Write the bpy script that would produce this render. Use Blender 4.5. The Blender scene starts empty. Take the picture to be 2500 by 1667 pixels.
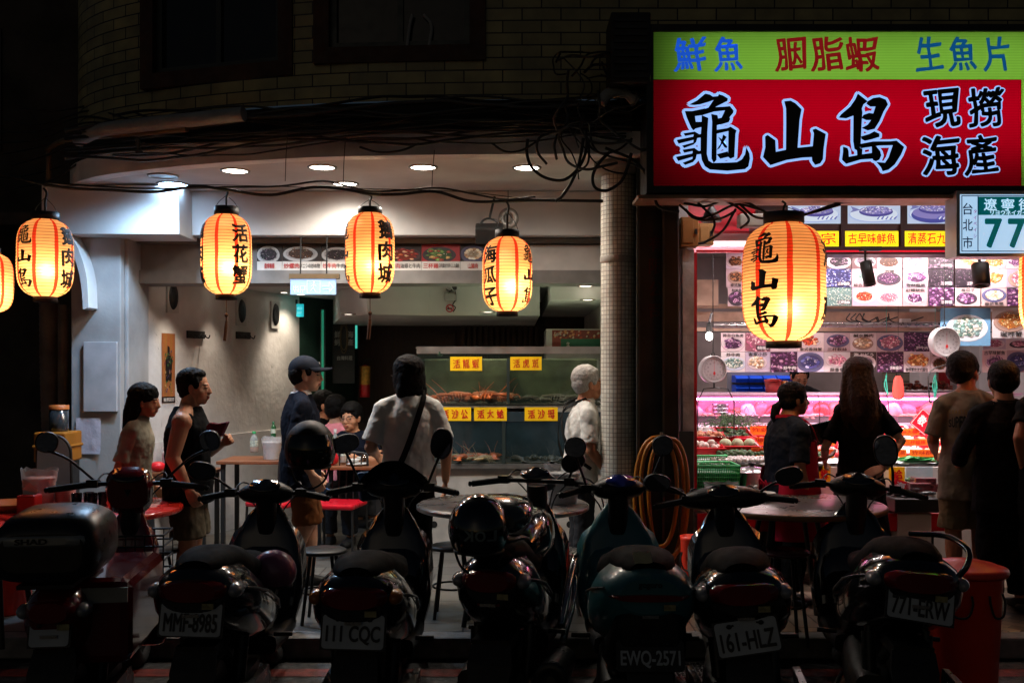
import bpy, bmesh, math, random
from mathutils import Vector, Matrix, noise
R = math.radians
rnd = random.Random(7)
scn = bpy.context.scene
col = scn.collection

# ------------------------------------------------------------------ camera, world, exposure
F, CX, CY, HC = 2300.0, 1176.0, 850.0, 1.59        # focal length and horizon, measured on a 2352 px wide view
cam_d = bpy.data.cameras.new('camera'); cam = bpy.data.objects.new('camera', cam_d); col.objects.link(cam)
cam.location = (0, 0, HC); cam.rotation_euler = (R(90), 0, 0)
cam_d.sensor_width = 36; cam_d.lens = 36 * F / 2352; cam_d.shift_y = (CY - 784) / 2352
cam_d.clip_start = 0.05; cam_d.clip_end = 400
scn.camera = cam
w = bpy.data.worlds.new('World'); scn.world = w; w.use_nodes = True
nt = w.node_tree
sky = nt.nodes.new('ShaderNodeTexSky'); sky.sky_type = 'NISHITA'; sky.sun_disc = False
sky.sun_elevation = R(20); sky.sun_rotation = R(200)
bg = nt.nodes['Background']; bg.inputs['Strength'].default_value = 0.0040
nt.links.new(sky.outputs['Color'], bg.inputs['Color'])
scn.view_settings.view_transform = 'Standard'; scn.view_settings.look = 'None'
scn.view_settings.exposure = 0.0; scn.view_settings.gamma = 1.0
cy = scn.cycles
cy.max_bounces = 8; cy.diffuse_bounces = 4; cy.glossy_bounces = 4; cy.transmission_bounces = 6; cy.transparent_max_bounces = 12
cy.sample_clamp_indirect = 4.0; cy.use_denoising = True; cy.caustics_reflective = False; cy.caustics_refractive = False
cy.use_light_tree = True

def at(px, py, Y):
    """a point of the place from its picture position on the 2352 px view and its distance"""
    return Vector(((px - CX) / F * Y, Y, HC - (py - CY) / F * Y))
def X(px, Y): return (px - CX) / F * Y
def Zh(py, Y): return HC - (py - CY) / F * Y

def srgb(*c):
    if len(c) == 1 and isinstance(c[0], str):
        h = c[0].lstrip('#'); c = [int(h[i:i+2], 16) for i in (0, 2, 4)]
    return tuple(((v/255)/12.92 if v/255 <= .04045 else ((v/255+.055)/1.055)**2.4) for v in c)

# ------------------------------------------------------------------ materials
MATS = {}
def mat(name, c=(.5,.5,.5), rough=.5, metal=0.0, var=.12, scale=6.0, bump=0.0, bscale=40.0, coat=0.0, spec=.5, vcol=False, stretch=None, alpha=1.0, trans=0.0, ior=1.45, rvar=.12, sss=0.0):
    if name in MATS: return MATS[name]
    m = bpy.data.materials.new(name); m.use_nodes = True; MATS[name] = m
    n, l = m.node_tree.nodes, m.node_tree.links
    p = n['Principled BSDF']
    p.inputs['Roughness'].default_value = rough; p.inputs['Metallic'].default_value = metal
    p.inputs['Coat Weight'].default_value = coat; p.inputs['Coat Roughness'].default_value = .06
    p.inputs['Specular IOR Level'].default_value = spec; p.inputs['Alpha'].default_value = alpha
    p.inputs['Transmission Weight'].default_value = trans; p.inputs['IOR'].default_value = ior
    if sss: p.inputs['Subsurface Weight'].default_value = sss; p.inputs['Subsurface Scale'].default_value = .01
    tc = n.new('ShaderNodeTexCoord'); src = tc.outputs['Object']
    if stretch:
        mp = n.new('ShaderNodeMapping'); mp.inputs['Scale'].default_value = stretch; l.new(src, mp.inputs['Vector']); src = mp.outputs['Vector']
    nz = n.new('ShaderNodeTexNoise'); nz.inputs['Scale'].default_value = scale; nz.inputs['Detail'].default_value = 6; l.new(src, nz.inputs['Vector'])
    if vcol:
        at_ = n.new('ShaderNodeVertexColor'); at_.layer_name = 'Col'; base = at_.outputs['Color']
    else:
        rg = n.new('ShaderNodeRGB'); rg.outputs[0].default_value = (*c, 1); base = rg.outputs[0]
    mr = n.new('ShaderNodeMapRange'); mr.inputs['From Min'].default_value = .3; mr.inputs['From Max'].default_value = .7
    mr.inputs['To Min'].default_value = 1 - var; mr.inputs['To Max'].default_value = 1 + var; l.new(nz.outputs['Fac'], mr.inputs['Value'])
    mx = n.new('ShaderNodeVectorMath'); mx.operation = 'SCALE'; l.new(base, mx.inputs[0]); l.new(mr.outputs[0], mx.inputs['Scale'])
    l.new(mx.outputs[0], p.inputs['Base Color'])
    if rvar:
        m2 = n.new('ShaderNodeMapRange'); m2.inputs['From Min'].default_value = .3; m2.inputs['From Max'].default_value = .7
        m2.inputs['To Min'].default_value = max(0, rough - rvar * .5); m2.inputs['To Max'].default_value = min(1, rough + rvar)
        nz2 = n.new('ShaderNodeTexNoise'); nz2.inputs['Scale'].default_value = scale * 2.3; nz2.inputs['Detail'].default_value = 4; l.new(src, nz2.inputs['Vector'])
        l.new(nz2.outputs['Fac'], m2.inputs['Value']); l.new(m2.outputs[0], p.inputs['Roughness'])
    if bump:
        b = n.new('ShaderNodeBump'); b.inputs['Strength'].default_value = bump; b.inputs['Distance'].default_value = .01
        nb = n.new('ShaderNodeTexNoise'); nb.inputs['Scale'].default_value = bscale; nb.inputs['Detail'].default_value = 5; l.new(src, nb.inputs['Vector'])
        l.new(nb.outputs['Fac'], b.inputs['Height']); l.new(b.outputs['Normal'], p.inputs['Normal'])
    return m
def emat(name, c=(1,1,1), s=1.0, vcol=False):
    """a lit surface: lamp, tube, backlit panel"""
    if name in MATS: return MATS[name]
    m = bpy.data.materials.new(name); m.use_nodes = True; MATS[name] = m
    n, l = m.node_tree.nodes, m.node_tree.links
    p = n['Principled BSDF']; p.inputs['Roughness'].default_value = .4
    p.inputs['Emission Strength'].default_value = s
    if vcol:
        a = n.new('ShaderNodeVertexColor'); a.layer_name = 'Col'
        l.new(a.outputs['Color'], p.inputs['Emission Color'])
        v = n.new('ShaderNodeVectorMath'); v.operation = 'SCALE'; v.inputs['Scale'].default_value = .3
        l.new(a.outputs['Color'], v.inputs[0]); l.new(v.outputs[0], p.inputs['Base Color'])
    else:
        p.inputs['Base Color'].default_value = (*[min(x, .8) for x in c], 1); p.inputs['Emission Color'].default_value = (*c, 1)
    return m

# ------------------------------------------------------------------ text to flat geometry (the built-in font)
_tc = bpy.data.curves.new('writing', 'FONT'); _to = bpy.data.objects.new('writing', _tc); col.objects.link(_to)
from mathutils.geometry import tessellate_polygon
# three brush characters of the shop name, stroke by stroke
BRUSH = {'龜': '390 368 520 300 645 195 720 210 765 242 850 235 862 205 930 225 1005 270 1000 310 930 345 810 405 780 440 690 425 778 296 700 325 560 365 470 375/320 470 440 470 690 418 810 408 960 400 1040 392 1098 465 1090 500 1035 565 1042 600 1020 645 900 680 825 692 825 592 905 575 960 460 780 480 600 535 482 550 495 640 600 640 600 718 495 745 455 775 420 730 350 570/590 535 695 578 680 800 672 1150 700 1250 760 1288 1000 1283 1150 1275 1230 1230 1280 1150 1300 1040 1350 1140 1358 1220 1335 1340 1280 1385 1000 1412 720 1392 640 1340 590 1240 570 1100 572 860 585 700/740 515 840 535 850 580 832 700 825 1240 780 1288 745 1220 750 800 755 640/828 765 1000 738 1050 716 1145 775 1128 830 1110 1195 1045 1222 1010 1190 1015 785 828 828/828 1150 1005 1105 1020 1190 885 1222/930 838 988 878 930 970 870 1060 826 1085 890 980/850 875 900 905 998 1030 985 1055 950 1040/298 820 480 793 550 835 575 832 575 888 520 895 500 960 460 998 310 1052 275 1015 455 965 460 925 220 985 190 925 455 872 460 838 325 863/283 1080 470 1050 540 1098 575 1095 575 1148 510 1155 495 1225 450 1275 325 1320 285 1285 440 1225 445 1190 215 1258 177 1192 440 1137 445 1100 310 1128',
'山': '420 275 510 265 580 300 668 380 640 520 612 888 828 868 845 700 825 650 870 635 1015 705 985 900 975 1040 935 1095 862 1115 820 1060 815 1012 680 1018 450 1050 222 1118 115 1012 148 880 145 740 180 718 292 790 300 942 443 915 447 560 445 370',
'島': '1478 165 1620 275 1560 320 1535 380 1545 430 1533 600 1520 880 1510 960 1460 975 1430 960 1412 850 1415 480 1310 520 1205 510 1240 460 1370 350 1440 250/1620 275 1700 228 1790 215 1880 250 1912 320 1850 420 1790 560 1720 670 1620 693 1533 658 1620 610 1668 545 1600 545 1533 515 1560 470 1640 442 1700 450 1732 350 1660 352 1600 310/1525 778 1640 745 1715 705 1790 740 1788 785 1680 820 1580 842 1530 815/1515 885 1700 850 1940 848 2035 838 2145 930 2100 1040 2010 1180 1920 1255 1835 1278 1810 1220 1745 1145 1870 1155 1920 1080 1980 905 1780 910 1515 950/1265 925 1330 945 1345 985 1350 1070 1470 1048 1462 960 1520 950 1545 955 1540 1035 1680 1015 1678 920 1740 915 1800 990 1815 1050 1790 1110 1740 1135 1700 1120 1690 1098 1520 1110 1310 1172 1250 1112 1265 1000'}
def brush_geo(ch):
    vs, fs = [], []; al = [float(q) for q in BRUSH[ch].replace('/', ' ').split()]; W = max(al[0::2]) - min(al[0::2])
    for k, st in enumerate(BRUSH[ch].split('/')):
        f = [float(q) for q in st.split()]; o = len(vs); pts = [(f[i]/W, -f[i+1]/W) for i in range(0, len(f), 2)]
        fs += [tuple(o + i for i in t) for t in tessellate_polygon([[Vector((x, y, 0)) for x, y in pts]])]; vs += pts
    return vs, fs
_tcache = {}
def text_geo(s, bold=0.0, brush=0.0):
    """2-D verts in a unit box (bbox fitted to -.5...5 both ways), faces, aspect"""
    k = (s, bold, brush)
    if k in _tcache: return _tcache[k]
    _tc.body = s; _tc.offset = 0; _tc.resolution_u = 4
    dg = bpy.context.evaluated_depsgraph_get(); dg.update()
    ev = _to.evaluated_get(dg); m = ev.to_mesh()
    vs = [(v.co.x, v.co.y) for v in m.vertices]; fs = [tuple(p.vertices) for p in m.polygons]
    ev.to_mesh_clear()
    if s in BRUSH: vs, fs = brush_geo(s); brush = 0; bold = max(0, bold - .03)
    if brush:   # a brush hand: strokes rise to the right and swell and thin along the way
        vs = [(x + brush * .05 * math.sin(5 * y + x * 3), y + brush * .10 * (x - min(max(math.floor(x + .05), 0), len(s) - 1)) + brush * .02 * math.sin(7 * x)) for x, y in vs]
    if not vs: vs = [(0, 0)]
    # a fat brush: the letter repeated round a small circle, each copy a hair in front of the last
    n = 0 if bold < .004 else (7 if len(s) > 2 else 10); N = len(vs); base = vs; vs = [(x, y, 0) for x, y in base]; bf = fs
    for k in range(n):
        a = 2*math.pi*(k+.25)/n; vs = vs + [(x + bold*math.cos(a)*1.15, y + bold*math.sin(a)*.9, k+1) for x, y in base]; fs = fs + [tuple(i + N*(k+1) for i in f) for f in bf]
    x0 = min(v[0] for v in vs); x1 = max(v[0] for v in vs); y0 = min(v[1] for v in vs); y1 = max(v[1] for v in vs)
    W, H = max(x1 - x0, 1e-3), max(y1 - y0, 1e-3)
    r = ([((x - x0) / W - .5, (y - y0) / H - .5, q) for x, y, q in vs], fs, W / H)
    _tcache[k] = r
    return r

# ------------------------------------------------------------------ mesh builder
WL = {}                       # world (or local assembly) location of every object, for children
class MB:
    def __init__(s): s.v = []; s.f = []; s.mi = []; s.c = []; s.cm = 0; s.cc = (1, 1, 1); s.sm = []; s.smooth = True
    def M(s, i): s.cm = i; return s
    def C(s, c): s.cc = c; return s
    def add(s, vs, fs, smooth=None):
        o = len(s.v); s.v += [tuple(v) for v in vs]
        sm = s.smooth if smooth is None else smooth
        for f in fs:
            s.f.append([o + i for i in f]); s.mi.append(s.cm); s.c.append(s.cc); s.sm.append(sm)
        return s
    def box(s, x0, x1, y0, y1, z0, z1, mtx=None, smooth=False):
        vs = [Vector(p) for p in ((x0,y0,z0),(x1,y0,z0),(x1,y1,z0),(x0,y1,z0),(x0,y0,z1),(x1,y0,z1),(x1,y1,z1),(x0,y1,z1))]
        if mtx: vs = [mtx @ v for v in vs]
        return s.add(vs, [(0,3,2,1),(4,5,6,7),(0,1,5,4),(1,2,6,5),(2,3,7,6),(3,0,4,7)], smooth)
    def cbox(s, c, d, mtx=None):
        return s.box(c[0]-d[0]/2, c[0]+d[0]/2, c[1]-d[1]/2, c[1]+d[1]/2, c[2]-d[2]/2, c[2]+d[2]/2, mtx)
    def loft(s, rings, closed=True, cap=True, smooth=None):
        n = len(rings[0]); vs = [p for r in rings for p in r]; fs = []
        for i in range(len(rings) - 1):
            for j in range(n if closed else n - 1):
                a, b = i*n + j, i*n + (j+1) % n
                fs.append((a, b, b + n, a + n))
        s.add(vs, fs, smooth)
        if cap and closed:
            s.add(rings[0], [tuple(range(n))[::-1]], False); s.add(rings[-1], [tuple(range(n))], False)
        return s
    def tube(s, pts, r, n=8, cap=True):
        pts = [Vector(p) for p in pts]; rings = []; rr = r if isinstance(r, (list, tuple)) else [r]*len(pts)
        up = None
        for i, p in enumerate(pts):
            t = (pts[min(i+1, len(pts)-1)] - pts[max(i-1, 0)])
            if t.length < 1e-9: t = Vector((0,0,1))
            t.normalize()
            if up is None:
                up = Vector((0,0,1)) if abs(t.z) < .9 else Vector((1,0,0))
            a = t.cross(up)
            if a.length < 1e-5: a = t.cross(Vector((1,.3,.2)))
            a.normalize(); b = a.cross(t).normalized(); up = b
            rings.append([p + (a*math.cos(2*math.pi*k/n) + b*math.sin(2*math.pi*k/n))*rr[i] for k in range(n)])
        return s.loft(rings, cap=cap)
    def cyl(s, p0, p1, r0, r1=None, n=20): return s.tube([p0, p1], [r0, r0 if r1 is None else r1], n)
    def lathe(s, prof, c=(0,0,0), n=32, mtx=None, cap=False, sx=1, sy=1):
        rings = []
        for r, z in prof:
            ring = [Vector((r*sx*math.cos(2*math.pi*k/n), r*sy*math.sin(2*math.pi*k/n), z)) for k in range(n)]
            if mtx: ring = [mtx @ p for p in ring]
            rings.append([p + Vector(c) for p in ring])
        return s.loft(rings, cap=cap)
    def ball(s, c, r, n=14, m=9, mtx=None, sq=1.0):
        r = (r, r, r) if not isinstance(r, (tuple, list)) else r
        def pw(x): return math.copysign(abs(x)**sq, x)
        rings = []
        for i in range(m + 1):
            t = -math.pi/2 + math.pi*i/m; t = max(-math.pi/2+.02, min(math.pi/2-.02, t))
            ring = []
            for k in range(n):
                a = 2*math.pi*k/n
                p = Vector((r[0]*pw(math.cos(t))*pw(math.cos(a)), r[1]*pw(math.cos(t))*pw(math.sin(a)), r[2]*pw(math.sin(t))))
                if mtx: p = mtx @ p
                ring.append(p + Vector(c))
            rings.append(ring)
        return s.loft(rings)
    def quad(s, a, b, c, d): return s.add([a, b, c, d], [(0,1,2,3)], False)
    def poly(s, pts): return s.add(pts, [tuple(range(len(pts)))], False)
    def prism(s, pts, d):
        """polygon pts pushed along vector d"""
        d = Vector(d); n = len(pts); a = [Vector(p) for p in pts]; b = [p + d for p in a]
        s.add(a + b, [tuple(range(n))[::-1], tuple(range(n, 2*n))] + [(i, (i+1) % n, (i+1) % n + n, i + n) for i in range(n)], False)
        return s
    def text(s, t, c, wh, right=(1,0,0), up=(0,0,1), bold=.0, brush=0.0, fit=False, fn=None):
        """writing centred at c; wh = (w, h); fit keeps the letters' own proportions inside w x h"""
        vs, fs, asp = text_geo(t, bold, brush); W, H = wh
        if fit:
            if asp > W / H: H = W / asp
            else: W = H * asp
        right, up, c = Vector(right).normalized(), Vector(up).normalized(), Vector(c)
        nn = right.cross(up); pts = [c + right*(x*W) + up*(y*H) + nn*(q*.00012) for x, y, q in vs]
        if fn: pts = [fn(p) for p in pts]
        return s.add(pts, fs, False)
    def build(s, name, mats, parent=None, bevel=0.0, sub=0, auto=True):
        me = bpy.data.meshes.new(name)
        off = WL.get(parent.name, Vector()) if parent is not None else Vector()
        me.from_pydata([tuple(Vector(v) - off) for v in s.v], [], s.f)
        if not isinstance(mats, (list, tuple)): mats = [mats]
        for m in mats: me.materials.append(m)
        me.polygons.foreach_set('material_index', s.mi)
        me.polygons.foreach_set('use_smooth', s.sm)
        ca = me.color_attributes.new('Col', 'FLOAT_COLOR', 'CORNER')
        buf = []
        for p in me.polygons:
            buf += [*s.c[p.index], 1.0] * p.loop_total
        ca.data.foreach_set('color', buf)
        me.update()
        bm = bmesh.new(); bm.from_mesh(me); bmesh.ops.recalc_face_normals(bm, faces=bm.faces); 
        bm.to_mesh(me); bm.free()
        o = bpy.data.objects.new(name, me); col.objects.link(o)
        if parent is not None: o.parent = parent
        WL[o.name] = off.copy()
        if bevel:
            b = o.modifiers.new('b', 'BEVEL'); b.width = bevel; b.segments = 2; b.limit_method = 'ANGLE'; b.angle_limit = R(40)
            b.harden_normals = False
        if sub:
            u = o.modifiers.new('s', 'SUBSURF'); u.levels = sub; u.render_levels = sub
        return o
def tag(o, label=None, cat=None, group=None, kind=None):
    if label: o['label'] = label
    if cat: o['category'] = cat
    if group: o['group'] = group
    if kind: o['kind'] = kind
    return o
def thing(name, label, cat, loc=(0,0,0), group=None):
    o = bpy.data.objects.new(name, None); col.objects.link(o); o.location = loc; o.empty_display_size = .1
    WL[o.name] = Vector(loc)
    return tag(o, label, cat, group)
def one(name, mb, mats, label, cat, group=None, **k):
    """a thing that is one mesh"""
    return tag(mb.build(name, mats, None, **k), label, cat, group)
def copy_tree(o, parent=None):
    c = o.copy(); col.objects.link(c)
    if parent is not None: c.parent = parent
    WL[c.name] = WL.get(o.name, Vector()).copy()
    for ch in list(o.children): copy_tree(ch, c)
    return c
def catmull(pts, k=6):
    P = [Vector(p) for p in pts]; P = [P[0]*2 - P[1]] + P + [P[-1]*2 - P[-2]]; out = []
    for i in range(1, len(P) - 2):
        for j in range(k):
            t = j / k
            out.append(.5*((2*P[i]) + (-P[i-1]+P[i+1])*t + (2*P[i-1]-5*P[i]+4*P[i+1]-P[i+2])*t*t + (-P[i-1]+3*P[i]-3*P[i+1]+P[i+2])*t**3))
    out.append(P[-2]); return out
def lamp(name, typ, loc, energy, color, parent=None, size=.1, rot=(0,0,0), spot=None, size_y=None):
    d = bpy.data.lights.new(name, typ); d.energy = energy; d.color = color
    if typ == 'AREA':
        d.size = size
        if size_y: d.shape = 'RECTANGLE'; d.size_y = size_y
    else: d.shadow_soft_size = size
    if spot: d.spot_size = R(spot); d.spot_blend = 1.0 if spot > 140 else .85
    o = bpy.data.objects.new(name, d); col.objects.link(o)
    off = WL.get(parent.name, Vector()) if parent else Vector()
    o.location = Vector(loc) - off; o.rotation_euler = rot
    if parent: o.parent = parent
    return o
PRINT = mat('printed_card', vcol=True, rough=.35, var=.05, scale=30)
# ================================================================== SETTING
def brickmat(name, c1, c2, mortar, w, h, mort=.01, rough=.5, bump=.4, scale=1.0, rot=0, vec='Object', var=.25, off=.5, freq=2, swap=None, coat=0):
    if name in MATS: return MATS[name]
    m = bpy.data.materials.new(name); m.use_nodes = True; MATS[name] = m
    n, l = m.node_tree.nodes, m.node_tree.links; p = n['Principled BSDF']
    tc = n.new('ShaderNodeTexCoord'); src = tc.outputs[vec]
    if swap:        # use x,z of a wall as the pattern's x,y
        sp = n.new('ShaderNodeSeparateXYZ'); l.new(src, sp.inputs[0]); cb = n.new('ShaderNodeCombineXYZ')
        l.new(sp.outputs[swap[0]], cb.inputs[0]); l.new(sp.outputs[swap[1]], cb.inputs[1]); src = cb.outputs[0]
    mp = n.new('ShaderNodeMapping'); mp.inputs['Rotation'].default_value = (0, 0, rot); l.new(src, mp.inputs['Vector'])
    b = n.new('ShaderNodeTexBrick'); b.offset = off; b.offset_frequency = freq; b.squash = 1
    b.inputs['Color1'].default_value = (*c1, 1); b.inputs['Color2'].default_value = (*c2, 1); b.inputs['Mortar'].default_value = (*mortar, 1)
    b.inputs['Scale'].default_value = scale; b.inputs['Mortar Size'].default_value = mort; b.inputs['Brick Width'].default_value = w; b.inputs['Row Height'].default_value = h
    b.inputs['Mortar Smooth'].default_value = .15
    l.new(mp.outputs[0], b.inputs['Vector'])
    nz = n.new('ShaderNodeTexNoise'); nz.inputs['Scale'].default_value = 5; nz.inputs['Detail'].default_value = 8; l.new(mp.outputs[0], nz.inputs['Vector'])
    mr = n.new('ShaderNodeMapRange'); mr.inputs['From Min'].default_value = .3; mr.inputs['From Max'].default_value = .7; mr.inputs['To Min'].default_value = 1-var; mr.inputs['To Max'].default_value = 1+var
    l.new(nz.outputs['Fac'], mr.inputs['Value'])
    mx = n.new('ShaderNodeVectorMath'); mx.operation = 'SCALE'; l.new(b.outputs['Color'], mx.inputs[0]); l.new(mr.outputs[0], mx.inputs['Scale'])
    l.new(mx.outputs[0], p.inputs['Base Color'])
    m2 = n.new('ShaderNodeMapRange'); m2.inputs['To Min'].default_value = rough - .15; m2.inputs['To Max'].default_value = rough + .2; l.new(nz.outputs['Fac'], m2.inputs['Value']); l.new(m2.outputs[0], p.inputs['Roughness'])
    bp = n.new('ShaderNodeBump'); bp.invert = True; bp.inputs['Strength'].default_value = bump; bp.inputs['Distance'].default_value = .006; l.new(b.outputs['Fac'], bp.inputs['Height']); l.new(bp.outputs[0], p.inputs['Normal'])
    p.inputs['Coat Weight'].default_value = coat
    return m

asphalt = mat('asphalt', (.035,.035,.036), .55, var=.35, scale=9, bump=.6, bscale=160, rvar=.3)
concrete = mat('kerb_concrete', (.2,.19,.18), .7, var=.3, scale=12, bump=.3, bscale=80)
terrazzo = brickmat('granite_pavers', srgb(92,89,84), srgb(76,74,71), srgb(26,25,24), .6, .3, .006, .45, .3, var=.35)
planktile = brickmat('plank_tiles', srgb(150,132,112), srgb(118,104,90), srgb(40,35,32), .62, .16, .006, .3, .3, rot=R(90), var=.3)
pattile = brickmat('patterned_tiles', srgb(150,125,98), srgb(70,62,54), srgb(45,38,32), .17, .085, .004, .35, .3, rot=R(45), var=.3, coat=.2)

def flat(name, pts, m, kind='structure'):
    return tag(MB().poly(pts).build(name, m), kind=kind)
flat('ground', [(-60,-40,-.13),(60,-40,-.13),(60,60,-.13),(-60,60,-.13)], asphalt)
# the raised arcade floor in three fields of paving
def slab(name, x0, x1, y0, y1, m):
    return tag(MB().box(x0, x1, y0, y1, -.125, 0).build(name, m, bevel=.012), kind='structure')
slab('arcade_floor', -9, .80, 6.10, 16, terrazzo)
slab('shop_floor', .802, 2.2, 6.10, 16, planktile)
slab('stall_floor', 2.202, 9, 6.10, 16, pattile)
tag(MB().box(-9, 9, 5.95, 6.098, -.125, .002).build('kerb', concrete, bevel=.015), kind='structure')
redpaint = mat('red_road_paint', srgb(112,36,28), .6, var=.6, scale=14, bump=.3, bscale=120)
flat('red_kerb_line', [(-9,5.62,-.126),(9,5.62,-.126),(9,5.76,-.126),(-9,5.76,-.126)], redpaint)
# drain grate in the gutter
gr = thing('drain_grate', 'wet iron drain grate in the gutter between the teal and the black scooter', 'grate', (1.03,5.6,-.126))
g = MB(); gx0, gx1, gy0, gy1 = .82, 1.24, 5.38, 5.86
g.box(gx0,gx1,gy0,gy0+.03,-.127,-.112); g.box(gx0,gx1,gy1-.03,gy1,-.127,-.112); g.box(gx0,gx0+.03,gy0+.03,gy1-.03,-.127,-.112); g.box(gx1-.03,gx1,gy0+.03,gy1-.03,-.127,-.112)
g.build('grate_frame', mat('wet_iron', (.12,.11,.11), .22, .9, var=.4, scale=30), gr)
g = MB()
for i in range(1, 15):
    x = gx0+.03 + (gx1-gx0-.06)*i/15; g.box(x-.006, x+.006, gy0+.03, gy1-.03, -.126, -.114)
for i in range(1, 12):
    y = gy0+.03 + (gy1-gy0-.06)*i/12; g.box(gx0+.03, gx1-.03, y-.005, y+.005, -.1262, -.1155)
g.build('grate_bar', MATS['wet_iron'], gr)

# ---------------------------------------------------- the corner building over the arcade
PATH = catmull([(5.2,6.9,0),(3,6.9,0),(1.1,6.9,0),(0,6.9,0),(-1.14,6.97,0),(-2.0,7.16,0),(-2.8,7.47,0),(-3.3,7.78,0),(-3.62,8.2,0),(-3.78,8.8,0),(-3.85,9.6,0)], 7)
def path_off(d):
    out = []
    for i, p in enumerate(PATH):
        t = PATH[min(i+1, len(PATH)-1)] - PATH[max(i-1, 0)]; t.normalize()
        nrm = Vector((t.y, -t.x, 0))           # points into the building when negative
        if nrm.y > 0: nrm = -nrm
        if abs(nrm.y) < .05 and nrm.x > 0: nrm = -nrm
        out.append(p + nrm * d)
    return out
def band(mb, d_out, d_in, z0, z1, i0=0, i1=None):
    o, n_ = path_off(d_out)[i0:i1], path_off(d_in)[i0:i1]
    rings = [[(a.x,a.y,z0),(b.x,b.y,z0),(b.x,b.y,z1),(a.x,a.y,z1)] for a, b in zip(o, n_)]
    return mb.loft(rings, smooth=False)
white_paint = mat('white_render', (.64,.63,.62), .75, var=.18, scale=1.6, bump=.12, bscale=30)
bld = thing('corner_building', 'corner building with curved white arcade edge and pale tiled upper storey', 'building', (-1,8,0))
ZC, ZT = 3.08, 3.235
band(MB(), 0, -.12, ZC-.002, ZT).build('fascia', mat('fascia_paint', (.84,.83,.82), .7, var=.22, scale=4, bump=.3, bscale=60), bld)
c = MB(); p = path_off(-.12)
c.poly([(v.x, v.y, ZC) for v in p] + [(-3.85,12,ZC),(5.2,12,ZC)]); 
c.build('arcade_ceiling', white_paint, bld)
# dark ledge above the fascia, then the tiled wall with two windows
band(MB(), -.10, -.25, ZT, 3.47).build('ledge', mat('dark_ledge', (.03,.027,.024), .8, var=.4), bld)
wall_tile = None
def tilemat():
    m = brickmat('facade_tiles', srgb(168,156,108), srgb(132,124,88), srgb(16,15,13), .27, .0855, .005, .4, .5, vec='UV', var=.3)
    return m
# wall built as strips along the path with UV = arc length, height; holes left for the windows
wp = path_off(-.06); S = [0.0]
for a, b in zip(wp, wp[1:]): S.append(S[-1] + (b - a).length)
def strip(mb_list, xa, xb, z0, z1): mb_list.append((xa, xb, z0, z1))
def wall_strips(name, rects, m, parent, dout):
    """rects in (x0,x1,z0,z1); the curve is followed between x0 > x1"""
    mb = MB(); uvs = []
    P = path_off(dout)
    for x1, x0, z0, z1 in rects:
        pts = [(p_, s_) for p_, s_ in zip(P, S)]
        dense = []
        for (a, sa), (b, sb) in zip(pts, pts[1:]):
            for k in range(6):
                t = k/6; dense.append((a.lerp(b, t), sa + (sb-sa)*t))
        dense.append(pts[-1])
        def cut(xx):
            for (a, sa), (b, sb) in zip(dense, dense[1:]):
                if b.x <= xx <= a.x and a.x > b.x: t = (a.x-xx)/(a.x-b.x); return [(a.lerp(b, t), sa + (sb-sa)*t)]
            return []
        sel = cut(x1) + [q for q in dense if x0 + 1e-4 < q[0].x < x1 - 1e-4] + cut(x0)
        for (a, sa), (b, sb) in zip(sel, sel[1:]):
            mb.add([(a.x,a.y,z0),(b.x,b.y,z0),(b.x,b.y,z1),(a.x,a.y,z1)], [(0,1,2,3)]); uvs += [(-sa,z0),(-sb,z0),(-sb,z1),(-sa,z1)]
    o = mb.build(name, m, parent)
    ul = o.data.uv_layers.new(name='UV'); 
    li = 0
    loc = WL[parent.name]
    lut = {}
    for v, u in zip(mb.v, uvs): lut.setdefault((round(v[0],4), round(v[1],4), round(v[2],4)), u)
    for lp in o.data.loops:
        c_ = o.data.vertices[lp.vertex_index].co + loc
        ul.data[lp.index].uv = lut[(round(c_.x,4), round(c_.y,4), round(c_.z,4))]
    return o
W1 = (X(310,7.15), X(640,6.95)); W2 = (X(735,6.9), X(1092,6.9)); zs = 3.69; zs2 = 3.75; ztop = 5.3
wall_strips('wall', [(5.2, W2[1], 3.47, 5.6), (W2[1], W2[0], 3.47, zs2), (W2[1], W2[0], ztop, 5.6), (W2[0], W1[1], 3.47, 5.6), (W1[1], W1[0], 3.47, zs), (W1[1], W1[0], ztop, 5.6), (W1[0], -3.84, 3.47, 5.6)], tilemat(), bld, -.06)
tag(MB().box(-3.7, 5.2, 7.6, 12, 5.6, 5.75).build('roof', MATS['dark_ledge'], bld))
brownframe = mat('brown_window_timber', srgb(66,38,24), .6, var=.4, scale=8)
alum = mat('dark_aluminium', (.05,.055,.055), .4, .6)
darkglass = mat('night_window_glass', (.006,.007,.008), .12, 0, var=.2)
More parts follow.
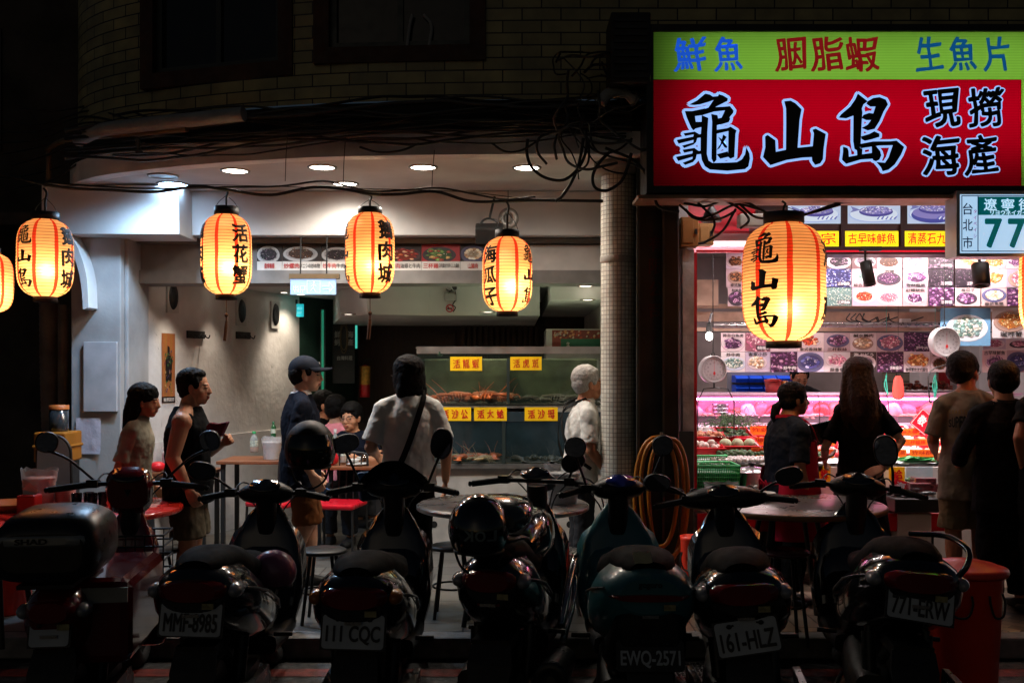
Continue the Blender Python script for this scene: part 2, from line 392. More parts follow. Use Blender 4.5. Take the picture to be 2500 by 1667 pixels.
def window(x0, x1, z0, z1, y0, y1):
    """a framed window between (x0,y0) and (x1,y1)"""
    a, b = Vector((x0,y0,0)), Vector((x1,y1,0)); t = (b-a).normalized(); nn = Vector((t.y,-t.x,0)); L = (b-a).length
    M = Matrix.Translation(a) @ Matrix(((t.x, -nn.x, 0, 0), (t.y, -nn.y, 0, 0), (0,0,1,0), (0,0,0,1)))
    f = MB()
    fw = .11
    f.box(0, L, -.03, .10, z0, z0+fw, M); f.box(0, L, -.03, .10, z1-fw, z1, M); f.box(0, fw, -.03, .10, z0+fw, z1-fw, M); f.box(L-fw, L, -.03, .10, z0+fw, z1-fw, M)
    fo = f.build('window', brownframe, bld)
    g = MB(); a2 = .045
    x_a, x_b, z_a, z_b = fw, L-fw, z0+fw, z1-fw
    g.box(x_a, x_b, .02, .07, z_a, z_a+a2, M); g.box(x_a, x_a+a2, .02, .07, z_a+a2, z_b, M); g.box(x_b-a2, x_b, .02, .07, z_a+a2, z_b, M); g.box((x_a+x_b)/2-.02, (x_a+x_b)/2+.02, .03, .08, z_a+a2, z_b, M)
    g.build('sash', alum, fo)
    MB().box(x_a+.02, x_b-.02, .05, .056, z_a+.02, z_b, M).build('pane', darkglass, fo)
    MB().box(x_a, x_b, -.02, .02, z_a-.012, z_a, M).build('sill', mat('grey_sill', (.2,.2,.2), .35, .7), fo)
    return fo
def yat(x, d=-.06):
    P = path_off(d)
    for a, b in zip(P, P[1:]):
        if b.x <= x <= a.x: return a.y + (b.y-a.y)*(x-a.x)/(b.x-a.x)
    return P[0].y
wn1 = window(W1[0]-.07, W1[1]+.07, zs-.01, ztop, yat(W1[0])-.004, yat(W1[1])-.004)
wn2 = window(W2[0]-.07, W2[1]+.07, zs2-.01, ztop, yat(W2[0])-.004, yat(W2[1])-.004)
# a pale cloth hanging behind the second pane
cu = MB(); 
for k, xx in enumerate((935, 985)):
    cu.tube(catmull([at(xx, 110, 7.02), at(xx+6, 60, 7.02), at((xx+960)/2, 34, 7.02)], 4), .012, 6)
cu.build('hanging_cloth', mat('grey_cloth', (.3,.3,.3), .9), wn2)

# inner beam with the bright box at its end, and the shop-front lintel
bm_ = MB(); bm_.box(-2.66, .98, 8.32, 8.46, 2.71, ZC-.003); bm_.box(-3.76, -2.66, 8.0, 8.46, 2.675, ZC-.004)
bm_.build('beam', white_paint, bld, bevel=.006)
# left pier
pier = MB(); xa, xb = X(163,8.2), X(277,8.2)
pier.box(xa, xb, 8.2, 8.75, 0, 2.674); pier.box(xb, X(302,8.35), 8.28, 8.75, 0, 2.674)
pr = pier.build('pier', mat('grey_pier_paint', (.34,.335,.33), .6, var=.3, scale=2.2, bump=.15, bscale=40), bld, bevel=.008)
MB().box(X(192,8.17), X(268,8.17), 8.165, 8.198, Zh(945,8.17), Zh(785,8.17)).build('pier_panel', mat('pale_panel_paint', (.40,.40,.42), .5, var=.18, scale=5), pr, bevel=.003)
# curved bracket under the box
br = []
for k in range(11):
    t = k/10; a = R(95)*t
    br.append((.42*math.sin(a)**1.1 if a>0 else 0, math.cos(a)))
bk = MB(); ci = [at(150,545,8.12), at(178,585,8.12), at(196,640,8.12), at(203,712,8.12)]; co = [at(176,545,8.12), at(196,585,8.12), at(211,640,8.12), at(215,708,8.12)]
ci, co = catmull(ci,4), catmull(co,4)
bk.loft([[(a.x,8.02,a.z),(b.x,8.02,b.z),(b.x,8.199,b.z),(a.x,8.199,a.z)] for a, b in zip(ci, co)], smooth=False)
bk.build('bracket', white_paint, bld)

# party wall with the dark steel front between the two shops
dk = mat('dark_painted_steel', (.022,.02,.018), .55, .2, var=.5, scale=6)
p2 = MB(); p2.box(X(1467,7.05), X(1560,7.05), 7.05, 15, 0, ZC-.005)
pw = p2.build('party_wall', dk, bld, bevel=.01)
q = MB(); q.box(X(1463,7.0),X(1470,7.0),7.0,7.05,0,ZC-.01); q.box(X(1522,7.0),X(1527,7.0),7.01,7.05,0,ZC-.01)
q.build('steel_trim', mat('worn_steel', (.09,.085,.08), .4, .7), pw)
# red faded writing down the steel front
fw_ = MB()
for ch, yy in (('有',560),('限',612),('公',664),('司',716)):
    fw_.text(ch, at(1508, yy, 7.046), (.11,.11), bold=.015)
fw_.build('faded_writing', mat('faded_red_paint', srgb(70,20,16), .7, var=.5), pw)

# the mosaic column
def mosaic():
    m = brickmat('mosaic_tiles', srgb(222,218,206), srgb(204,198,184), srgb(132,122,110), 0.0285, .031, .0022, .4, .7, vec='UV', var=.25, off=0)
    return m
ccx = X(1420,7.2); cr = 40/F*7.2
colm = MB(); n = 40; rings = []
for k in range(25):
    z = 2.98*k/24; rings.append([(ccx + cr*math.cos(2*math.pi*j/n), 7.2 + cr*math.sin(2*math.pi*j/n), z) for j in range(n)])
vs = []; fs = []; uv = []
for k in range(24):
    for j in range(n):
        a, b = rings[k][j], rings[k][(j+1)%n]; c_, d_ = rings[k+1][(j+1)%n], rings[k+1][j]
        colm.add([a,b,c_,d_],[(0,1,2,3)], True)
        sw = 2*math.pi*cr/n; uv += [(j*sw,a[2]),((j+1)*sw,a[2]),((j+1)*sw,c_[2]),(j*sw,c_[2])]
me = bpy.data.meshes.new('mosaic_column'); me.from_pydata(colm.v, [], colm.f); me.materials.append(mosaic())
ul = me.uv_layers.new(name='UV'); 
for lp in me.loops: ul.data[lp.index].uv = uv[lp.vertex_index]
bmx = bmesh.new(); bmx.from_mesh(me); bmesh.ops.remove_doubles(bmx, verts=bmx.verts, dist=1e-5); bmesh.ops.recalc_face_normals(bmx, faces=bmx.faces); bmx.to_mesh(me); bmx.free()
for pl in me.polygons: pl.use_smooth = True
cl = bpy.data.objects.new('mosaic_column', me); col.objects.link(cl); WL[cl.name] = Vector()
tag(cl, 'round column faced in small beige mosaic tiles at the arcade edge', 'column')
MB().lathe([(cr+.004,2.36),(cr+.006,2.365),(cr+.006,2.40),(cr+.004,2.405)], (ccx,7.2,0)).build('band', mat('column_band', (.35,.32,.28), .6), cl)
MB().lathe([(cr,2.98),(cr+.05,2.985),(cr+.05,ZC-.004),(cr,ZC-.003)], (ccx,7.2,0)).build('cap', MATS['column_band'], cl)

# ---------------------------------------------------- restaurant interior
stucco = mat('white_stucco', (.56,.53,.50), .85, var=.10, scale=4, bump=.55, bscale=14)
rest = thing('restaurant_interior', 'open fronted restaurant room with white stucco wall and dark timber back', 'room', (-1,10,0))
WA, WB = Vector((-3.235,8.76,0)), Vector((-2.40,11.3,0))
def wallx(y): return WA.x + (WB.x-WA.x)*(y-WA.y)/(WB.y-WA.y)
wl_ = MB(); wl_.prism([(WA.x,WA.y,0),(WB.x,WB.y,0),(WB.x-.2,WB.y,0),(WA.x-.2,WA.y,0)], (0,0,2.62))
wlo = wl_.build('stucco_wall', stucco, rest)
# scratches and scuffs in the stucco
sc = MB(); rn = random.Random(3)
tw = (WB-WA).normalized(); nw = Vector((tw.y,-tw.x,0))
if nw.x < 0: nw = -nw
def onwall(s, z, d=.002): return WA + tw*s + nw*d + Vector((0,0,z))
for k in range(90):
    s0, z0 = rn.uniform(.05,2.5), rn.uniform(.95,2.35); L = rn.uniform(.015,.06); a = rn.gauss(1.9,.4)
    d = (math.cos(a)*L, math.sin(a)*L); wd = rn.uniform(.0015,.004)
    sc.C((.10,.09,.08) if rn.random() < .6 else (.75,.72,.7))
    sc.add([onwall(s0,z0), onwall(s0+wd,z0+.002), onwall(s0+d[0]+wd*.4,z0+d[1]), onwall(s0+d[0],z0+d[1])], [(0,1,2,3)], False)
sc.build('scuff_marks', PRINT, wlo)
wt = MB(); wt.prism([onwall(0,0,.0),onwall(2.66,0,.0),onwall(2.66,0,.018),onwall(0,0,.018)], (0,0,.95)); wt.build('dado', mat('dado_render', (.5,.475,.45), .8, var=.1, bump=.5, bscale=16), wlo)
# green-black wall at the end, dark timber back wall
greenwall = mat('dark_green_wall', (.010,.028,.020), .5, var=.3)
woodwall = mat('dark_timber_wall', srgb(48,34,28), .6, var=.35, scale=5, stretch=(6,6,.6))
gw = MB(); G1 = Vector((WB.x,11.3,0)); G2 = Vector((X(822,12.2),12.2,0))
gw.prism([G1,G2,G2+Vector((0,.2,0)),G1+Vector((0,.2,0))], (0,0,2.6)); gwo = gw.build('green_wall', greenwall, rest)
bw = MB(); bw.box(G2.x, 1.0, 12.2, 12.4, 0, 2.6); bwo = bw.build('timber_wall', woodwall, rest)
sl = MB()
for k in range(14):
    x = X(1060+k*13, 12.1); sl.box(x, x+.04, 12.14, 12.199, .9, 2.16)
sl.build('slat_screen', mat('timber_slats', srgb(56,40,30), .55, var=.3, stretch=(8,8,.5)), bwo)
dr = MB(); dr.box(X(925,12.15),X(1045,12.15),12.16,12.199,0,2.05); dr.build('service_door', mat('brown_door', srgb(40,28,25), .5, var=.3), bwo)
# ceiling with a dropped bulkhead
ce = MB(); ce.box(-3.6, 1.0, 8.9, 12.4, 2.42, 2.5); ceo = ce.build('ceiling', white_paint, rest)
bh = MB()
bh.prism([(X(835,9.9)-.3,10.3,2.13),(X(850,9.9),9.7,2.13),(X(985,9.9),9.9,2.13),(X(1240,9.9),9.9,2.13),(X(1240,9.9),12.2,2.13),(-2.2,12.2,2.13)], (0,0,.288))
bh.build('bulkhead', white_paint, ceo, bevel=.004)
rb = MB(); rb.box(X(1262,9.6), .99, 9.3, 12.2, 2.24, 2.418); rb.build('side_bulkhead', white_paint, ceo, bevel=.004)
rw = MB(); rw.box(.88, .91, 8.6, 12.2, 0, 2.42); rw.build('end_wall', mat('grey_end_wall', (.42,.40,.38), .7), rest)
# grey beam at the opening: signboard with dish pictures sits on it
li = MB(); li.box(X(302,8.55), .905, 8.52, 8.88, 2.33, 2.44); li.box(X(302,8.55), .905, 8.56, 8.88, 2.44, 2.70); li.build('lintel', mat('grey_lintel', (.20,.19,.18), .6, var=.2), rest)
sh = MB(); sh.box(X(302,8.5), .905, 8.47, 8.555, 2.665, 2.705); sh.build('shutter_rail', mat('shutter_metal', (.16,.155,.15), .35, .8), rest)
jb = MB(); jb.box(X(300,8.5),X(306,8.5),8.5,8.76,0,2.66); jb.build('jamb', mat('dark_jamb', (.03,.028,.026), .5), rest)

# ---------------------------------------------------- right shop shell
shop = thing('seafood_shop_interior', 'brightly lit seafood shop room behind the ice counter', 'room', (2.8,10,0))
s_white = mat('shop_white_wall', (.55,.52,.52), .6, var=.1, scale=3)
s = MB(); s.box(X(1560,7.05)+.002, 1.32, 7.5, 13.4, 0, 3.06); s.build('side_wall', s_white, shop)
s = MB(); s.box(1.32, 6, 13.2, 13.4, 0, 3.06)
s.build('back_wall', mat('kitchen_wall', (.30,.25,.24), .6, var=.3, scale=2), shop)
s = MB(); s.box(X(2030,13.15), 6, 13.15, 13.199, 0, 2.2)
s.build('stone_facing', brickmat('stone_cladding', srgb(168,158,140), srgb(140,130,112), srgb(96,88,76), .5, .12, .01, .7, .6, swap=(0,2), var=.25), shop)
s = MB(); s.box(1.17, 6, 7.4, 13.4, 3.06, 3.1); s.build('ceiling', mat('shop_ceiling', (.34,.30,.30), .7, var=.15), shop)
s = MB(); s.box(5.6, 5.8, 7.5, 13.4, 0, 3.06); s.build('far_side_wall', s_white, shop)
# rusty white jamb and the red strip beside it
jm = MB(); jm.box(X(1568,7.4), X(1594,7.4), 7.4, 7.46, .0, Zh(575,7.4)); jo = jm.build('jamb', mat('rusty_white_paint', (.50,.48,.46), .6, var=.35, scale=9, bump=.4), shop)
j2 = MB(); j2.box(X(1594,7.42)+.002, X(1601,7.42), 7.42, 7.5, .7, Zh(580,7.42)); j2.build('red_strip', mat('red_paint', srgb(170,16,30), .4), jo)
st = MB(); st.box(X(1560,7.35), X(1592,7.35), 7.33, 7.39, 0, Zh(990,7.35)); st.build('steel_plate', mat('dull_steel', (.10,.098,.095), .4, .8, var=.3), jo)

# dark neighbouring building and alley far left, buildings across the street are out of sight
al = thing('alley_house', 'unlit neighbouring house beyond the alley at the corner', 'building', (-6,9,0))
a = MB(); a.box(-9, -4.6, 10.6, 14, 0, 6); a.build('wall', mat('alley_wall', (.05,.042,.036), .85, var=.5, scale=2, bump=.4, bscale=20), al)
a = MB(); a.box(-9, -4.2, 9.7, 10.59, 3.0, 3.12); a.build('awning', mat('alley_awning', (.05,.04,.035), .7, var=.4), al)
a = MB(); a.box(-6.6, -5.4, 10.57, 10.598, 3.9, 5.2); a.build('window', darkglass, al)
# ================================================================== LANTERNS
def paper_mat():
    m = bpy.data.materials.new('lantern_paper'); m.use_nodes = True
    n, l = m.node_tree.nodes, m.node_tree.links
    for x in list(n): 
        if x.type != 'OUTPUT_MATERIAL': n.remove(x)
    out = [x for x in n if x.type == 'OUTPUT_MATERIAL'][0]
    tc = n.new('ShaderNodeTexCoord'); sp = n.new('ShaderNodeSeparateXYZ'); l.new(tc.outputs['Object'], sp.inputs[0])
    def math_(op, a, b=None, c=None):
        k = n.new('ShaderNodeMath'); k.operation = op
        for i, v in enumerate((a, b, c)):
            if v is None: continue
            if isinstance(v, (int, float)): k.inputs[i].default_value = v
            else: l.new(v, k.inputs[i])
        return k.outputs[0]
    ang = math_('ARCTAN2', sp.outputs[0], sp.outputs[1])
    nz = n.new('ShaderNodeTexNoise'); nz.inputs['Scale'].default_value = 7; l.new(tc.outputs['Object'], nz.inputs['Vector'])
    ang = math_('ADD', ang, math_('MULTIPLY', math_('SUBTRACT', nz.outputs['Fac'], .5), .05))
    fr = math_('FRACT', math_('ADD', math_('MULTIPLY', ang, 8/(2*math.pi)), 20.0))
    d = math_('ABSOLUTE', math_('SUBTRACT', fr, .5))                    # 0 at the stripe
    stripe = math_('LESS_THAN', d, .088)
    n2 = n.new('ShaderNodeTexNoise'); n2.inputs['Scale'].default_value = 9; n2.inputs['Detail'].default_value = 5; l.new(tc.outputs['Object'], n2.inputs['Vector'])
    cr = n.new('ShaderNodeValToRGB'); cr.color_ramp.elements[0].color = (.88,.46,.21,1); cr.color_ramp.elements[1].color = (.94,.61,.32,1)
    l.new(n2.outputs['Fac'], cr.inputs['Fac'])
    mx = n.new('ShaderNodeMix'); mx.data_type = 'RGBA'; l.new(stripe, mx.inputs['Factor']); l.new(cr.outputs['Color'], mx.inputs['A']); mx.inputs['B'].default_value = (.72,.045,.02,1)
    # bamboo hoops under the paper: thin dark lines
    zz = math_('FRACT', math_('MULTIPLY', sp.outputs[2], 1/HOOP))
    hoop = math_('LESS_THAN', zz, .16)
    m2 = n.new('ShaderNodeMix'); m2.data_type = 'RGBA'; l.new(math_('MULTIPLY', hoop, .75), m2.inputs['Factor']); l.new(mx.outputs['Result'], m2.inputs['A']); m2.inputs['B'].default_value = (.20,.05,.012,1)
    tr = n.new('ShaderNodeBsdfTranslucent'); df = n.new('ShaderNodeBsdfDiffuse'); rf = n.new('ShaderNodeBsdfRefraction'); rf.inputs['Roughness'].default_value = 1.0; rf.inputs['IOR'].default_value = 1.3
    for k in (tr, df, rf): l.new(m2.outputs['Result'], k.inputs['Color'])
    a = n.new('ShaderNodeMixShader'); a.inputs[0].default_value = .28; l.new(tr.outputs[0], a.inputs[1]); l.new(df.outputs[0], a.inputs[2])
    b = n.new('ShaderNodeMixShader'); b.inputs[0].default_value = .16; l.new(a.outputs[0], b.inputs[1]); l.new(rf.outputs[0], b.inputs[2])
    l.new(b.outputs[0], out.inputs['Surface'])
    return m
HOOP = .0215
PAPER = paper_mat()
capm = mat('lantern_cap', (.012,.010,.009), .5); ink = mat('black_ink', (.006,.005,.005), .7); cablem = mat('black_cable', (.012,.012,.012), .5); wirem = mat('thin_wire', (.03,.028,.025), .5)
tasselm = mat('tassel_thread', srgb(84,48,24), .9); bulbm = emat('bulb_glass', (1,.75,.4), 3)
def barrel(R_, H, top_r, bot_r):
    """profile radius at height 0..H, a rounded barrel"""
    def r(t):
        u = abs(2*t - 1)
        base = (1 - u**4.2)**(1/2.5) if u < 1 else 0
        rr = R_ * base
        return max(rr, top_r if t > .5 else bot_r)
    return r
def lantern(px, py0, py1, wpx, Y, label, texts, power, tassel=False, hang=None, rot=0.0, bulb_t=.33, power_c=(1,.68,.34)):
    """texts: list of (writing, angle in degrees from the camera side; plus = towards +X)"""
    zt, zb = Zh(py0, Y), Zh(py1, Y); H = zt - zb; R_ = wpx/2/F*Y; x = X(px, Y); cap_h = H*.045
    root = thing('paper_lantern', label, 'lantern', (x, Y, zb), group='glowing paper lanterns strung along the arcade')
    body_h = H - 2*cap_h; rf = barrel(R_, body_h, R_*.46, R_*.40)
    prof = []; N = int(body_h/HOOP); view = math.degrees(math.atan2(-x, Y))
    for i in range(N*4 + 1):
        t = i/(N*4); sc_ = 1 - .014*abs(math.cos(math.pi*i/4))**3
        prof.append((rf(t)*sc_, t*N*HOOP))
    sh = MB().lathe(prof, (0,0,0), 64); s0 = sh
    o = bpy.data.objects
    shell = sh.build('paper_shade', PAPER, None); shell.parent = root; shell.location = (0,0,cap_h); shell.rotation_euler = (0,0,R(rot + view))
    WL[shell.name] = Vector((0,0,0))
    body_h = N*HOOP
    root_l = Vector((0,0,0))
    def addpart(mb, name, mats, par=root):
        ob = mb.build(name, mats, None); ob.parent = par; return ob
    addpart(MB().lathe([(R_*.47,body_h+cap_h-.006),(R_*.49,body_h+cap_h),(R_*.49,H+.006),(R_*.40,H+.006),(R_*.40,body_h+cap_h-.006)], n=32), 'top_cap', capm)
    addpart(MB().lathe([(R_*.40,cap_h+.004),(R_*.43,cap_h),(R_*.43,-.004),(R_*.36,-.004),(R_*.36,cap_h+.004)], n=32), 'bottom_cap', capm)
    # writing follows the paper
    for si, (s_, ang, sz, tt, gap) in enumerate(texts):
        mb = MB(); L = len(s_); ch = sz*H
        zc = cap_h + body_h*tt + (L-1)*gap*H/2
        for i, chh in enumerate(s_):
            vs, fs, asp = text_geo(chh, .034, .9)
            bmt = bmesh.new(); hh = .66 if chh == '山' else 1; bv = [bmt.verts.new((vx*ch*.98, vy*ch*hh, vq*.0002)) for vx, vy, vq in vs]
            for f in fs:
                try: bmt.faces.new([bv[k] for k in f])
                except ValueError: pass
            for axis in (0, 1):
                for k in range(-5, 6):
                    co = Vector((0,0,0)); co[axis] = k*ch/11; no = Vector((0,0,0)); no[axis] = 1
                    g = bmt.verts[:] + bmt.edges[:] + bmt.faces[:]
                    bmesh.ops.bisect_plane(bmt, geom=g, plane_co=co, plane_no=no)
            bmt.verts.ensure_lookup_table(); bmt.verts.index_update()
            z0 = zc - i*gap*H
            pts = []
            for v in bmt.verts:
                zz = z0 + v.co.y; t = min(max((zz-cap_h)/body_h, 0.02), .98); r_ = rf(t) + .003 + v.co.z
                a = R(ang + view) + v.co.x/R_
                pts.append((r_*math.sin(a), -r_*math.cos(a), zz))
            mb.add(pts, [tuple(v.index for v in f.verts) for f in bmt.faces], True)
            bmt.free()
        addpart(mb, 'writing', ink)
    bz = cap_h + body_h*bulb_t
    b = MB(); b.ball((0,0,bz), .028, 10, 7); b.cyl((0,0,bz+.025),(0,0,bz+.07),.014,.014,10); b.cyl((0,0,bz+.07),(0,0,H),.004,.004,6)
    addpart(b, 'bulb', bulbm)
    d = bpy.data.lights.new('bulb_light', 'POINT'); d.energy = power; d.color = power_c; d.shadow_soft_size = .04
    lo = bpy.data.objects.new('bulb_light', d); col.objects.link(lo); lo.parent = root; lo.location = (.03,-.045,bz)
    # hanger
    hz = (Zh(hang, Y) - zb) if hang else H+.2
    h = MB(); h.tube(catmull([(0,0,H),(0,0,H+(hz-H)*.5),(.01,0,H+(hz-H)*.8),(-.012,0,hz)],4), .008, 7)
    for sx in (-1,1): h.tube(catmull([(sx*R_*.45,0,H),(sx*R_*.3,0,H+(hz-H)*.3),(0,0,H+(hz-H)*.62)],4), .0025, 5)
    addpart(h, 'hanger', cablem)
    if tassel:
        t = MB(); t.cyl((0,0,-.005),(0,0,-.10),.003,.003,6); t.ball((0,0,-.11),.014,10,7); t.cyl((0,0,-.12),(0,0,-.15),.006,.006,6); t.tube([(0,0,-.15),(-.004,0,-.2),(-.012,0,-.29)],[.008,.012,.011],8)
        addpart(t, 'tassel', tasselm)
    return root
K = 5.8
G3 = '龜山島'; G4 = '鵝肉城'
lantern(104, 490, 692, 122, 6.9, 'small glowing lantern beside the curved bracket with two columns of writing', [(G3,-47,.215,.50,.24),(G4,52,.215,.50,.24)], K, hang=432, rot=0)
lantern(520, 477, 687, 114, 6.95, 'small glowing lantern with crab writing and a thin tassel', [('活花蟹',33,.205,.49,.225),(G4,-80,.2,.5,.24)], K*1.15, True, 432, rot=0)
lantern(850, 479, 683, 113, 6.95, 'small glowing goose meat lantern between exit sign and camera', [(G4,40,.22,.50,.24),(G3,-78,.21,.5,.24)], K*.9, True, 445, rot=-16)
lantern(1165, 531, 725, 115, 6.9, 'small glowing lantern hanging lower than its neighbours under a round metal disc', [('海瓜子',-44,.21,.47,.245),(G3,58,.21,.48,.245)], K*1.1, False, 460, rot=0)
lantern(-28, 572, 726, 108, 6.4, 'small glowing lantern cut by the picture edge in the alley', [(G4,-80,.2,.5,.25)], K, False, 450, rot=12)
lantern(1800, 492, 798, 188, 6.55, 'large red and yellow lantern hanging under the red shop sign', [(G3,-28,.235,.50,.232),('海產',82,.2,.5,.4)], K*2.1, False, 462, rot=-14, bulb_t=.27)
lantern(2443, 500, 800, 186, 6.5, 'large lantern at the far end of the shop sign mostly out of the picture', [(G3,40,.205,.50,.262)], K*8, False, 462, rot=5, bulb_t=.24)

# ================================================================== DOWNLIGHTS
def downlight(px, py, wpx, label, c, s, off=False):
    Y = (ZC - HC)*F/(CY - py); r = wpx/2/F*Y; x = X(px, Y)
    t = thing('ceiling_downlight', label, 'ceiling light', (x, Y, ZC-.002), 'round downlights in the arcade ceiling')
    z = ZC
    rg = MB().lathe([(r*1.22,z-.001),(r*1.2,z-.012),(r*1.02,z-.012),(r*.98,z-.003)], (x,Y,0), 32)
    rg.build('trim_ring', mat('downlight_trim', (.30,.27,.24), .4, .5), t)
    MB().add([(x+r*math.cos(2*math.pi*k/28), Y+r*math.sin(2*math.pi*k/28), z-.006) for k in range(28)], [tuple(range(28))[::-1]], False).build('diffuser', mat('unlit_diffuser',(.12,.13,.15),.3) if off else emat('diffuser_'+str(px), c, s), t)
    if not off: lamp('downlight_lamp', 'SPOT', (x,Y-(.40 if c[0] < .6 else 0),z-.012), s*(4.5 if c[0] < .6 else 7), c, t, size=r*.9, spot=165)
    return t
WARM = (1,.90,.78); COOL = (.42,.68,1)
downlight(740, 383, 56, 'lit warm downlight above the goose meat lantern', WARM, 17)
downlight(972, 383, 56, 'lit warm downlight in the middle of the front row', WARM, 17)
downlight(1210, 384, 56, 'lit warm downlight closest to the mosaic column', WARM, 17)
downlight(540, 391, 56, 'lit warm downlight above the crab lantern', WARM, 17)
downlight(793, 421, 52, 'lit warm downlight set back behind the front row', WARM, 17)
downlight(375, 403, 58, 'unlit downlight in the curved corner of the ceiling', WARM, 5, True)
downlight(397, 422, 62, 'cold blue downlight shining on the white box', COOL, 70)

# restaurant ceiling spots washing the stucco wall
def wallspot(s, label, e, c=(1,.86,.70)):
    p = onwall(s, 2.418, .18)
    t = thing('recessed_spot', label, 'ceiling light', p, 'small spots washing the stucco wall')
    MB().lathe([(.055,2.419),(.05,2.412),(.036,2.412)], (p.x,p.y,0), 20).build('trim_ring', MATS['downlight_trim'], t)
    MB().lathe([(.036,2.4135),(.001,2.4135)], (p.x,p.y,0), 20).build('diffuser', emat('spot_diffuser', c, 8), t)
    lamp('spot_lamp', 'SPOT', (p.x,p.y,2.408), e, c, t, size=.02, spot=78, rot=(0, R(-11), 0))
wallspot(.28, 'small ceiling spot closest to the street over the hot sauce poster', 55)
wallspot(.95, 'small ceiling spot between the two coat hook rails', 48)
wallspot(2.05, 'small ceiling spot at the deep end of the stucco wall', 60)
def roomspot(px, py, label, e, Z=2.42, c=(1,.85,.68), spot=120):
    Y = (Z - HC)*F/(CY - py); p = Vector((X(px,Y), Y, Z))
    t = thing('recessed_spot', label, 'ceiling light', p, 'recessed room spots')
    MB().lathe([(.075,Z-.001),(.07,Z-.010),(.055,Z-.010)], (p.x,p.y,0), 20).build('trim_ring', MATS['downlight_trim'], t)
    MB().lathe([(.055,Z-.006),(.001,Z-.006)], (p.x,p.y,0), 20).build('diffuser', emat('room_diffuser', c, 6), t)
    lamp('spot_lamp', 'SPOT', (p.x,p.y,Z-.014), e, c, t, size=.05, spot=spot)
roomspot(690, 675, 'recessed spot near the green exit lamp', 48)
roomspot(1345, 655, 'recessed spot in the low side bulkhead above the drinks fridge', 34, 2.24)
roomspot(1350, 687, 'second recessed spot deeper in the low side bulkhead', 34, 2.24)
roomspot(1120, 715, 'recessed spot in the bulkhead above the dining tables', 90, 2.13)
roomspot(800, 720, 'recessed spot in the bulkhead corner by the green wall', 16, 2.13)

# ================================================================== SIGNS
# the big backlit shop sign: leans a little, so its far end stands nearer
SY = 6.55; sx0, sx1 = X(1500,SY), X(2560,SY); sz0, sz1 = Zh(428,SY), Zh(74,SY)
sign = thing('shop_sign', 'large backlit green and red shop sign with black outlined Chinese characters', 'sign', (sx0, SY, sz0))
blackm = mat('black_sign_frame', (.010,.010,.010), .45)
m = MB(); fw = .045; D = .30
m.box(sx0-fw, sx1+fw, SY-.02, SY+D, sz1, sz1+fw); m.box(sx0-fw, sx1+fw, SY-.02, SY+D, sz0-fw, sz0); m.box(sx0-fw, sx0, SY-.02, SY+D, sz0, sz1); m.box(sx1, sx1+fw, SY-.02, SY+D, sz0, sz1); m.box(sx0, sx1, SY+D-.02, SY+D, sz0, sz1)
m.build('frame', blackm, sign)
zmid = Zh(183, SY)
def backlit(name, c):
    """acrylic sheet lit by the tubes inside the box"""
    m_ = bpy.data.materials.new(name); m_.use_nodes = True; n, l = m_.node_tree.nodes, m_.node_tree.links; p_ = n['Principled BSDF']; out = [x for x in n if x.type == 'OUTPUT_MATERIAL'][0]
    tc = n.new('ShaderNodeTexCoord'); wv = n.new('ShaderNodeTexWave'); wv.bands_direction = 'Z'; wv.inputs['Scale'].default_value = 18; wv.inputs['Distortion'].default_value = .3; l.new(tc.outputs['Object'], wv.inputs[0])
    mx = n.new('ShaderNodeMix'); mx.data_type = 'RGBA'; l.new(wv.outputs['Fac'], mx.inputs['Factor']); mx.inputs['A'].default_value = (*[x*.86 for x in c], 1); mx.inputs['B'].default_value = (*c, 1)
    t_ = n.new('ShaderNodeBsdfTranslucent'); l.new(mx.outputs['Result'], t_.inputs['Color']); p_.inputs['Base Color'].default_value = (*[x*.25 for x in c], 1); p_.inputs['Roughness'].default_value = .3
    a_ = n.new('ShaderNodeMixShader'); a_.inputs[0].default_value = .15; l.new(t_.outputs[0], a_.inputs[1]); l.new(p_.outputs[0], a_.inputs[2]); l.new(a_.outputs[0], out.inputs['Surface'])
    return m_
MB().box(sx0, sx1, SY, SY+.006, zmid, sz1).build('green_panel', backlit('sign_green', (.40,.62,.19)), sign)
for zz_, e_ in ((zmid+.17, 5.2), (zmid-.17, 6.2), (zmid-.40, 4.6)):
    lamp('box_tube', 'AREA', ((sx0+sx1)/2+.06, SY+D-.03, zz_), e_, (1,.97,.94), sign, size=sx1-sx0-.3, size_y=.06, rot=(R(-90),0,0))

xr = X(2346, SY)
MB().box(sx0, xr, SY, SY+.006, sz0, zmid-.001).build('red_panel', backlit('sign_red', (.56,.001,.085)), sign)
MB().box(xr+.001, sx1, SY, SY+.006, sz0, zmid-.001).build('end_panel', MATS.get('x') or bpy.data.materials['sign_green'], sign)
def signtext(s_, x0, x1, y0, y1, m_, d, bold, brush=1.0, name='writing', par=None):
    mb = MB(); mb.text(s_, at((x0+x1)/2, (y0+y1)/2, SY) + Vector((0,-d,0)), ((x1-x0)/F*SY, (y1-y0)/F*SY), bold=bold, brush=brush)
    return mb.build(name, m_, par or sign)
blue = emat('sign_blue_ink', srgb(24,84,205), .85); maroon = emat('sign_maroon_ink', srgb(128,14,20), .8); teal = emat('sign_teal_ink', srgb(8,78,132), .8)
for s_, x0, x1, mm in (('鮮',1547,1622,blue),('魚',1640,1706,blue),('胭',1780,1852,maroon),('脂',1862,1937,maroon),('蝦',1942,2020,maroon),('生',2103,2168,teal),('魚',2178,2244,teal),('片',2258,2318,teal),('海',2420,2490,blue)):
    signtext(s_, x0, x1, 85, 166, mm, .003, .018)
halo = emat('sign_halo', srgb(150,190,255), 1.0); signblack = mat('sign_black_ink', (.003,.003,.003), .3)
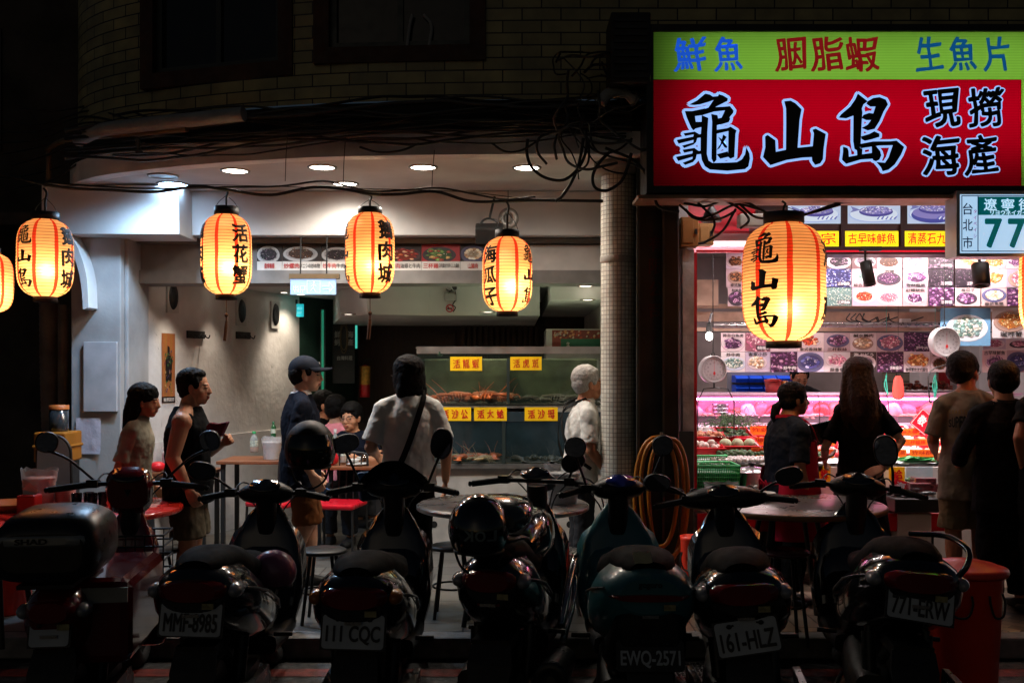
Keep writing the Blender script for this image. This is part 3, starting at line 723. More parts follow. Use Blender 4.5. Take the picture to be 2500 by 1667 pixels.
def outlined(s_, x0, x1, y0, y1, b):
    e = (x1-x0)*.04
    signtext(s_, x0-e, x1+e, y0-e, y1+e, halo, .003, b+.036, name='halo')
    signtext(s_, x0, x1, y0, y1, signblack, .006, b, name='writing')
outlined('龜', 1552, 1722, 216, 393, .030); outlined('山', 1752, 1896, 232, 380, .030); outlined('島', 1926, 2076, 216, 394, .030)
outlined('現', 2119, 2206, 202, 294, .024); outlined('撈', 2222, 2306, 200, 295, .022); outlined('海', 2116, 2204, 312, 404, .024); outlined('產', 2214, 2294, 310, 406, .024)
# rail under the sign
m = MB(); m.box(sx0-.1, sx1, SY-.01, SY+.28, sz0-fw-.035, sz0-fw-.012)
one('sign_rail', m, mat('pale_rail', srgb(150,118,92), .5, .3, var=.3), 'pale metal rail running under the big shop sign', 'rail')

# house number lightbox
HY = 6.5
hb = thing('house_number_box', 'small white lightbox with street name and house number 77', 'sign', at(2195,588,HY))
hx0, hx1, hz0, hz1 = X(2203,HY), X(2440,HY), Zh(582,HY), Zh(447,HY)
m = MB(); b = .022
m.box(hx0-b,hx1+b,HY-.012,HY+.16,hz1,hz1+b); m.box(hx0-b,hx1+b,HY-.012,HY+.16,hz0-b,hz0); m.box(hx0-b,hx0,HY-.012,HY+.16,hz0,hz1); m.box(hx1,hx1+b,HY-.012,HY+.16,hz0,hz1); m.box(hx0,hx1,HY+.14,HY+.16,hz0,hz1)
m.build('case', mat('box_aluminium', (.5,.5,.5), .35, .7), hb)
MB().box(hx0,hx1,HY,HY+.004,hz0,hz1).build('face', emat('number_face', srgb(176,214,246), .9), hb)
gm = emat('number_green', srgb(0,88,92), .75); dkm = emat('number_dark', srgb(10,34,62), .7); hwm = emat('number_white', srgb(190,225,250), 1.0); prp = emat('number_purple', srgb(130,40,120), .8)
def hplate(x0,x1,y0,y1,m_,d,name): return MB().box(X(x0,HY),X(x1,HY),HY-d,HY-d+.001,Zh(y1,HY),Zh(y0,HY)).build(name,m_,hb)
hplate(2247,2440,452,494,gm,.002,'street_band')
fr = MB()
for x0,x1,y0,y1 in ((2208,2440,449,451),(2208,2440,576,578),(2208,2210,451,576),(2245,2247,451,576)): fr.box(X(x0,HY),X(x1,HY),HY-.0025,HY-.0015,Zh(y1,HY),Zh(y0,HY))
fr.build('border', dkm, hb)
def ht(s_, cx_, cy_, w_, h_, m_, bold=.0, d=.0045, name='writing'):
    MB().text(s_, at(cx_,cy_,HY)+Vector((0,-d,0)), (w_/F*HY, h_/F*HY), bold=bold).build(name, m_, hb)
for s_, yy in (('台',480),('北',517),('市',557)): ht(s_, 2222, yy, 23, 27, dkm, .012)
for i, s_ in enumerate('タイペイシ'): ht(s_, 2239, 486+14*i, 7, 9, prp, .01)
for s_, xx in (('遼',2274),('寧',2314),('街',2354)): ht(s_, xx, 470, 30, 28, hwm, .012)
ht('リヨウネイガイ', 2316, 488.5, 84, 11, hwm, .02)
ht('7', 2281, 536, 40, 68, gm, .03); ht('7', 2334, 536, 40, 68, gm, .03)

# hanging escape lightbox in the restaurant mouth and the little green exit lamp
EY = 8.3
ex = thing('exit_lightbox', 'pale blue hanging escape route lightbox with arrow and running figure', 'sign', at(667,676,EY))
x0,x1,z0,z1 = X(667,EY),X(771,EY),Zh(676,EY),Zh(640,EY)
MB().box(x0,x1,EY,EY+.03,z0,z1).build('face', emat('exit_face', srgb(140,172,216), .62), ex)
MB().box(x0-.01,x1+.03,EY-.01,EY+.05,z1,z1+.04).build('housing', mat('exit_housing', srgb(110,96,74), .4, .5), ex)
l_ = MB(); lt = .0035
def seg(a,b): 
    a, b = at(a[0],a[1],EY-.003), at(b[0],b[1],EY-.003); l_.tube([a,b], lt*.6, 4)
for a,b in (((705,645),(735,645)),((735,645),(735,672)),((735,672),(705,672)),((705,672),(705,645)),((740,658),(756,658)),((740,664),(756,664)),((756,664),(756,668)),((756,658),(756,648)),((756,648),(766,660)),((756,672),(766,660))): seg(a,b)
l_.text('出口', at(687,661,EY-.003), (.10,.045), bold=.0); l_.text('EXIT', at(687,669,EY-.003), (.08,.02))
l_.ball(at(721,649,EY-.003),(.008,.002,.008),8,6)
for a,b in (((721,652),(719,661)),((719,661),(724,669)),((719,661),(713,668)),((720,654),(727,657)),((720,654),(714,658))): seg(a,b)
l_.build('pictogram', emat('exit_lines', srgb(190,215,240), .9), ex)
hg = MB(); hg.cyl(at(690,640,EY+.02), Vector((X(690,EY),EY+.02,2.70)), .006); hg.cyl(at(750,640,EY+.02), Vector((X(750,EY),EY+.02,2.70)), .006); hg.build('hanger', cablem, ex)
ge = MB(); gy = 10.8; 
g2 = thing('exit_lamp', 'small teal lit exit lamp on the stucco wall end', 'sign', at(683,727,gy))
ge.box(X(681,gy),X(696,gy),gy,gy+.04,Zh(727,gy),Zh(698,gy)); ge.build('face', emat('teal_exit', srgb(40,190,200), .8), g2)
MB().box(X(679,gy),X(684,gy),gy-.01,gy+.05,Zh(698,gy),Zh(688,gy)).build('bracket', cablem, g2)
gt = MB(); gt.text('出口', at(688,708,gy)+Vector((0,-.004,0)), (.05,.03)); gt.text('EXIT', at(688,718,gy)+Vector((0,-.004,0)), (.05,.025)); gt.build('writing', emat('teal_text', srgb(160,240,245), 1), g2)

# dish-photo signboard over the restaurant mouth
BY = 8.53
sb = thing('dish_signboard', 'long signboard of dish photographs over the restaurant mouth with red and black captions', 'sign', at(590,620,BY))
FOOD = {'brown':[(.09,.03,.012),(.16,.06,.02),(.05,.018,.01),(.3,.12,.04)], 'green':[(.05,.16,.03),(.12,.25,.05),(.35,.05,.02),(.5,.3,.1)], 'red':[(.45,.05,.02),(.6,.12,.03),(.3,.02,.02),(.7,.35,.2)],
 'purple':[(.09,.03,.09),(.20,.09,.20),(.05,.015,.05),(.36,.2,.30)], 'pink':[(.5,.18,.25),(.65,.35,.4),(.35,.08,.16),(.75,.55,.55)], 'orange':[(.6,.22,.05),(.7,.38,.12),(.4,.1,.03),(.8,.6,.3)],
 'cream':[(.7,.55,.38),(.55,.35,.2),(.8,.7,.55),(.4,.22,.12)], 'dark':[(.03,.02,.03),(.08,.05,.08),(.02,.015,.02),(.2,.13,.18)], 'teal':[(.20,.34,.32),(.5,.55,.46),(.10,.2,.16),(.66,.66,.55)], 'blue':[(.05,.05,.18),(.1,.12,.3),(.03,.03,.10),(.35,.35,.5)]}
def dish(mb, c, w_, h_, food, rg, plate=(.8,.78,.78), rim=True, n=46, up=(0,0,1), right=(1,0,0), nrm=(0,-1,0), px=0, pz=-.04, pr=(.43,.36)):
    """a printed photograph of food: a plate or dark bowl and pieces of one dish; without rim the food fills the card"""
    c = Vector(c); up, right, nrm = Vector(up), Vector(right), Vector(nrm)
    def P(u, v, k): return c + right*(max(-.5,min(.5,u))*w_) + up*(max(-.5,min(.5,v))*h_) + nrm*(.0005*k)
    def ell(cx_, cz_, rx, rz, k, seg=22, a0=0): return [P(cx_+rx*math.cos(a0+2*math.pi*i/seg), cz_+rz*math.sin(a0+2*math.pi*i/seg), k) for i in range(seg)]
    cs = FOOD[food]; dk = tuple(x*.45 for x in cs[0]); q_ = rg.uniform(.88,1.16); pr = (pr[0]*q_, pr[1]*q_*rg.uniform(.82,1.05)); px += rg.uniform(-.05,.05); pz += rg.uniform(-.04,.04)
    if rg.random() < .3: plate = rg.choice([(.04,.03,.04),(.08,.08,.16),(.30,.20,.16),(.45,.5,.6)])
    if rim:
        mb.C(tuple(x*.55 for x in plate)).poly(ell(px, pz-.02, pr[0], pr[1], 1)); mb.C(plate).poly(ell(px, pz, pr[0]*.98, pr[1]*.98, 2)); mb.C(tuple(x*.78 for x in plate)).poly(ell(px, pz+.01, pr[0]*.84, pr[1]*.80, 3))
        mb.C(dk).poly(ell(px+.01, pz+.01, pr[0]*.72, pr[1]*.66, 4, 13))
    else: mb.C(dk).poly([P(-.5,-.5,1),P(.5,-.5,1),P(.5,.5,1),P(-.5,.5,1)])
    sty = rg.choice(('chunk','chunk','arc','ring','fan','fine','heap')); k = 5.0
    if not rim and sty in ('fan','ring'): sty = 'chunk'
    def spot(q0=.72):
        a = rg.uniform(0, 2*math.pi); q = math.sqrt(rg.random())*q0
        return (px + pr[0]*q*math.cos(a), pz + .03 + pr[1]*q*math.sin(a)) if rim else (rg.uniform(-.5,.5), rg.uniform(-.5,.5))
    def tone(lo=.6, hi=1.35): f_ = rg.uniform(lo, hi); return tuple(min(.85, x*f_) for x in rg.choice(cs))
    if sty == 'fan':
        for i in range(13): a = math.pi*2*i/13; k += .3; mb.C(tone(.9,1.4)).poly(ell(px+pr[0]*.52*math.cos(a), pz+pr[1]*.5*math.sin(a), .10, .075, k, 9, a)); mb.C(tone(.5,.8)).poly(ell(px+pr[0]*.40*math.cos(a), pz+pr[1]*.38*math.sin(a), .05, .04, k+.15, 7))
    m = {'chunk':int(n*.45),'arc':int(n*.5),'ring':int(n*.22),'fan':int(n*.15),'fine':int(n*1.5),'heap':n}[sty]*(1 if rim else 2)
    for i in range(m):
        u, v = spot(.76 if sty != 'fan' else .3); k += .07; ph = rg.uniform(0, 6.3)
        if sty == 'arc':          # curled strips: shrimp, shredded meat
            r_ = rg.uniform(.05,.10); L = rg.uniform(1.2,2.8); t_ = rg.uniform(.012,.03); mb.C(tone()); A = [ph + L*j/5 for j in range(6)]
            mb.poly([P(u+(r_+t_)*math.cos(a), v+(r_+t_)*1.2*math.sin(a), k) for a in A] + [P(u+(r_-t_)*math.cos(a), v+(r_-t_)*1.2*math.sin(a), k) for a in A[::-1]])
        elif sty == 'ring':
            r_ = rg.uniform(.06,.10); mb.C(tone(.9,1.5)).poly(ell(u, v, r_, r_*.8, k, 12)); mb.C(dk).poly(ell(u, v, r_*.5, r_*.36, k+.03, 9))
        else:
            s_ = {'chunk':rg.uniform(.05,.11),'fine':rg.uniform(.012,.03),'heap':rg.uniform(.025,.06),'fan':rg.uniform(.02,.05)}[sty]; nn = rg.choice((4,5,6,7)); sh = [rg.uniform(.6,1.1) for j in range(nn)]; el = rg.uniform(.5,1)
            def pg(g, ox, oy, kk): return [P(u+ox+g*s_*sh[j]*math.cos(ph+2*math.pi*j/nn), v+oy+g*s_*sh[j]*el*1.2*math.sin(ph+2*math.pi*j/nn), kk) for j in range(nn)]
            t_ = tone(); mb.C(tuple(x*.4 for x in t_)).poly(pg(1,.004,-.012,k)); mb.C(t_).poly(pg(.9,0,0,k+.03))
            if s_ > .04: mb.C(tuple(min(.85,x*1.7+.03) for x in t_)).poly(pg(.35,-.01,.012,k+.05))
    for i in range(7): u, v = spot(.6); k += .05; mb.C((.06,.18,.05) if i % 2 else (.66,.58,.55)).poly(ell(u, v, rg.uniform(.008,.02), rg.uniform(.008,.03), k, 5, i))
panes = [(590,648,'dark','醬爆鵝腸'),(648,738,'brown','炒螺肉 タニシの炒め物'),(738,815,'dark','炒牛肉 牛肉炒め'),(815,880,'brown','鵝肉 ガチョウ'),(880,968,'red','炒羊肉 油條と牛肉'),(968,1057,'green','三杯雞 三杯(醤油で甘辛くした)鶏肉'),(1057,1115,'cream','山豬肉'),(1115,1160,'brown','炒飯')]
for i, (xa_, xb_, fd, tx) in enumerate(panes):
    mb = MB(); rg = random.Random(i+40); w_ = (xb_-xa_-1)/F*BY; cc = at((xa_+xb_)/2, 590, BY)
    zt, zm, zb = Zh(561,BY), Zh(600,BY), Zh(621,BY)
    mb.C((.02,.015,.015) if fd != 'green' else (.35,.02,.03)).box(cc.x-w_/2, cc.x+w_/2, BY, BY+.015, zm, zt); mb.C((.62,.6,.57)).box(cc.x-w_/2, cc.x+w_/2, BY, BY+.015, zb, zm-.001)
    dish(mb, (cc.x, BY-.001, (zt+zm)/2), w_, zt-zm, fd, rg, n=70, pr=(.46,.52), pz=-.1, plate=(.5,.5,.5))
    po = mb.build('photo_panel', PRINT, sb)
    parts = tx.split(' ')
    t_ = MB(); t_.C((.45,.02,.02)).text(parts[0], (cc.x - (w_*.26 if len(parts)>1 else 0), BY-.004, (zb+zm)/2), (w_*.40, .045), bold=.012)
    if len(parts) > 1: t_.C((.02,.02,.02)).text(parts[1], (cc.x + w_*.21, BY-.004, (zb+zm)/2), (w_*.52, .042), bold=.012)
    t_.build('caption', PRINT, po)
MB().box(X(1218,BY),X(1382,BY),BY,BY+.02,Zh(622,BY),Zh(563,BY)).build('blank_panel', mat('blank_panel', (.6,.57,.54), .5), sb)

# lightbox row over the seafood counter
LY = 8.0
lb = thing('dish_lightbox', 'dark red frame of backlit fish dish photographs over yellow name strips', 'sign', at(1700,580,LY))
mr_ = mat('maroon_frame', srgb(58,16,18), .4, var=.2)
fr = MB(); fx0, fx1 = X(1738,LY), X(2640,LY)
panels = [(1810+137*i, 1810+137*i+122) for i in range(6)]
fr.box(fx0,fx1,LY+.03,LY+.25,Zh(584,LY),Zh(444,LY))
prev = fx0
for a,b in panels:
    fr.box(prev, X(a,LY), LY, LY+.029, Zh(566,LY), Zh(458,LY)); prev = X(b,LY)
fr.box(prev, fx1, LY, LY+.029, Zh(566,LY), Zh(458,LY)); fr.box(fx0,fx1,LY-.005,LY+.029,Zh(458,LY)+.001,Zh(444,LY)); fr.box(fx0,fx1,LY-.005,LY+.029,Zh(584,LY),Zh(566,LY)-.001)
fr.build('frame', mr_, lb)
MB().box(fx0,fx1,LY-.012,LY-.0055,Zh(579,LY),Zh(575.5,LY)).build('red_edge', emat('red_edge', srgb(215,10,40), .8), lb)
pic = emat('backlit_print', s=.75, vcol=True); yel = emat('yellow_strip', srgb(246,226,10), .95); redink = emat('red_strip_ink', srgb(222,20,10), .8)
names = ['佛跳宗','古早味鮮魚','清蒸石九公','清蒸鮮魚','三杯花枝','鹽烤蝦']
for i, (a,b) in enumerate(panels):
    mb = MB(); rg = random.Random(90+i); z0,z1 = Zh(513,LY), Zh(461,LY); w_ = (b-a)/F*LY; cx_ = X((a+b)/2,LY)
    mb.C((.55,.66,.86)).box(X(a,LY),X(b,LY),LY+.012,LY+.02,z0,z1)
    cc = Vector((cx_, LY+.010, (z0+z1)/2)); P = lambda u,v,k: cc + Vector((u*w_, -.0008*k, v*(z1-z0)))
    # white platter, then the fish drawn as body, tail, fin and scales
    def el(cx2,cz2,rx,rz,k,c_,seg=26): mb.C(c_).poly([P(cx2+rx*math.cos(2*math.pi*j/seg), cz2+rz*math.sin(2*math.pi*j/seg), k) for j in range(seg)])
    el(.0,-.12,.47,.34,1,(.42,.55,.85)); el(0,-.08,.45,.33,2,(.70,.80,.95))
    fy = .10 if i != 2 else .22
    if i % 3 == 2: el(0,-.12,.42,.36,3,(.05,.06,.35)); el(0,-.02,.40,.28,3.5,(.25,.22,.55))
    el(.04,fy-.08,.32,.22,4,(.06,.05,.30)); el(.04,fy-.02,.31,.18,5,(.20,.18,.50))
    mb.C((.18,.2,.5)).poly([P(-.25,fy,5.5),P(-.44,fy+.16,5.5),P(-.40,fy,5.5),P(-.45,fy-.12,5.5)])
    for k in range(110):
        a_ = rg.uniform(0,6.28); q = math.sqrt(rg.random()); u, v = .04+.29*q*math.cos(a_), fy-.01+.16*q*math.sin(a_); s_ = rg.uniform(.012,.03)
        f_ = rg.uniform(.5,1.6); mb.C(tuple(min(.9,x*f_) for x in rg.choice([(.25,.22,.5),(.5,.45,.7),(.12,.1,.36),(.75,.72,.85)])))
        mb.poly([P(u-s_,v,6+k*.03),P(u,v+s_*1.3,6+k*.03),P(u+s_,v,6+k*.03),P(u,v-s_*1.3,6+k*.03)])
    for k in range(9):
        mb.C((.85,.9,.95) if k%2 else (.10,.12,.5)); u = .05+.04*k; mb.poly([P(u,-.30+.02*math.sin(k),11),P(u+.05,-.18,11),P(u+.06,-.2,11),P(u+.02,-.34,11)])
    po = mb.build('dish_photo', pic, lb)
    ys = MB().box(X(a-6,LY),X(b-6,LY),LY-.006,LY-.001,Zh(566,LY),Zh(531,LY)).build('name_strip', yel, lb)
    MB().text(names[i], (X((a+b)/2-6,LY), LY-.009, Zh(548,LY)), (w_*.90, .095), bold=.012, brush=.8, fit=False).build('writing', redink, ys)
# ================================================================== PEOPLE
def ringset(mb, rows, n=18):
    """closed body of elliptical rings: (x, y, z, rx, ry)"""
    rings = []
    for x, y, z, rx, ry in rows:
        rings.append([(x + rx*math.cos(2*math.pi*k/n), y + ry*math.sin(2*math.pi*k/n), z) for k in range(n)])
    mb.loft(rings)
def limb(mb, a, b, ra, rb, mid=None, n=14, round_=(True, True)):
    a, b = Vector(a), Vector(b); rm = mid if mid else (ra+rb)/2*1.03
    mb.tube([a, a.lerp(b,.35), a.lerp(b,.7), b], [ra, rm, (rm+rb)/2, rb], n)
    if round_[0]: mb.ball(a, ra, n, 8)
    if round_[1]: mb.ball(b, rb, n, 8)
def remeshed(name, mb, mats, parent, voxel=.007, smooth=3, disp=0.0, dscale=.08, sfac=.5):
    me = bpy.data.meshes.new('tmp'); me.from_pydata([tuple(v) for v in mb.v], [], mb.f)
    bm = bmesh.new(); bm.from_mesh(me); bmesh.ops.recalc_face_normals(bm, faces=bm.faces); bm.to_mesh(me); bm.free()
    o = bpy.data.objects.new('tmp', me); col.objects.link(o)
    r = o.modifiers.new('r', 'REMESH'); r.mode = 'VOXEL'; r.voxel_size = voxel; r.use_smooth_shade = True
    if smooth: s = o.modifiers.new('s', 'SMOOTH'); s.factor = sfac; s.iterations = smooth
    if disp:
        tx = bpy.data.textures.new('folds', 'CLOUDS'); tx.noise_scale = dscale; tx.noise_depth = 2
        d = o.modifiers.new('d', 'DISPLACE'); d.texture = tx; d.strength = disp; d.mid_level = .5; d.texture_coords = 'LOCAL'
    dg = bpy.context.evaluated_depsgraph_get(); dg.update()
    out = bpy.data.meshes.new_from_object(o.evaluated_get(dg)); bpy.data.objects.remove(o)
    out.name = name
    for p in out.polygons: p.use_smooth = True
    if not isinstance(mats, (list, tuple)): mats = [mats]
    out.materials.clear()
    for m in mats: out.materials.append(m)
    ob = bpy.data.objects.new(name, out); col.objects.link(ob); ob.parent = parent; WL[ob.name] = Vector()
    return ob
def skin(name, c): return mat(name, c, .5, var=.12, scale=9, bump=.06, bscale=60, sss=.08, rvar=.1)
SKIN = skin('warm_skin', srgb(196,140,108)); SKIN2 = skin('tan_skin', srgb(170,112,80)); SKIN3 = skin('pale_skin', srgb(208,158,130))
eyem = mat('eye_dark', (.02,.014,.012), .3); lipm = mat('lips', srgb(150,78,68), .5); browm = mat('brow_hair', (.012,.010,.009), .7)
hairm = mat('black_hair', (.004,.0035,.0035), .6, spec=.12, var=.4, scale=40, bump=.5, bscale=60, stretch=(3,3,.6)); hairg = mat('grey_hair', (.30,.28,.26), .5, var=.35, scale=60, bump=.6, bscale=90, stretch=(3,3,.7)); hairb = mat('brown_hair', srgb(34,19,13), .5, spec=.2, var=.45, scale=50, bump=.6, bscale=70, stretch=(5,5,.25))
def cloth(name, c, rough=.85, **k): return mat(name, c, rough, var=k.pop('var',.12), scale=k.pop('scale',10), bump=k.pop('bump',.25), bscale=k.pop('bscale',25), rvar=.1, spec=.12, **k)

def hand(mb, wrist, tip_dir, palm_n, side, curl=.5, s=1.0):
    """palm and five bent fingers; tip_dir along the hand, palm_n out of the palm, side = +1/-1 thumb side"""
    d = Vector(tip_dir).normalized(); n_ = Vector(palm_n); n_ = (n_ - d*n_.dot(d)).normalized(); t = d.cross(n_)*side
    w_ = Vector(wrist)
    for k in range(4):
        o = (k-1.5)*.0195*s
        mb.tube([w_ + t*(-o*.6), w_ + d*.045*s - t*o*.9, w_ + d*.088*s - t*o], [.015*s,.0145*s,.0115*s], 8)
        L = (.070,.078,.072,.056)[k]*s; b0 = w_ + d*.088*s - t*o
        a1 = curl*.75; a2 = curl*1.5
        d1 = (d*math.cos(a1) + n_*math.sin(a1)); d2 = (d*math.cos(a2) + n_*math.sin(a2))
        j1 = b0 + d1*L*.5; j2 = j1 + d2*L*.5
        mb.tube([b0, j1, j2], [.0100*s,.0092*s,.0078*s], 8); mb.ball(j2, .0078*s, 8, 5); mb.ball(j1, .0092*s, 8, 5); mb.ball(b0, .0108*s, 8, 5)
    b0 = w_ + d*.028*s + t*.022*s; j1 = b0 + (d*.72 + t*.6 + n_*.25).normalized()*.038*s; j2 = j1 + (d*.9 + t*.1 + n_*(.25+curl*.4)).normalized()*.03*s
    mb.tube([w_ + d*.012*s, b0, j1, j2], [.017*s,.0145*s,.0105*s,.0085*s], 8); mb.ball(j2, .0085*s, 8, 5)

def head_shape(mb, c, yaw, pitch=0, s=1.0, fem=False):
    """face towards local +Y turned by yaw; c = centre of the skull"""
    M = Matrix.Translation(Vector(c)) @ Matrix.Rotation(yaw, 4, 'Z') @ Matrix.Rotation(pitch, 4, 'X') @ Matrix.Scale(s, 4)
    def ball(p, r): mb.ball(M @ Vector(p), tuple(x*s for x in r), 16, 11, (Matrix.Rotation(yaw,4,'Z') @ Matrix.Rotation(pitch,4,'X')))
    ball((0,-.012,.030),(.076,.094,.088)); ball((0,.012,-.012),(.068,.080,.080))
    ball((0,.030,-.060),(.054,.056,.050)); ball((0,.052,-.088),(.026,.026,.022))      # jaw, chin
    ball((.038,.040,-.030),(.030,.034,.034)); ball((-.038,.040,-.030),(.030,.034,.034))   # cheeks
    ball((0,.074,.018),(.046,.016,.014))                                   # brow ridge
    mb.tube([M @ Vector(p) for p in ((0,.084,.012),(0,.094,-.012),(0,.101,-.030),(0,.088,-.038))], [.0085*s,.0105*s,.0135*s,.011*s], 8)
    ball((.011,.092,-.033),(.0085,.010,.008)); ball((-.011,.092,-.033),(.0085,.010,.008))
    ball((0,.085,-.056),(.021,.011,.0075)); ball((0,.083,-.067),(.018,.011,.0075))     # lips
    for sx in (-1,1):
        ball((sx*.029,.080,.000),(.0135,.008,.0095))
        ball((sx*.077,-.004,-.008),(.010,.018,.031)); ball((sx*.074,.002,-.028),(.008,.012,.014))
    return M
def paint_head(ob, M, pts):
    """material index by nearness to points given in head space"""
    inv = [(Vector(p), r, i) for p, r, i in pts]; Mi = M.inverted()
    for p in ob.data.polygons:
        q = Mi @ p.center
        if q.length > .17: continue
        for c_, r, i in inv:
            dx = q - c_
            if abs(dx.x) < r[0] and abs(dx.y) < r[1] and abs(dx.z) < r[2]: p.material_index = i
FACE = []
for sx in (-1,1): FACE += [((sx*.030,.088,.000),(.013,.025,.0038),1), ((sx*.030,.088,.0195),(.018,.03,.0035),2)]
FACE += [((0,.09,-.0615),(.020,.02,.0065),3)]

def person(label, x, y, yaw, H, p):
    """p: pose and clothing. Local axes: +Y ahead, +X the person's own right-hand side"""
    root = thing('person', label, 'person', (0,0,0), p.get('group'))
    k = H/1.765; sk = p.get('skin', SKIN); fem = p.get('fem', False); bw = p.get('build', 1.0)
    sit = p.get('sit', 0)
    hip = .93 if not sit else sit
    lean = p.get('lean', 0.0)              # metres the shoulders come forward
    def T(z):                              # forward shift of the trunk at height z above the hips
        return lean*max(0, (z))/.5
    zs = hip + .50                         # shoulder line
    sw = (.150 if fem else .172)*bw
    mb = MB()
    ringset(mb, [(0,T(-.05),hip-.10,.11*bw,.10*bw),(0,T(0),hip,.160*bw,.115*bw),(0,T(.13),hip+.13,.135*bw,.10*bw),(0,T(.3),hip+.30,.155*bw,.112*bw),(0,T(.42),hip+.42,.155*bw,.105*bw),(0,T(.53),hip+.53,.09,.07)])
    nk = Vector((0,T(.52),hip+.52)); hd = p.get('head', {}); hc = Vector((hd.get('x',0), T(.52)+.035+hd.get('y',0), hip+.52+.163+hd.get('z',0)))
    limb(mb, nk, hc + Vector((0,-.02,-.05)), .064*bw**.5, .058*bw**.5)
    M = head_shape(mb, hc, R(hd.get('yaw',0)), R(hd.get('pitch',0)), 1.13, fem)
    sh = {}
    for nm, sx in (('r',1),('l',-1)):
        S_ = Vector((sx*sw, T(.46)+p.get(nm+'sy',0), zs-.062)); sh[nm] = S_
        E_ = Vector(p.get(nm+'e', (sx*(sw+.055), T(.3)-.02, zs-.32))); W_ = Vector(p.get(nm+'w', (sx*(sw+.05), T(.2)+.04, zs-.57)))
        ar = .80 if fem else 1.0
        mb.ball(S_, .060*ar*bw, 14, 9); mb.tube([nk+Vector((sx*.02,0,.02)), S_.lerp(nk,.45)+Vector((0,0,.012)), S_],[.05,.052*bw,.056*bw],12); limb(mb, S_, E_, .052*ar*bw, .041*ar*bw, .050*ar*bw); limb(mb, E_, W_, .042*ar*bw, .027*ar, .040*ar*bw)
        d = (W_ - E_).normalized(); hdir = Vector(p.get(nm+'hd', d)); pn = Vector(p.get(nm+'hn', (-sx,0,0)))
        hand(mb, W_, hdir, pn, p.get(nm+'hs', sx*1.0), p.get(nm+'curl', .5), .92 if fem else 1.0)
        sh[nm+'e'] = E_; sh[nm+'w'] = W_
        hx = sx*.088; K_ = Vector(p.get(nm+'k', (hx*1.05, .02, .49))); A_ = Vector(p.get(nm+'a', (hx*1.1, -.03, .085)))
        limb(mb, (hx,T(0),hip-.03), K_, .086*bw, .056*bw, .080*bw); limb(mb, K_, A_, .056*bw, .036, .058*bw)
        sh[nm+'k'] = K_; sh[nm+'a'] = A_; sh[nm+'h'] = Vector((hx,T(0),hip-.03))
    body = remeshed('body', mb, [sk, eyem, browm, lipm], root, .0062, 3)
    paint_head(body, M, FACE)
    # shoes
    for nm in 'rl':
        A_ = sh[nm+'a']; s = MB(); f = Vector(p.get(nm+'foot', (0,1,0))).normalized(); sd = Vector((f.y,-f.x,0))
        rings = []
        for t, wd, ht, z0 in ((-.075,.030,.07,.0),(-.05,.038,.085,0),(.0,.040,.10,0),(.06,.046,.075,0),(.13,.048,.055,0),(.175,.036,.045,.004),(.19,.018,.03,.01)):
            c_ = Vector((A_.x,A_.y,A_.z-.085)) + f*t
            rings.append([c_ + sd*wd*math.copysign(abs(math.cos(a))**.7, math.cos(a)) + Vector((0,0,z0 + ht*.5 + ht*.5*math.copysign(abs(math.sin(a))**.7, math.sin(a)))) for a in [2*math.pi*j/14 for j in range(14)]])
        s.loft(rings, smooth=True); ob = s.build('shoe', p.get('shoe', mat('dark_shoe', (.015,.014,.014), .5)), None); ob.parent = root
    # ---------------- clothes
    g = .014
    top = p.get('top')
    if top:
        c = MB(); z0 = hip + top.get('hem', -.12); fl = top.get('flare', 1.0)
        rows = []
        for z, rx, ry in ((z0,.172*fl,.128*fl),(hip+.0,.170*fl,.126*fl),(hip+.13,.155*fl**.5,.118),(hip+.30,.168,.125),(hip+.40,.166,.118),(hip+.46,.13,.095),(hip+.52,.078,.072),(hip+.545,.066,.064)):
            if z >= z0: rows.append((0, T(z-hip), z, (rx+g)*bw, (ry+g)*bw))
        ringset(c, rows, 24)
        sl_ = top.get('sleeve', .62)
        for nm, sx in (('r',1),('l',-1)):
            S_, E_, W_ = sh[nm], sh[nm+'e'], sh[nm+'w']
            if sl_ > 0:
                c.ball(S_, .067*bw, 14, 9); ar = .86 if fem else 1.0; c.tube([nk+Vector((sx*.03,0,.0)), S_.lerp(nk,.45)+Vector((0,0,.014)), S_],[.056,.060*bw,.066*bw],14)
                if sl_ <= 1: c.tube([S_, S_.lerp(E_, sl_*.6), S_.lerp(E_, sl_)], [.067*bw*ar,.068*bw*ar,.073*bw*ar], 16)
                else:
                    c.tube([S_, S_.lerp(E_,.5), E_], [.068*bw,.064*bw,.058*bw], 16); c.ball(E_,.058*bw,14,8); c.tube([E_, E_.lerp(W_, sl_-1)], [.058*bw,.052*bw], 16)
            elif sl_ == 0: c.ball(S_ + Vector((-sx*.045,0,.005)), (.05*bw,.07*bw,.062*bw), 14, 9)
        remeshed(top.get('name','shirt'), c, top['mat'], root, .0075, 3, .021, .085)
        if top.get('collar'):
            q = MB(); zc = hip+.535
            q.lathe([(.078,-.012),(.082,0),(.072,.030),(.066,.028),(.070,0)], (0,T(.54)+.004,zc), 24, Matrix.Rotation(R(8),4,'X'))
            q.build('collar', top['collar'], None).parent = root
    bot = p.get('bottom')
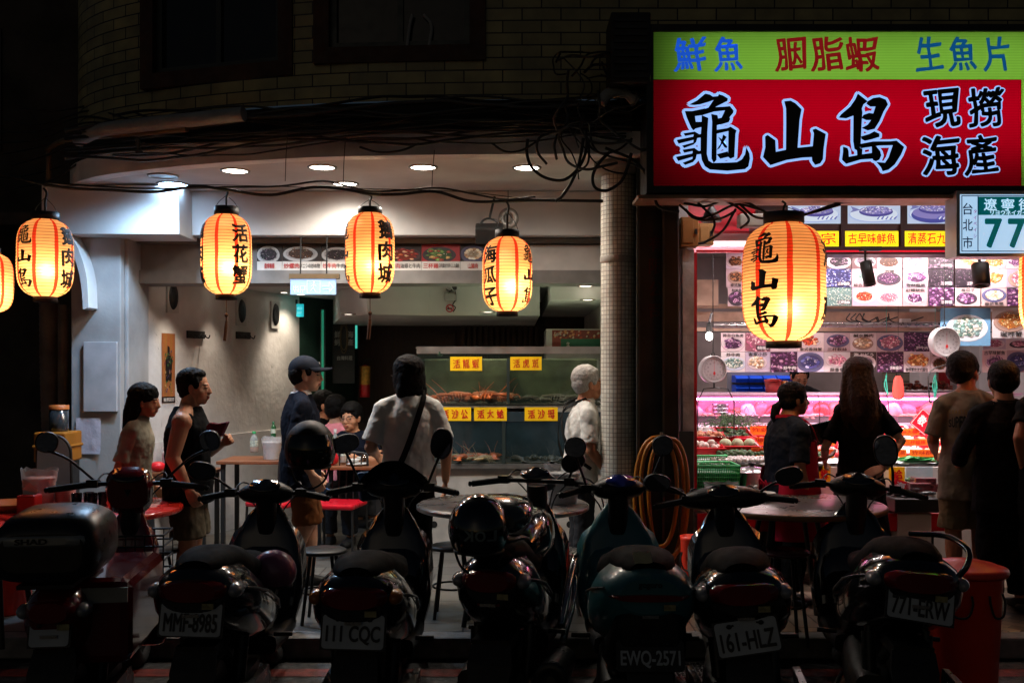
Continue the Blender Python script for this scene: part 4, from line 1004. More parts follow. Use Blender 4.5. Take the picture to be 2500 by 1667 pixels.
    if bot:
        c = MB(); zl = bot.get('len', .08); 
        ringset(c, [(0,T(-.1),hip-.12,.150*bw,.118*bw),(0,T(0),hip,.172*bw,.128*bw),(0,T(.08),hip+.08,.155*bw,.118*bw)], 20)
        if bot.get('skirt'):
            ringset(c, [(0,0,zl,.23,.21),(0,0,.4,.215,.19),(0,0,.7,.19,.155),(0,T(0),hip,.172,.13)], 28)
        else:
            for nm in 'rl':
                Hh, K_, A_ = sh[nm+'h'], sh[nm+'k'], sh[nm+'a']; wd = bot.get('w', .075)
                if not sit and zl > .45:          # shorts
                    t = (Hh.z - zl)/(Hh.z - K_.z); e = Hh.lerp(K_, t)
                    c.tube([Hh, Hh.lerp(e,.5), e], [.098*bw,.100*bw,.105*bw], 16)
                elif bot.get('short'):
                    e = Hh.lerp(K_, .85); c.tube([Hh, e], [.098*bw,.10*bw], 16); c.ball(Hh, .098*bw, 14, 8)
                else:
                    e = K_.lerp(A_, .93); c.tube([Hh, Hh.lerp(K_,.5), K_], [.099*bw,.094*bw,wd*1.05*bw], 16); c.ball(K_, wd*1.05*bw, 14, 8); c.tube([K_, K_.lerp(e,.5), e], [wd*1.05*bw, wd*bw, wd*.95], 16)
        remeshed(bot.get('name','trousers'), c, bot['mat'], root, .009, 3, .028, .085)
    # ---------------- hair
    hs = p.get('hair', 'short')
    if hs:
        h = MB(); Rm = M.to_3x3().to_4x4()
        def hb(c_, r): h.ball(M @ Vector(c_), tuple(q*1.09 for q in r), 18, 12, Rm)
        def lock(pts, r): r = [q*1.1 for q in r]; h.tube([M @ Vector(q) for q in pts], r, 12); h.ball(M @ Vector(pts[-1]), r[-1], 10, 7)
        if hs in ('short','cropped','grey','fringe','cap'):
            e_ = 0 if hs == 'cropped' else .006
            hs != 'cap' and hb((0,-.026,.048),(.079+e_,.090+e_,.080+e_)); hb((0,-.050,.005),(.076+e_,.062+e_,.070))
            hs != 'cap' and hb((0,.016,.088),(.060,.050,.032)); hb((0,-.066,-.030),(.060,.036,.04))
            for sx in (-1,1): hb((sx*.070,.024,.028),(.012,.022,.034))
            if hs == 'fringe': 
                hb((0,.050,.074),(.060,.032,.026)); hb((.03,.066,.056),(.03,.016,.018))
        elif hs == 'shag':
            hb((0,-.020,.048),(.092,.102,.086)); hb((0,-.052,-.02),(.092,.064,.10)); hb((0,.035,.08),(.068,.045,.03))
            for sx in (-1,1): hb((sx*.078,-.012,-.015),(.022,.045,.085)); hb((sx*.055,-.05,-.09),(.05,.045,.065))
            hb((0,-.07,-.10),(.075,.04,.06))
        elif hs == 'bob':
            hb((0,-.020,.046),(.088,.100,.084)); hb((0,-.055,-.01),(.085,.066,.085)); hb((0,.025,.084),(.062,.05,.032))
            lock([(0,-.05,.0),(0,-.075,-.10),(0,-.095,-.20)], [.085,.078,.055])
            for sx in (-1,1): lock([(sx*.068,-.02,.03),(sx*.074,-.040,-.06),(sx*.066,-.075,-.19)], [.032,.036,.03])
        elif hs == 'long':
            hb((0,-.018,.046),(.088,.100,.084)); hb((0,.04,.07),(.066,.05,.035))
            lock([(0,-.05,.02),(0,-.085,-.13),(0,-.095,-.24),(.0,-.09,-.35)], [.084,.100,.100,.06])
            for sx in (-1,1): lock([(sx*.072,-.02,.03),(sx*.084,-.045,-.11),(sx*.100,-.065,-.22),(sx*.075,-.085,-.34)], [.028,.042,.046,.024])
        elif hs == 'tail':
            hb((0,-.016,.044),(.084,.096,.082)); hb((0,-.045,-.002),(.080,.060,.074)); hb((0,.028,.082),(.064,.046,.030))
            for sx in (-1,1): hb((sx*.070,.02,.02),(.016,.03,.045))
            lock([(0,-.10,-.02),(0,-.135,-.045),(.0,-.150,-.11),(0,-.140,-.165)], [.024,.036,.034,.016])
        remeshed('hair', h, p.get('hairmat', hairm), root, .006, 2, .009, .022)
    root['_M'] = 0; del root['_M']
    P_ = dict(root=root, M=M, sh=sh, hip=hip, T=T, H=H, hc=hc)
    for fn in p.get('extra', []): fn(P_)
    root.scale = (k, k, k); root.rotation_euler = (0,0,R(yaw)); root.location = (x, y, p.get('z', 0))
    return root
def sub(P_, mb, name, m, **kw):
    o = mb.build(name, m, None, **kw); o.parent = P_['root']; return o
def ell_strap(P_, pts, w_, name, m, th=.006):
    """a flat strap through points, lying on the body"""
    mb = MB(); pts = catmull(pts, 6); rings = []
    for i, q in enumerate(pts):
        t = (pts[min(i+1,len(pts)-1)] - pts[max(i-1,0)]).normalized(); n_ = Vector((q.x*.6, q.y, 0)); n_ = (n_ - t*n_.dot(t)); n_.normalize(); b = t.cross(n_)
        rings.append([q + b*w_/2 + n_*th, q - b*w_/2 + n_*th, q - b*w_/2, q + b*w_/2])
    mb.loft(rings, smooth=False); return sub(P_, mb, name, m)
def cap_hat(P_):
    M = P_['M']; Rm = M.to_3x3().to_4x4(); navy = cloth('navy_cap', (.010,.013,.022), .8)
    mb = MB(); rings = []
    n = 24
    for i in range(9):
        t = math.pi/2*i/8; r = math.cos(t); z = math.sin(t)
        rings.append([M @ Vector((.089*r*math.cos(2*math.pi*j/n), -.016+.108*r*math.sin(2*math.pi*j/n), .036+.096*z)) for j in range(n)])
    mb.loft(rings); cp = sub(P_, mb, 'cap', navy)
    b = MB(); top = []; 
    for j in range(13):
        a = R(22) + R(136)*j/12; top.append((math.cos(a), math.sin(a)))
    up = [M @ Vector((.088*c_, -.018+.104*s_, .052)) for c_, s_ in top]; out = [M @ Vector((.082*c_, .0+.170*s_ if s_>0 else 0, .050 - .022*abs(c_))) for c_, s_ in top]
    vs = up + out + [v - Vector((0,0,.013)) for v in up] + [v - Vector((0,0,.010)) for v in out]; L = len(up); fs = []
    for j in range(L-1): fs += [(j,j+1,L+j+1,L+j),(2*L+j,3*L+j,3*L+j+1,2*L+j+1),(L+j,L+j+1,3*L+j+1,3*L+j)]
    b.add(vs, fs, True); o = b.build('brim', navy, None); o.parent = cp
    t = MB(); t.text('A', M @ Vector((0,.084,.082)), (.022,.028), right=M.to_3x3() @ Vector((-1,0,0)), up=M.to_3x3() @ Vector((0,-.3,1)), bold=.03); o = t.build('emblem', mat('white_thread', (.7,.7,.7), .7), None); o.parent = cp
def glasses(P_):
    M = P_['M']; mb = MB(); 
    for sx in (-1,1):
        mb.tube([M @ Vector((sx*.031 + .021*math.cos(2*math.pi*j/16), .097, .0 + .016*math.sin(2*math.pi*j/16))) for j in range(17)], .0018, 5)
        mb.tube([M @ Vector(q) for q in ((sx*.052,.096,.004),(sx*.074,.08,.004),(sx*.080,.0,.0),(sx*.078,-.015,-.012))], .0018, 5)
    mb.tube([M @ Vector(q) for q in ((-.010,.1,.003),(0,.103,.005),(.010,.1,.003))], .0018, 5)
    sub(P_, mb, 'glasses', mat('spectacle_frame', (.03,.025,.025), .3, .5))
def watch(side, c=(.75,.72,.66)):
    def f(P_):
        sh = P_['sh']; E_, W_ = sh[side+'e'], sh[side+'w']; q = W_.lerp(E_, .10); d = (E_-W_).normalized()
        mb = MB(); mb.cyl(q - d*.011, q + d*.011, .034, .036, 20); sub(P_, mb, 'wrist_band', mat('wrist_band_'+str(int(c[0]*100)), c, .4))
    return f
# ---- the people, from the alley end to the far end
grey_tee = cloth('sage_grey_tee', srgb(150,142,124)); blk = cloth('black_cotton', (.004,.004,.0045)); navy = cloth('navy_cotton', (.005,.007,.015)); whitepolo = cloth('white_polo', (.62,.60,.56), bump=.35)
khaki = cloth('khaki_twill', srgb(122,104,76)); brownshort = cloth('brown_shorts', srgb(110,66,36)); darkgrey = cloth('dark_grey_twill', (.03,.03,.033)); oliv = cloth('dark_olive_twill', (.045,.045,.035))
def px_person(label, px, Y, ztop_px, yaw, p, extra_top=0.0):
    H = Zh(ztop_px, Y) - extra_top
    return person(label, X(px, Y), Y, yaw, H, p)
# woman in grey tee walking to the stall
px_person('woman with bobbed dark hair in a sage grey tee walking past the grey pier', 303, 6.85, 878, -90, dict(fem=True, skin=SKIN2, hair='bob', build=.98,
    top=dict(mat=grey_tee, hem=-.22, flare=1.16, sleeve=.80, collar=grey_tee), bottom=dict(mat=darkgrey, len=.1, w=.07),
    re=(.225,-.03,1.08), rw=(.215,.06,.86), le=(-.225,-.02,1.09), lw=(-.21,.12,.90), head=dict(y=.02, pitch=-4), lean=.05,
    rk=(.095,.13,.50), ra=(.10,.10,.09), lk=(-.09,-.05,.49), la=(-.09,-.28,.13)))
def bag_red(P_):
    pass
px_person('man with cropped hair in a black sleeveless shirt standing at the stucco wall', 432, 6.75, 843, -84, dict(build=1.22, skin=SKIN, hair='cropped',
    top=dict(mat=blk, hem=-.16, sleeve=0, name='tank_top', flare=1.05), bottom=dict(mat=cloth('khaki_shorts', srgb(96,86,70)), len=.52), head=dict(yaw=-4, y=.015),
    re=(.275,-.05,1.12), rw=(.255,.06,.885), le=(-.25,.06,1.10), lw=(-.10,.24,1.20), lcurl=.9, rcurl=.7,
    extra=[watch('r', (.02,.02,.02))]))
px_person('man in a navy cap and navy tee with one heel lifted in the restaurant mouth', 690, 7.3, 815, -72, dict(build=1.05, skin=SKIN3, hair='cap',
    top=dict(mat=navy, hem=-.20, flare=1.06, sleeve=.85, collar=mat('white_neckband', (.6,.58,.56), .8)), bottom=dict(mat=brownshort, len=.50), head=dict(yaw=-16, y=.012),
    re=(.25,-.07,1.10), rw=(.24,.06,.88), le=(-.24,-.02,1.10), lw=(-.21,.12,.88),
    rk=(.10,.04,.50), ra=(.10,-.14,.16), rfoot=(0,.8,0), lk=(-.09,.08,.50), la=(-.09,.08,.085), shoe=mat('dark_shoe', (.015,.014,.014), .5), extra=[cap_hat]))
def sling(P_):
    m = cloth('black_webbing', (.012,.012,.012), .6)
    ell_strap(P_, [(.105,.0,1.50),(.10,-.10,1.46),(.02,-.150,1.22),(-.06,-.168,1.02),(-.13,-.165,.90)], .042, 'strap', m)
    b = MB(); c0 = Vector((-.20,-.14,.86))
    b.box(-.16,.12,-.06,.06,-.10,.10, Matrix.Translation(c0) @ Matrix.Rotation(R(8),4,'Z') @ Matrix.Rotation(R(-6),4,'Y'))
    bg_ = sub(P_, b, 'shoulder_bag', cloth('navy_nylon', (.014,.02,.035), .5), bevel=.02)
    f = MB(); f.box(-.165,.122,-.072,-.058,.0,.105, Matrix.Translation(c0) @ Matrix.Rotation(R(8),4,'Z') @ Matrix.Rotation(R(-6),4,'Y')); o = f.build('flap', cloth('blue_nylon', (.02,.07,.16), .4), None, bevel=.005); o.parent = P_['root']
px_person('long haired man in a white polo with a blue bag slung across his back', 938, 6.9, 815, 10, dict(build=1.06, skin=SKIN, hair='shag', hairmat=hairm,
    top=dict(mat=whitepolo, hem=-.14, flare=1.04, sleeve=.86, collar=whitepolo), bottom=dict(mat=blk, len=.09), head=dict(yaw=28, y=.01, x=-.005),
    le=(-.27,-.02,1.11), lw=(-.215,.22,1.03), re=(.27,-.04,1.11), rw=(.27,.02,.86), extra=[sling, glasses]))
def sling2(P_):
    m = cloth('black_webbing', (.012,.012,.012), .6)
    ell_strap(P_, [(.08,.04,1.50),(-.02,-.12,1.40),(-.10,-.150,1.20),(-.16,-.10,1.02),(-.19,.02,.92)], .03, 'strap', m)
px_person('grey haired old man in a white polo half hidden by the mosaic column', 1331, 7.4, 838, -82, dict(build=1.0, skin=SKIN2, hair='grey', hairmat=hairg,
    top=dict(mat=whitepolo, hem=-.17, flare=1.05, sleeve=.82, collar=whitepolo), bottom=dict(mat=darkgrey, len=.09), lean=.04,
    re=(.24,.04,1.10), rw=(.22,.20,.90), le=(-.24,.0,1.10), lw=(-.22,.10,.88), extra=[sling2, lambda P_: [ell_strap(P_, [(-.08,.0,1.49),(-.02,-.12,1.43),(.10,-.150,1.22),(.17,-.07,1.05),(.20,.05,.95)], .028, 'strap', MATS['black_webbing'])]]))
# diners at the back
def seated(px, Y, yt, yaw, label, p):
    p = dict(p); s = p.pop('seat', .50); p['sit'] = s
    f = .46
    p.setdefault('rk', (.10,f,.50)); p.setdefault('lk', (-.10,f,.50)); p.setdefault('ra', (.10,f-.05,.085)); p.setdefault('la', (-.10,f-.05,.085))
    k = (Zh(yt,Y))/(s+.52+.163+.15)
    return person(label, X(px,Y), Y, yaw, 1.765*k, p)
seated(818, 9.5, 922, 168, 'seated man in glasses and a dark navy tee facing the street at the table', dict(build=1.05, hair='fringe', skin=SKIN, lean=.10, head=dict(yaw=-8, pitch=-4),
    top=dict(mat=navy, hem=-.02, sleeve=.85), bottom=dict(mat=darkgrey), re=(.27,.10,.77), rw=(.20,.34,.80), le=(-.27,.10,.77), lw=(-.16,.35,.80), extra=[glasses]))
pinkm = cloth('pink_shirt', srgb(226,140,150))
seated(770, 9.9, 906, -35, 'seated diner in a pink shirt turned away beside the man in glasses', dict(hair='short', skin=SKIN3, top=dict(mat=pinkm, hem=-.02, sleeve=1.4, collar=pinkm), bottom=dict(mat=darkgrey),
    re=(.25,.14,.76), rw=(.18,.36,.80), le=(-.25,.14,.76), lw=(-.18,.36,.80)))
seated(742, 10.3, 896, -100, 'dark haired seated diner half hidden behind the pink shirt', dict(hair='short', skin=SKIN, top=dict(mat=blk, hem=-.02, sleeve=.85), bottom=dict(mat=darkgrey), re=(.25,.14,.76), rw=(.18,.36,.80), le=(-.25,.14,.76), lw=(-.18,.36,.80)))
# stall keeper with red apron and tablet
apron_m = cloth('red_apron', srgb(178,24,52), .6, bump=.15); slate = cloth('slate_polo', (.011,.014,.024))
def apron(P_):
    hip, T = P_['hip'], P_['T']; mb = MB(); rings = []
    rows = ((hip-.40,.215,.175),(hip-.2,.205,.165),(hip,.200,.158),(hip+.13,.185,.148),(hip+.26,.170,.150),(hip+.36,.15,.148))
    for z, rx, ry in rows:
        a0 = R(-52) if z < hip+.2 else R(5); rx, ry = rx*1.34, ry*(1.5 if z < hip else 1.36)
        arc = [a0 + (math.pi-2*a0)*j/16 for j in range(17)]
        rings.append([(rx*math.cos(a), T(max(0,z-hip)) + ry*math.sin(a)*1.02 + .012, z) for a in arc] + [((rx+.006)*math.cos(a), T(max(0,z-hip)) + (ry+.006)*math.sin(a)*1.02 + .012, z) for a in arc[::-1]])
    mb.loft(rings, smooth=True); ap = sub(P_, mb, 'apron', apron_m)
    for sx in (-1,1):
        ell_strap(P_, [(sx*.15,.175,hip+.36),(sx*.13,.12,hip+.49),(sx*.105,.0,hip+.555),(sx*.04,-.10,hip+.555),(0,-.11,hip+.54)], .022, 'neck_strap', apron_m)
        ell_strap(P_, [(sx*.268,.02,hip+.06),(sx*.225,-.11,hip+.05),(sx*.08,-.188,hip+.03),(0,-.192,hip+.02)], .018, 'waist_tie', apron_m)
        ell_strap(P_, [(0,-.196,hip+.02),(sx*.05,-.215,hip+.05),(sx*.065,-.21,hip+.01),(sx*.02,-.20,hip+.015),(sx*.035,-.21,hip-.22)], .014, 'bow', apron_m)
    t = MB()
    for i, ch in enumerate('龜山島'): t.text(ch, (.085, .165, hip+.20-.045*i), (.034,.034), right=(-1,.25,0), bold=.0)
    sub(P_, t, 'print', mat('white_print', (.7,.7,.7), .6))
px_person('stall keeper in a slate tee and red apron with hair tied back facing the counter', 1810, 6.85, 874, -78, dict(fem=True, skin=SKIN2, hair='tail', build=1.28,
    top=dict(mat=slate, hem=-.20, sleeve=.88, collar=slate, flare=1.05), bottom=dict(mat=blk, len=.09), head=dict(yaw=-6, y=.02, pitch=3),
    re=(.25,-.03,1.10), rw=(.235,.05,.83), rcurl=.9, le=(-.24,.10,1.12), lw=(-.08,.33,1.13), lhd=(.2,.9,.3), lhn=(.0,-.2,1), lcurl=.5, extra=[apron]))
tb = MB(); tc_ = at(1868,1000,6.93); Mx = Matrix.Translation(tc_) @ Matrix.Rotation(R(-14),4,'Y') @ Matrix.Rotation(R(-55),4,'X')
tb.box(-.15,.15,-.10,.10,-.006,.006,Mx); one('order_tablet', tb, mat('dark_tablet', (.008,.02,.016), .25), 'dark order tablet held by the stall keeper in the red apron', 'tablet', bevel=.004)
# woman in black dress, arm behind her back
px_person('woman with long brown hair in a black dress with one arm behind her back', 1976, 6.85, 818, 6, dict(fem=True, skin=SKIN3, hair='long', hairmat=hairb, build=.90,
    top=dict(mat=blk, hem=-.05, sleeve=.80, name='dress_top'), bottom=dict(mat=blk, len=.28, skirt=True, name='dress_skirt'), head=dict(yaw=-6, x=-.01),
    re=(.238,-.14,1.17), rw=(.06,-.225,.985), rhd=(-.85,-.10,-.22), rhn=(0,.6,-.6), rcurl=.45, le=(-.25,.03,1.11), lw=(-.17,.22,1.0), extra=[watch('r', (.6,.52,.40))]))
taupe = cloth('taupe_polo', srgb(122,112,96))
def superior(P_):
    mb = MB(); T, hip = P_['T'], P_['hip']
    def wrap(q):
        a = q.x/.20; return Vector((.190*math.sin(a), -.150*math.cos(a) + T(q.z-hip) + q.y, q.z))
    for i, ch in enumerate('SUPERIOR'):
        u = (i-3.5)/3.5; c_ = Vector((u*.10-.09, 0, hip+.335-.012*u*u))
        mb.text(ch, c_, (.026, .085*(1-.35*u*u)), bold=.03, fn=wrap)
    ob = sub(P_, mb, 'shirt_print', mat('black_print', (.02,.02,.02), .8))
    m2 = MB()
    for i, ch in enumerate('COASTLINE'):
        u = (i-4)/4; m2.text(ch, Vector((u*.10-.09,0,hip+.405)), (.018,.026), bold=.02, fn=wrap)
    sub(P_, m2, 'shirt_print', mat('ochre_print', srgb(150,124,60), .8))
px_person('man in glasses and a taupe polo with arched lettering on its back', 2222, 7.0, 806, -3, dict(build=1.02, skin=SKIN2, hair='short',
    top=dict(mat=taupe, hem=-.22, flare=1.06, sleeve=.88, collar=taupe), bottom=dict(mat=khaki, len=.50), head=dict(yaw=-52, y=.02),
    re=(.25,-.02,1.10), rw=(.20,.16,.98), le=(-.235,.02,1.13), lw=(-.15,.22,1.03), extra=[superior, glasses]))
px_person('broad man in a black long sleeved shirt seen from behind at the counter', 2307, 6.7, 828, -4, dict(build=1.06, skin=SKIN, hair='short',
    top=dict(mat=blk, hem=-.24, flare=1.12, sleeve=1.7, collar=blk), bottom=dict(mat=blk, len=.09, w=.085), head=dict(yaw=-6),
    re=(.29,-.02,1.12), rw=(.20,.22,1.06), le=(-.30,.0,1.12), lw=(-.25,.20,1.0)))
px_person('person in black tee with a bare arm bent at the hip at the frame edge', 2405, 6.5, 800, 8, dict(build=1.0, fem=True, skin=SKIN2, hair='short',
    top=dict(mat=blk, hem=-.16, sleeve=.55), bottom=dict(mat=blk, len=.09), le=(-.262,-.08,1.18), lw=(-.16,.02,.98), re=(.26,0,1.1), rw=(.25,.1,.88)))
# cook behind the counter
px_person('cook in a dark shirt bent over the work top behind the glass case', 1822, 10.6, 826, 180, dict(build=1.15, skin=SKIN2, hair='cropped', lean=.16, head=dict(pitch=-30, y=.04, z=-.03),
    top=dict(mat=blk, hem=-.1, sleeve=1.5), bottom=dict(mat=blk, len=.09), re=(.30,.14,1.12), rw=(.16,.40,1.10), le=(-.30,.14,1.12), lw=(-.14,.40,1.10)))
# ================================================================== SCOOTERS
tyre = mat('tyre_rubber', (.012,.012,.012), .8, bump=.3, bscale=60); rimm = mat('cast_rim', (.06,.06,.062), .35, .8); blkpl = mat('black_plastic', (.010,.010,.011), .42, spec=.35, bump=.12, bscale=120); seatm = mat('seat_vinyl', (.0022,.0022,.0022), .75, spec=.06, bump=.15, bscale=200)
chrome = mat('chrome', (.55,.55,.56), .12, 1.0, var=.05); redlens = mat('red_lens', (.16,.006,.008), .12, coat=.6, var=.2); clearlens = mat('clear_lens', (.25,.25,.26), .1, coat=.6); amber = mat('amber_lens', (.35,.10,.01), .15, coat=.5)
mirrorm = mat('mirror_glass', (.75,.75,.78), .03, 1.0, var=.02, rvar=0); platew = mat('plate_white', srgb(172,178,182), .4, var=.16); platei = mat('plate_ink', (.008,.008,.010), .5); grip = mat('rubber_grip', (.014,.014,.014), .7)
def paint(name, c, rough=.16, coat=1.0): return mat(name, c, rough, coat=coat, var=.06, rvar=.05)
def sec(y, w_, z0, z1, n=20, pw=2.6, x=0):
    """superellipse ring across the scooter at y"""
    r = []
    for k in range(n):
        a = 2*math.pi*k/n; c_, s_ = math.cos(a), math.sin(a)
        r.append((x + w_/2*math.copysign(abs(c_)**(2/pw), c_), y, (z0+z1)/2 + (z1-z0)/2*math.copysign(abs(s_)**(2/pw), s_)))
    return r
def scooter(label, px_plate, px_bar, o):
    """rear axle at the local origin on the ground, ahead = +Y"""
    root = thing('parked_scooter', label, 'scooter', (0,0,0), 'scooters parked along the kerb')
    c1 = o['paint']; bw = o.get('bw', .40); tail = o.get('tail', .86); sh = o.get('seat', .77)
    def P(mb, name, m, par=root, **k):
        ob = mb.build(name, m, None, **k); ob.parent = par; return ob
    # wheels
    for y, r in ((0,.235),(1.27,.235)):
        t = MB(); N = 30; rings = []
        for i in range(N+1):
            a = 2*math.pi*i/N; cc = Vector((0, y, .235)); d = Vector((0, math.cos(a), math.sin(a)))
            rings.append([cc + d*(r-.045+.045*math.cos(b)) + Vector((.052*math.sin(b),0,0)) for b in [2*math.pi*j/12 for j in range(12)]])
        t.loft(rings, cap=False); wo = P(t, 'wheel', tyre)
        q = MB(); q.cyl((-.03,y,.235),(.03,y,.235),.145,.145,26); q.cyl((-.05,y,.235),(.05,y,.235),.03,.03,14); P(q, 'rim', rimm, wo)
    # tail body: from behind the plate to under the seat
    tz0 = tail - .40
    b = MB()
    b.loft([sec(-.33,bw*.56,tail-.22,tail-.07,20,2.3),sec(-.30,bw*.76,tail-.28,tail-.04,20,2.2),sec(-.22,bw*.92,tz0+.06,tail-.02,20,2.2),sec(-.05,bw*1.04,tz0-.02,tail-.02,20,2.2),sec(.20,bw*1.02,tz0-.08,sh-.02),sec(.48,bw*.92,tz0-.14,sh-.06),sec(.66,bw*.72,.30,sh-.10),sec(.70,bw*.6,.30,sh-.16)])
    body = P(b, 'tail_body', c1)
    # seat
    s = MB()
    s.loft([sec(-.275,bw*.34,tail-.08,tail-.005,20,2),sec(-.24,bw*.48,tail-.11,tail+.006,20,2),sec(-.16,bw*.58,tail-.13,tail+.020,20,2.1),sec(-.03,bw*.66,tail-.13,tail+.024,20,2.2),sec(.12,bw*.72,sh-.10,tail+.0),sec(.28,bw*.80,sh-.07,sh+.045),sec(.50,bw*.66,sh-.08,sh+.035),sec(.66,bw*.42,sh-.10,sh+.005),sec(.70,bw*.30,sh-.10,sh-.03)])
    P(s, 'seat', seatm)
    if o.get('rail', 1):
        g = MB(); hw = bw*.32
        g.tube(catmull([(-hw,.05,tail+.0),(-hw*1.05,-.18,tail+.045),(-hw*.7,-.345,tail+.055),(hw*.7,-.345,tail+.055),(hw*1.05,-.18,tail+.045),(hw,.05,tail)],5), .011, 8)
        P(g, 'grab_rail', o.get('railm', blkpl))
    # lamp
    tl = o.get('lamp', 'wide')
    q = MB()
    if tl == 'wide': q.loft([sec(-.352,bw*.50,tail-.17,tail-.085),sec(-.325,bw*.66,tail-.18,tail-.075),sec(-.26,bw*.74,tail-.18,tail-.075)])
    elif tl == 'bar': q.loft([sec(-.345,bw*.62,tail-.165,tail-.135),sec(-.30,bw*.76,tail-.168,tail-.132),sec(-.22,bw*.86,tail-.168,tail-.132)])
    P(q, 'tail_lamp', redlens)
    for sx in (-1,1):
        if tl != 'bar':
            i_ = MB(); i_.ball((sx*bw*.40,-.25,tail-.135),(.035,.07,.034),14,9); P(i_, 'indicator', o.get('ind', clearlens))
    # mudguard, plate bracket, plate
    m = MB(); m.loft([[(-.09,-.27,.50),(.09,-.27,.50),(.09,-.25,.50),(-.09,-.25,.50)],[(-.10,-.31,.42),(.10,-.31,.42),(.10,-.29,.42),(-.10,-.29,.42)],[(-.085,-.36,.30),(.085,-.36,.30),(.085,-.345,.30),(-.085,-.345,.30)]], smooth=False)
    m.box(-.085,.085,-.27,-.02,.47,.52); P(m, 'rear_mudguard', blkpl)
    pz = o.get('pz', .585); pt = o.get('ptilt', 0); pw_, ph_ = o.get('pwh', (.26,.14)); py = -.335
    Mp = Matrix.Translation((o.get('pxo',0),py,pz)) @ Matrix.Rotation(R(-pt),4,'Y') @ Matrix.Rotation(R(o.get('pback',-14)),4,'X')
    if o.get('plate'):
        p_ = MB(); pts = []
        for cx_, cz_, a0 in ((1,1,0),(-1,1,90),(-1,-1,180),(1,-1,270)):
            for k in range(5):
                a = R(a0 + 22.5*k); pts.append(Mp @ Vector((cx_*(pw_/2-.015)+.015*math.cos(a), 0, cz_*(ph_/2-.015)+.015*math.sin(a))))
        p_.prism(pts, Mp.to_3x3() @ Vector((0,.003,0)))
        for sx in (-1,1):
            hb = [Mp @ Vector((sx*pw_*.26+.012*math.cos(a), -.001, ph_*.33+.008*math.sin(a))) for a in [2*math.pi*k/12 for k in range(12)]]
        po = P(p_, 'number_plate', blkpl if o.get('bare') else platew)
        t = MB(); rt, up = Mp.to_3x3() @ Vector((1,0,0)), Mp.to_3x3() @ Vector((0,0,1))
        t.text(o['plate'], Mp @ Vector((0,-.003,-.014)), (pw_*.88, ph_*.56), right=rt, up=up, bold=.025); P(t, 'plate_number', platew if o.get('bare') else platei, po)
        b2 = MB()
        for sx in (-1,1):
            q0 = Mp @ Vector((sx*pw_*.26, -.002, ph_*.36)); b2.ball(q0,(.012,.006,.010),10,6); b2.tube([q0, q0 + rt*(-sx*.02) + up*.004], .004, 6)
        P(b2, 'plate_bolt', mat('dark_bolt', (.02,.02,.02), .4, .5), po)
        if not o.get('bare'):
            b3 = MB(); b3.box(-pw_/2-.008, pw_/2+.008, .004, .012, -ph_/2-.006, ph_/2+.006, Mp); P(b3, 'plate_holder', blkpl)
    rf = MB(); rf.box(-.05,.05,-.325,-.318,pz+ph_/2+.03,pz+ph_/2+.055); P(rf, 'reflector', redlens)
    bd = MB(); bd.box(-.035,.035,-.345,-.340,tail-.235,tail-.222); P(bd, 'maker_badge', mat('silver_badge', (.35,.35,.36), .25, .9))
    st_ = MB(); st_.box(bw*.12,bw*.12+.05,-.352,-.349,tail-.20,tail-.175); P(st_, 'sticker', mat('pale_sticker', (.30,.26,.12), .5, var=.4, scale=40))
    # engine, exhaust, shocks, stand
    e = MB(); e.loft([sec(-.08,.16,.17,.33,14,3,-.12),sec(.10,.20,.15,.36,14,3,-.10),sec(.40,.22,.16,.40,14,3,-.06)]); e.box(.07,.12,-.03,.4,.2,.28); P(e, 'engine', mat('engine_casting', (.05,.05,.05), .45, .7, bump=.2))
    x_ = MB(); x_.tube([(.15,.42,.2),(.17,.25,.2),(.175,.12,.22),(.18,-.30,.30),(.18,-.34,.31)],[.022,.04,.058,.062,.045],14); ex_ = P(x_, 'exhaust', o.get('exm', mat('exhaust_black', (.03,.03,.03), .35, .6)))
    z_ = MB(); z_.cyl((.18,-.345,.312),(.18,-.37,.318),.028,.026,14); z_.box(.215,.245,-.26,.06,.25,.35); P(z_, 'heat_guard', mat('brushed_guard', (.25,.25,.25), .3, .9), ex_)
    for sx in (-1,1): k_ = MB(); k_.cyl((sx*.12,-.02,.26),(sx*.13,.06,.60),.018,.018,10); k_.cyl((sx*.121,-.015,.30),(sx*.128,.04,.50),.032,.032,10); P(k_, 'shock_absorber', MATS['exhaust_black'])
    d_ = MB(); d_.tube([(-.16,.40,.2),(-.22,.36,.1),(-.27,.34,.015)], .011, 7); d_.tube([(-.12,.34,.2),(-.14,.28,.02)], .014, 7); d_.tube([(.12,.34,.2),(.14,.28,.02)], .014, 7); d_.cyl((-.16,.40,.2),(.12,.34,.2),.012,.012,7); P(d_, 'stand', blkpl)
    # floor and front
    f = MB(); f.loft([sec(.60,bw*.75,.24,.34,16,5),sec(.85,bw*.80,.24,.32,16,5),sec(1.02,bw*.85,.26,.36,16,5)]); P(f, 'floorboard', blkpl)
    hz = o.get('bar', 1.0)
    l_ = MB(); l_.loft([sec(.98,bw*.86,.28,.42,18,4),sec(1.02,bw*1.02,.34,.62,18,3),sec(1.06,bw*.95,.50,.80,18,3),sec(1.10,bw*.62,.70,.93,18,2.6),sec(1.14,bw*.34,.80,.98,18,2.4)])
    l_.loft([sec(.99,bw*.80,.30,.60,18,3.5),sec(1.10,bw*1.05,.36,.86,18,3),sec(1.20,bw*.85,.44,.84,18,2.6),sec(1.29,bw*.40,.52,.74,18,2.4)])
    P(l_, 'leg_shield', o.get('front', c1))
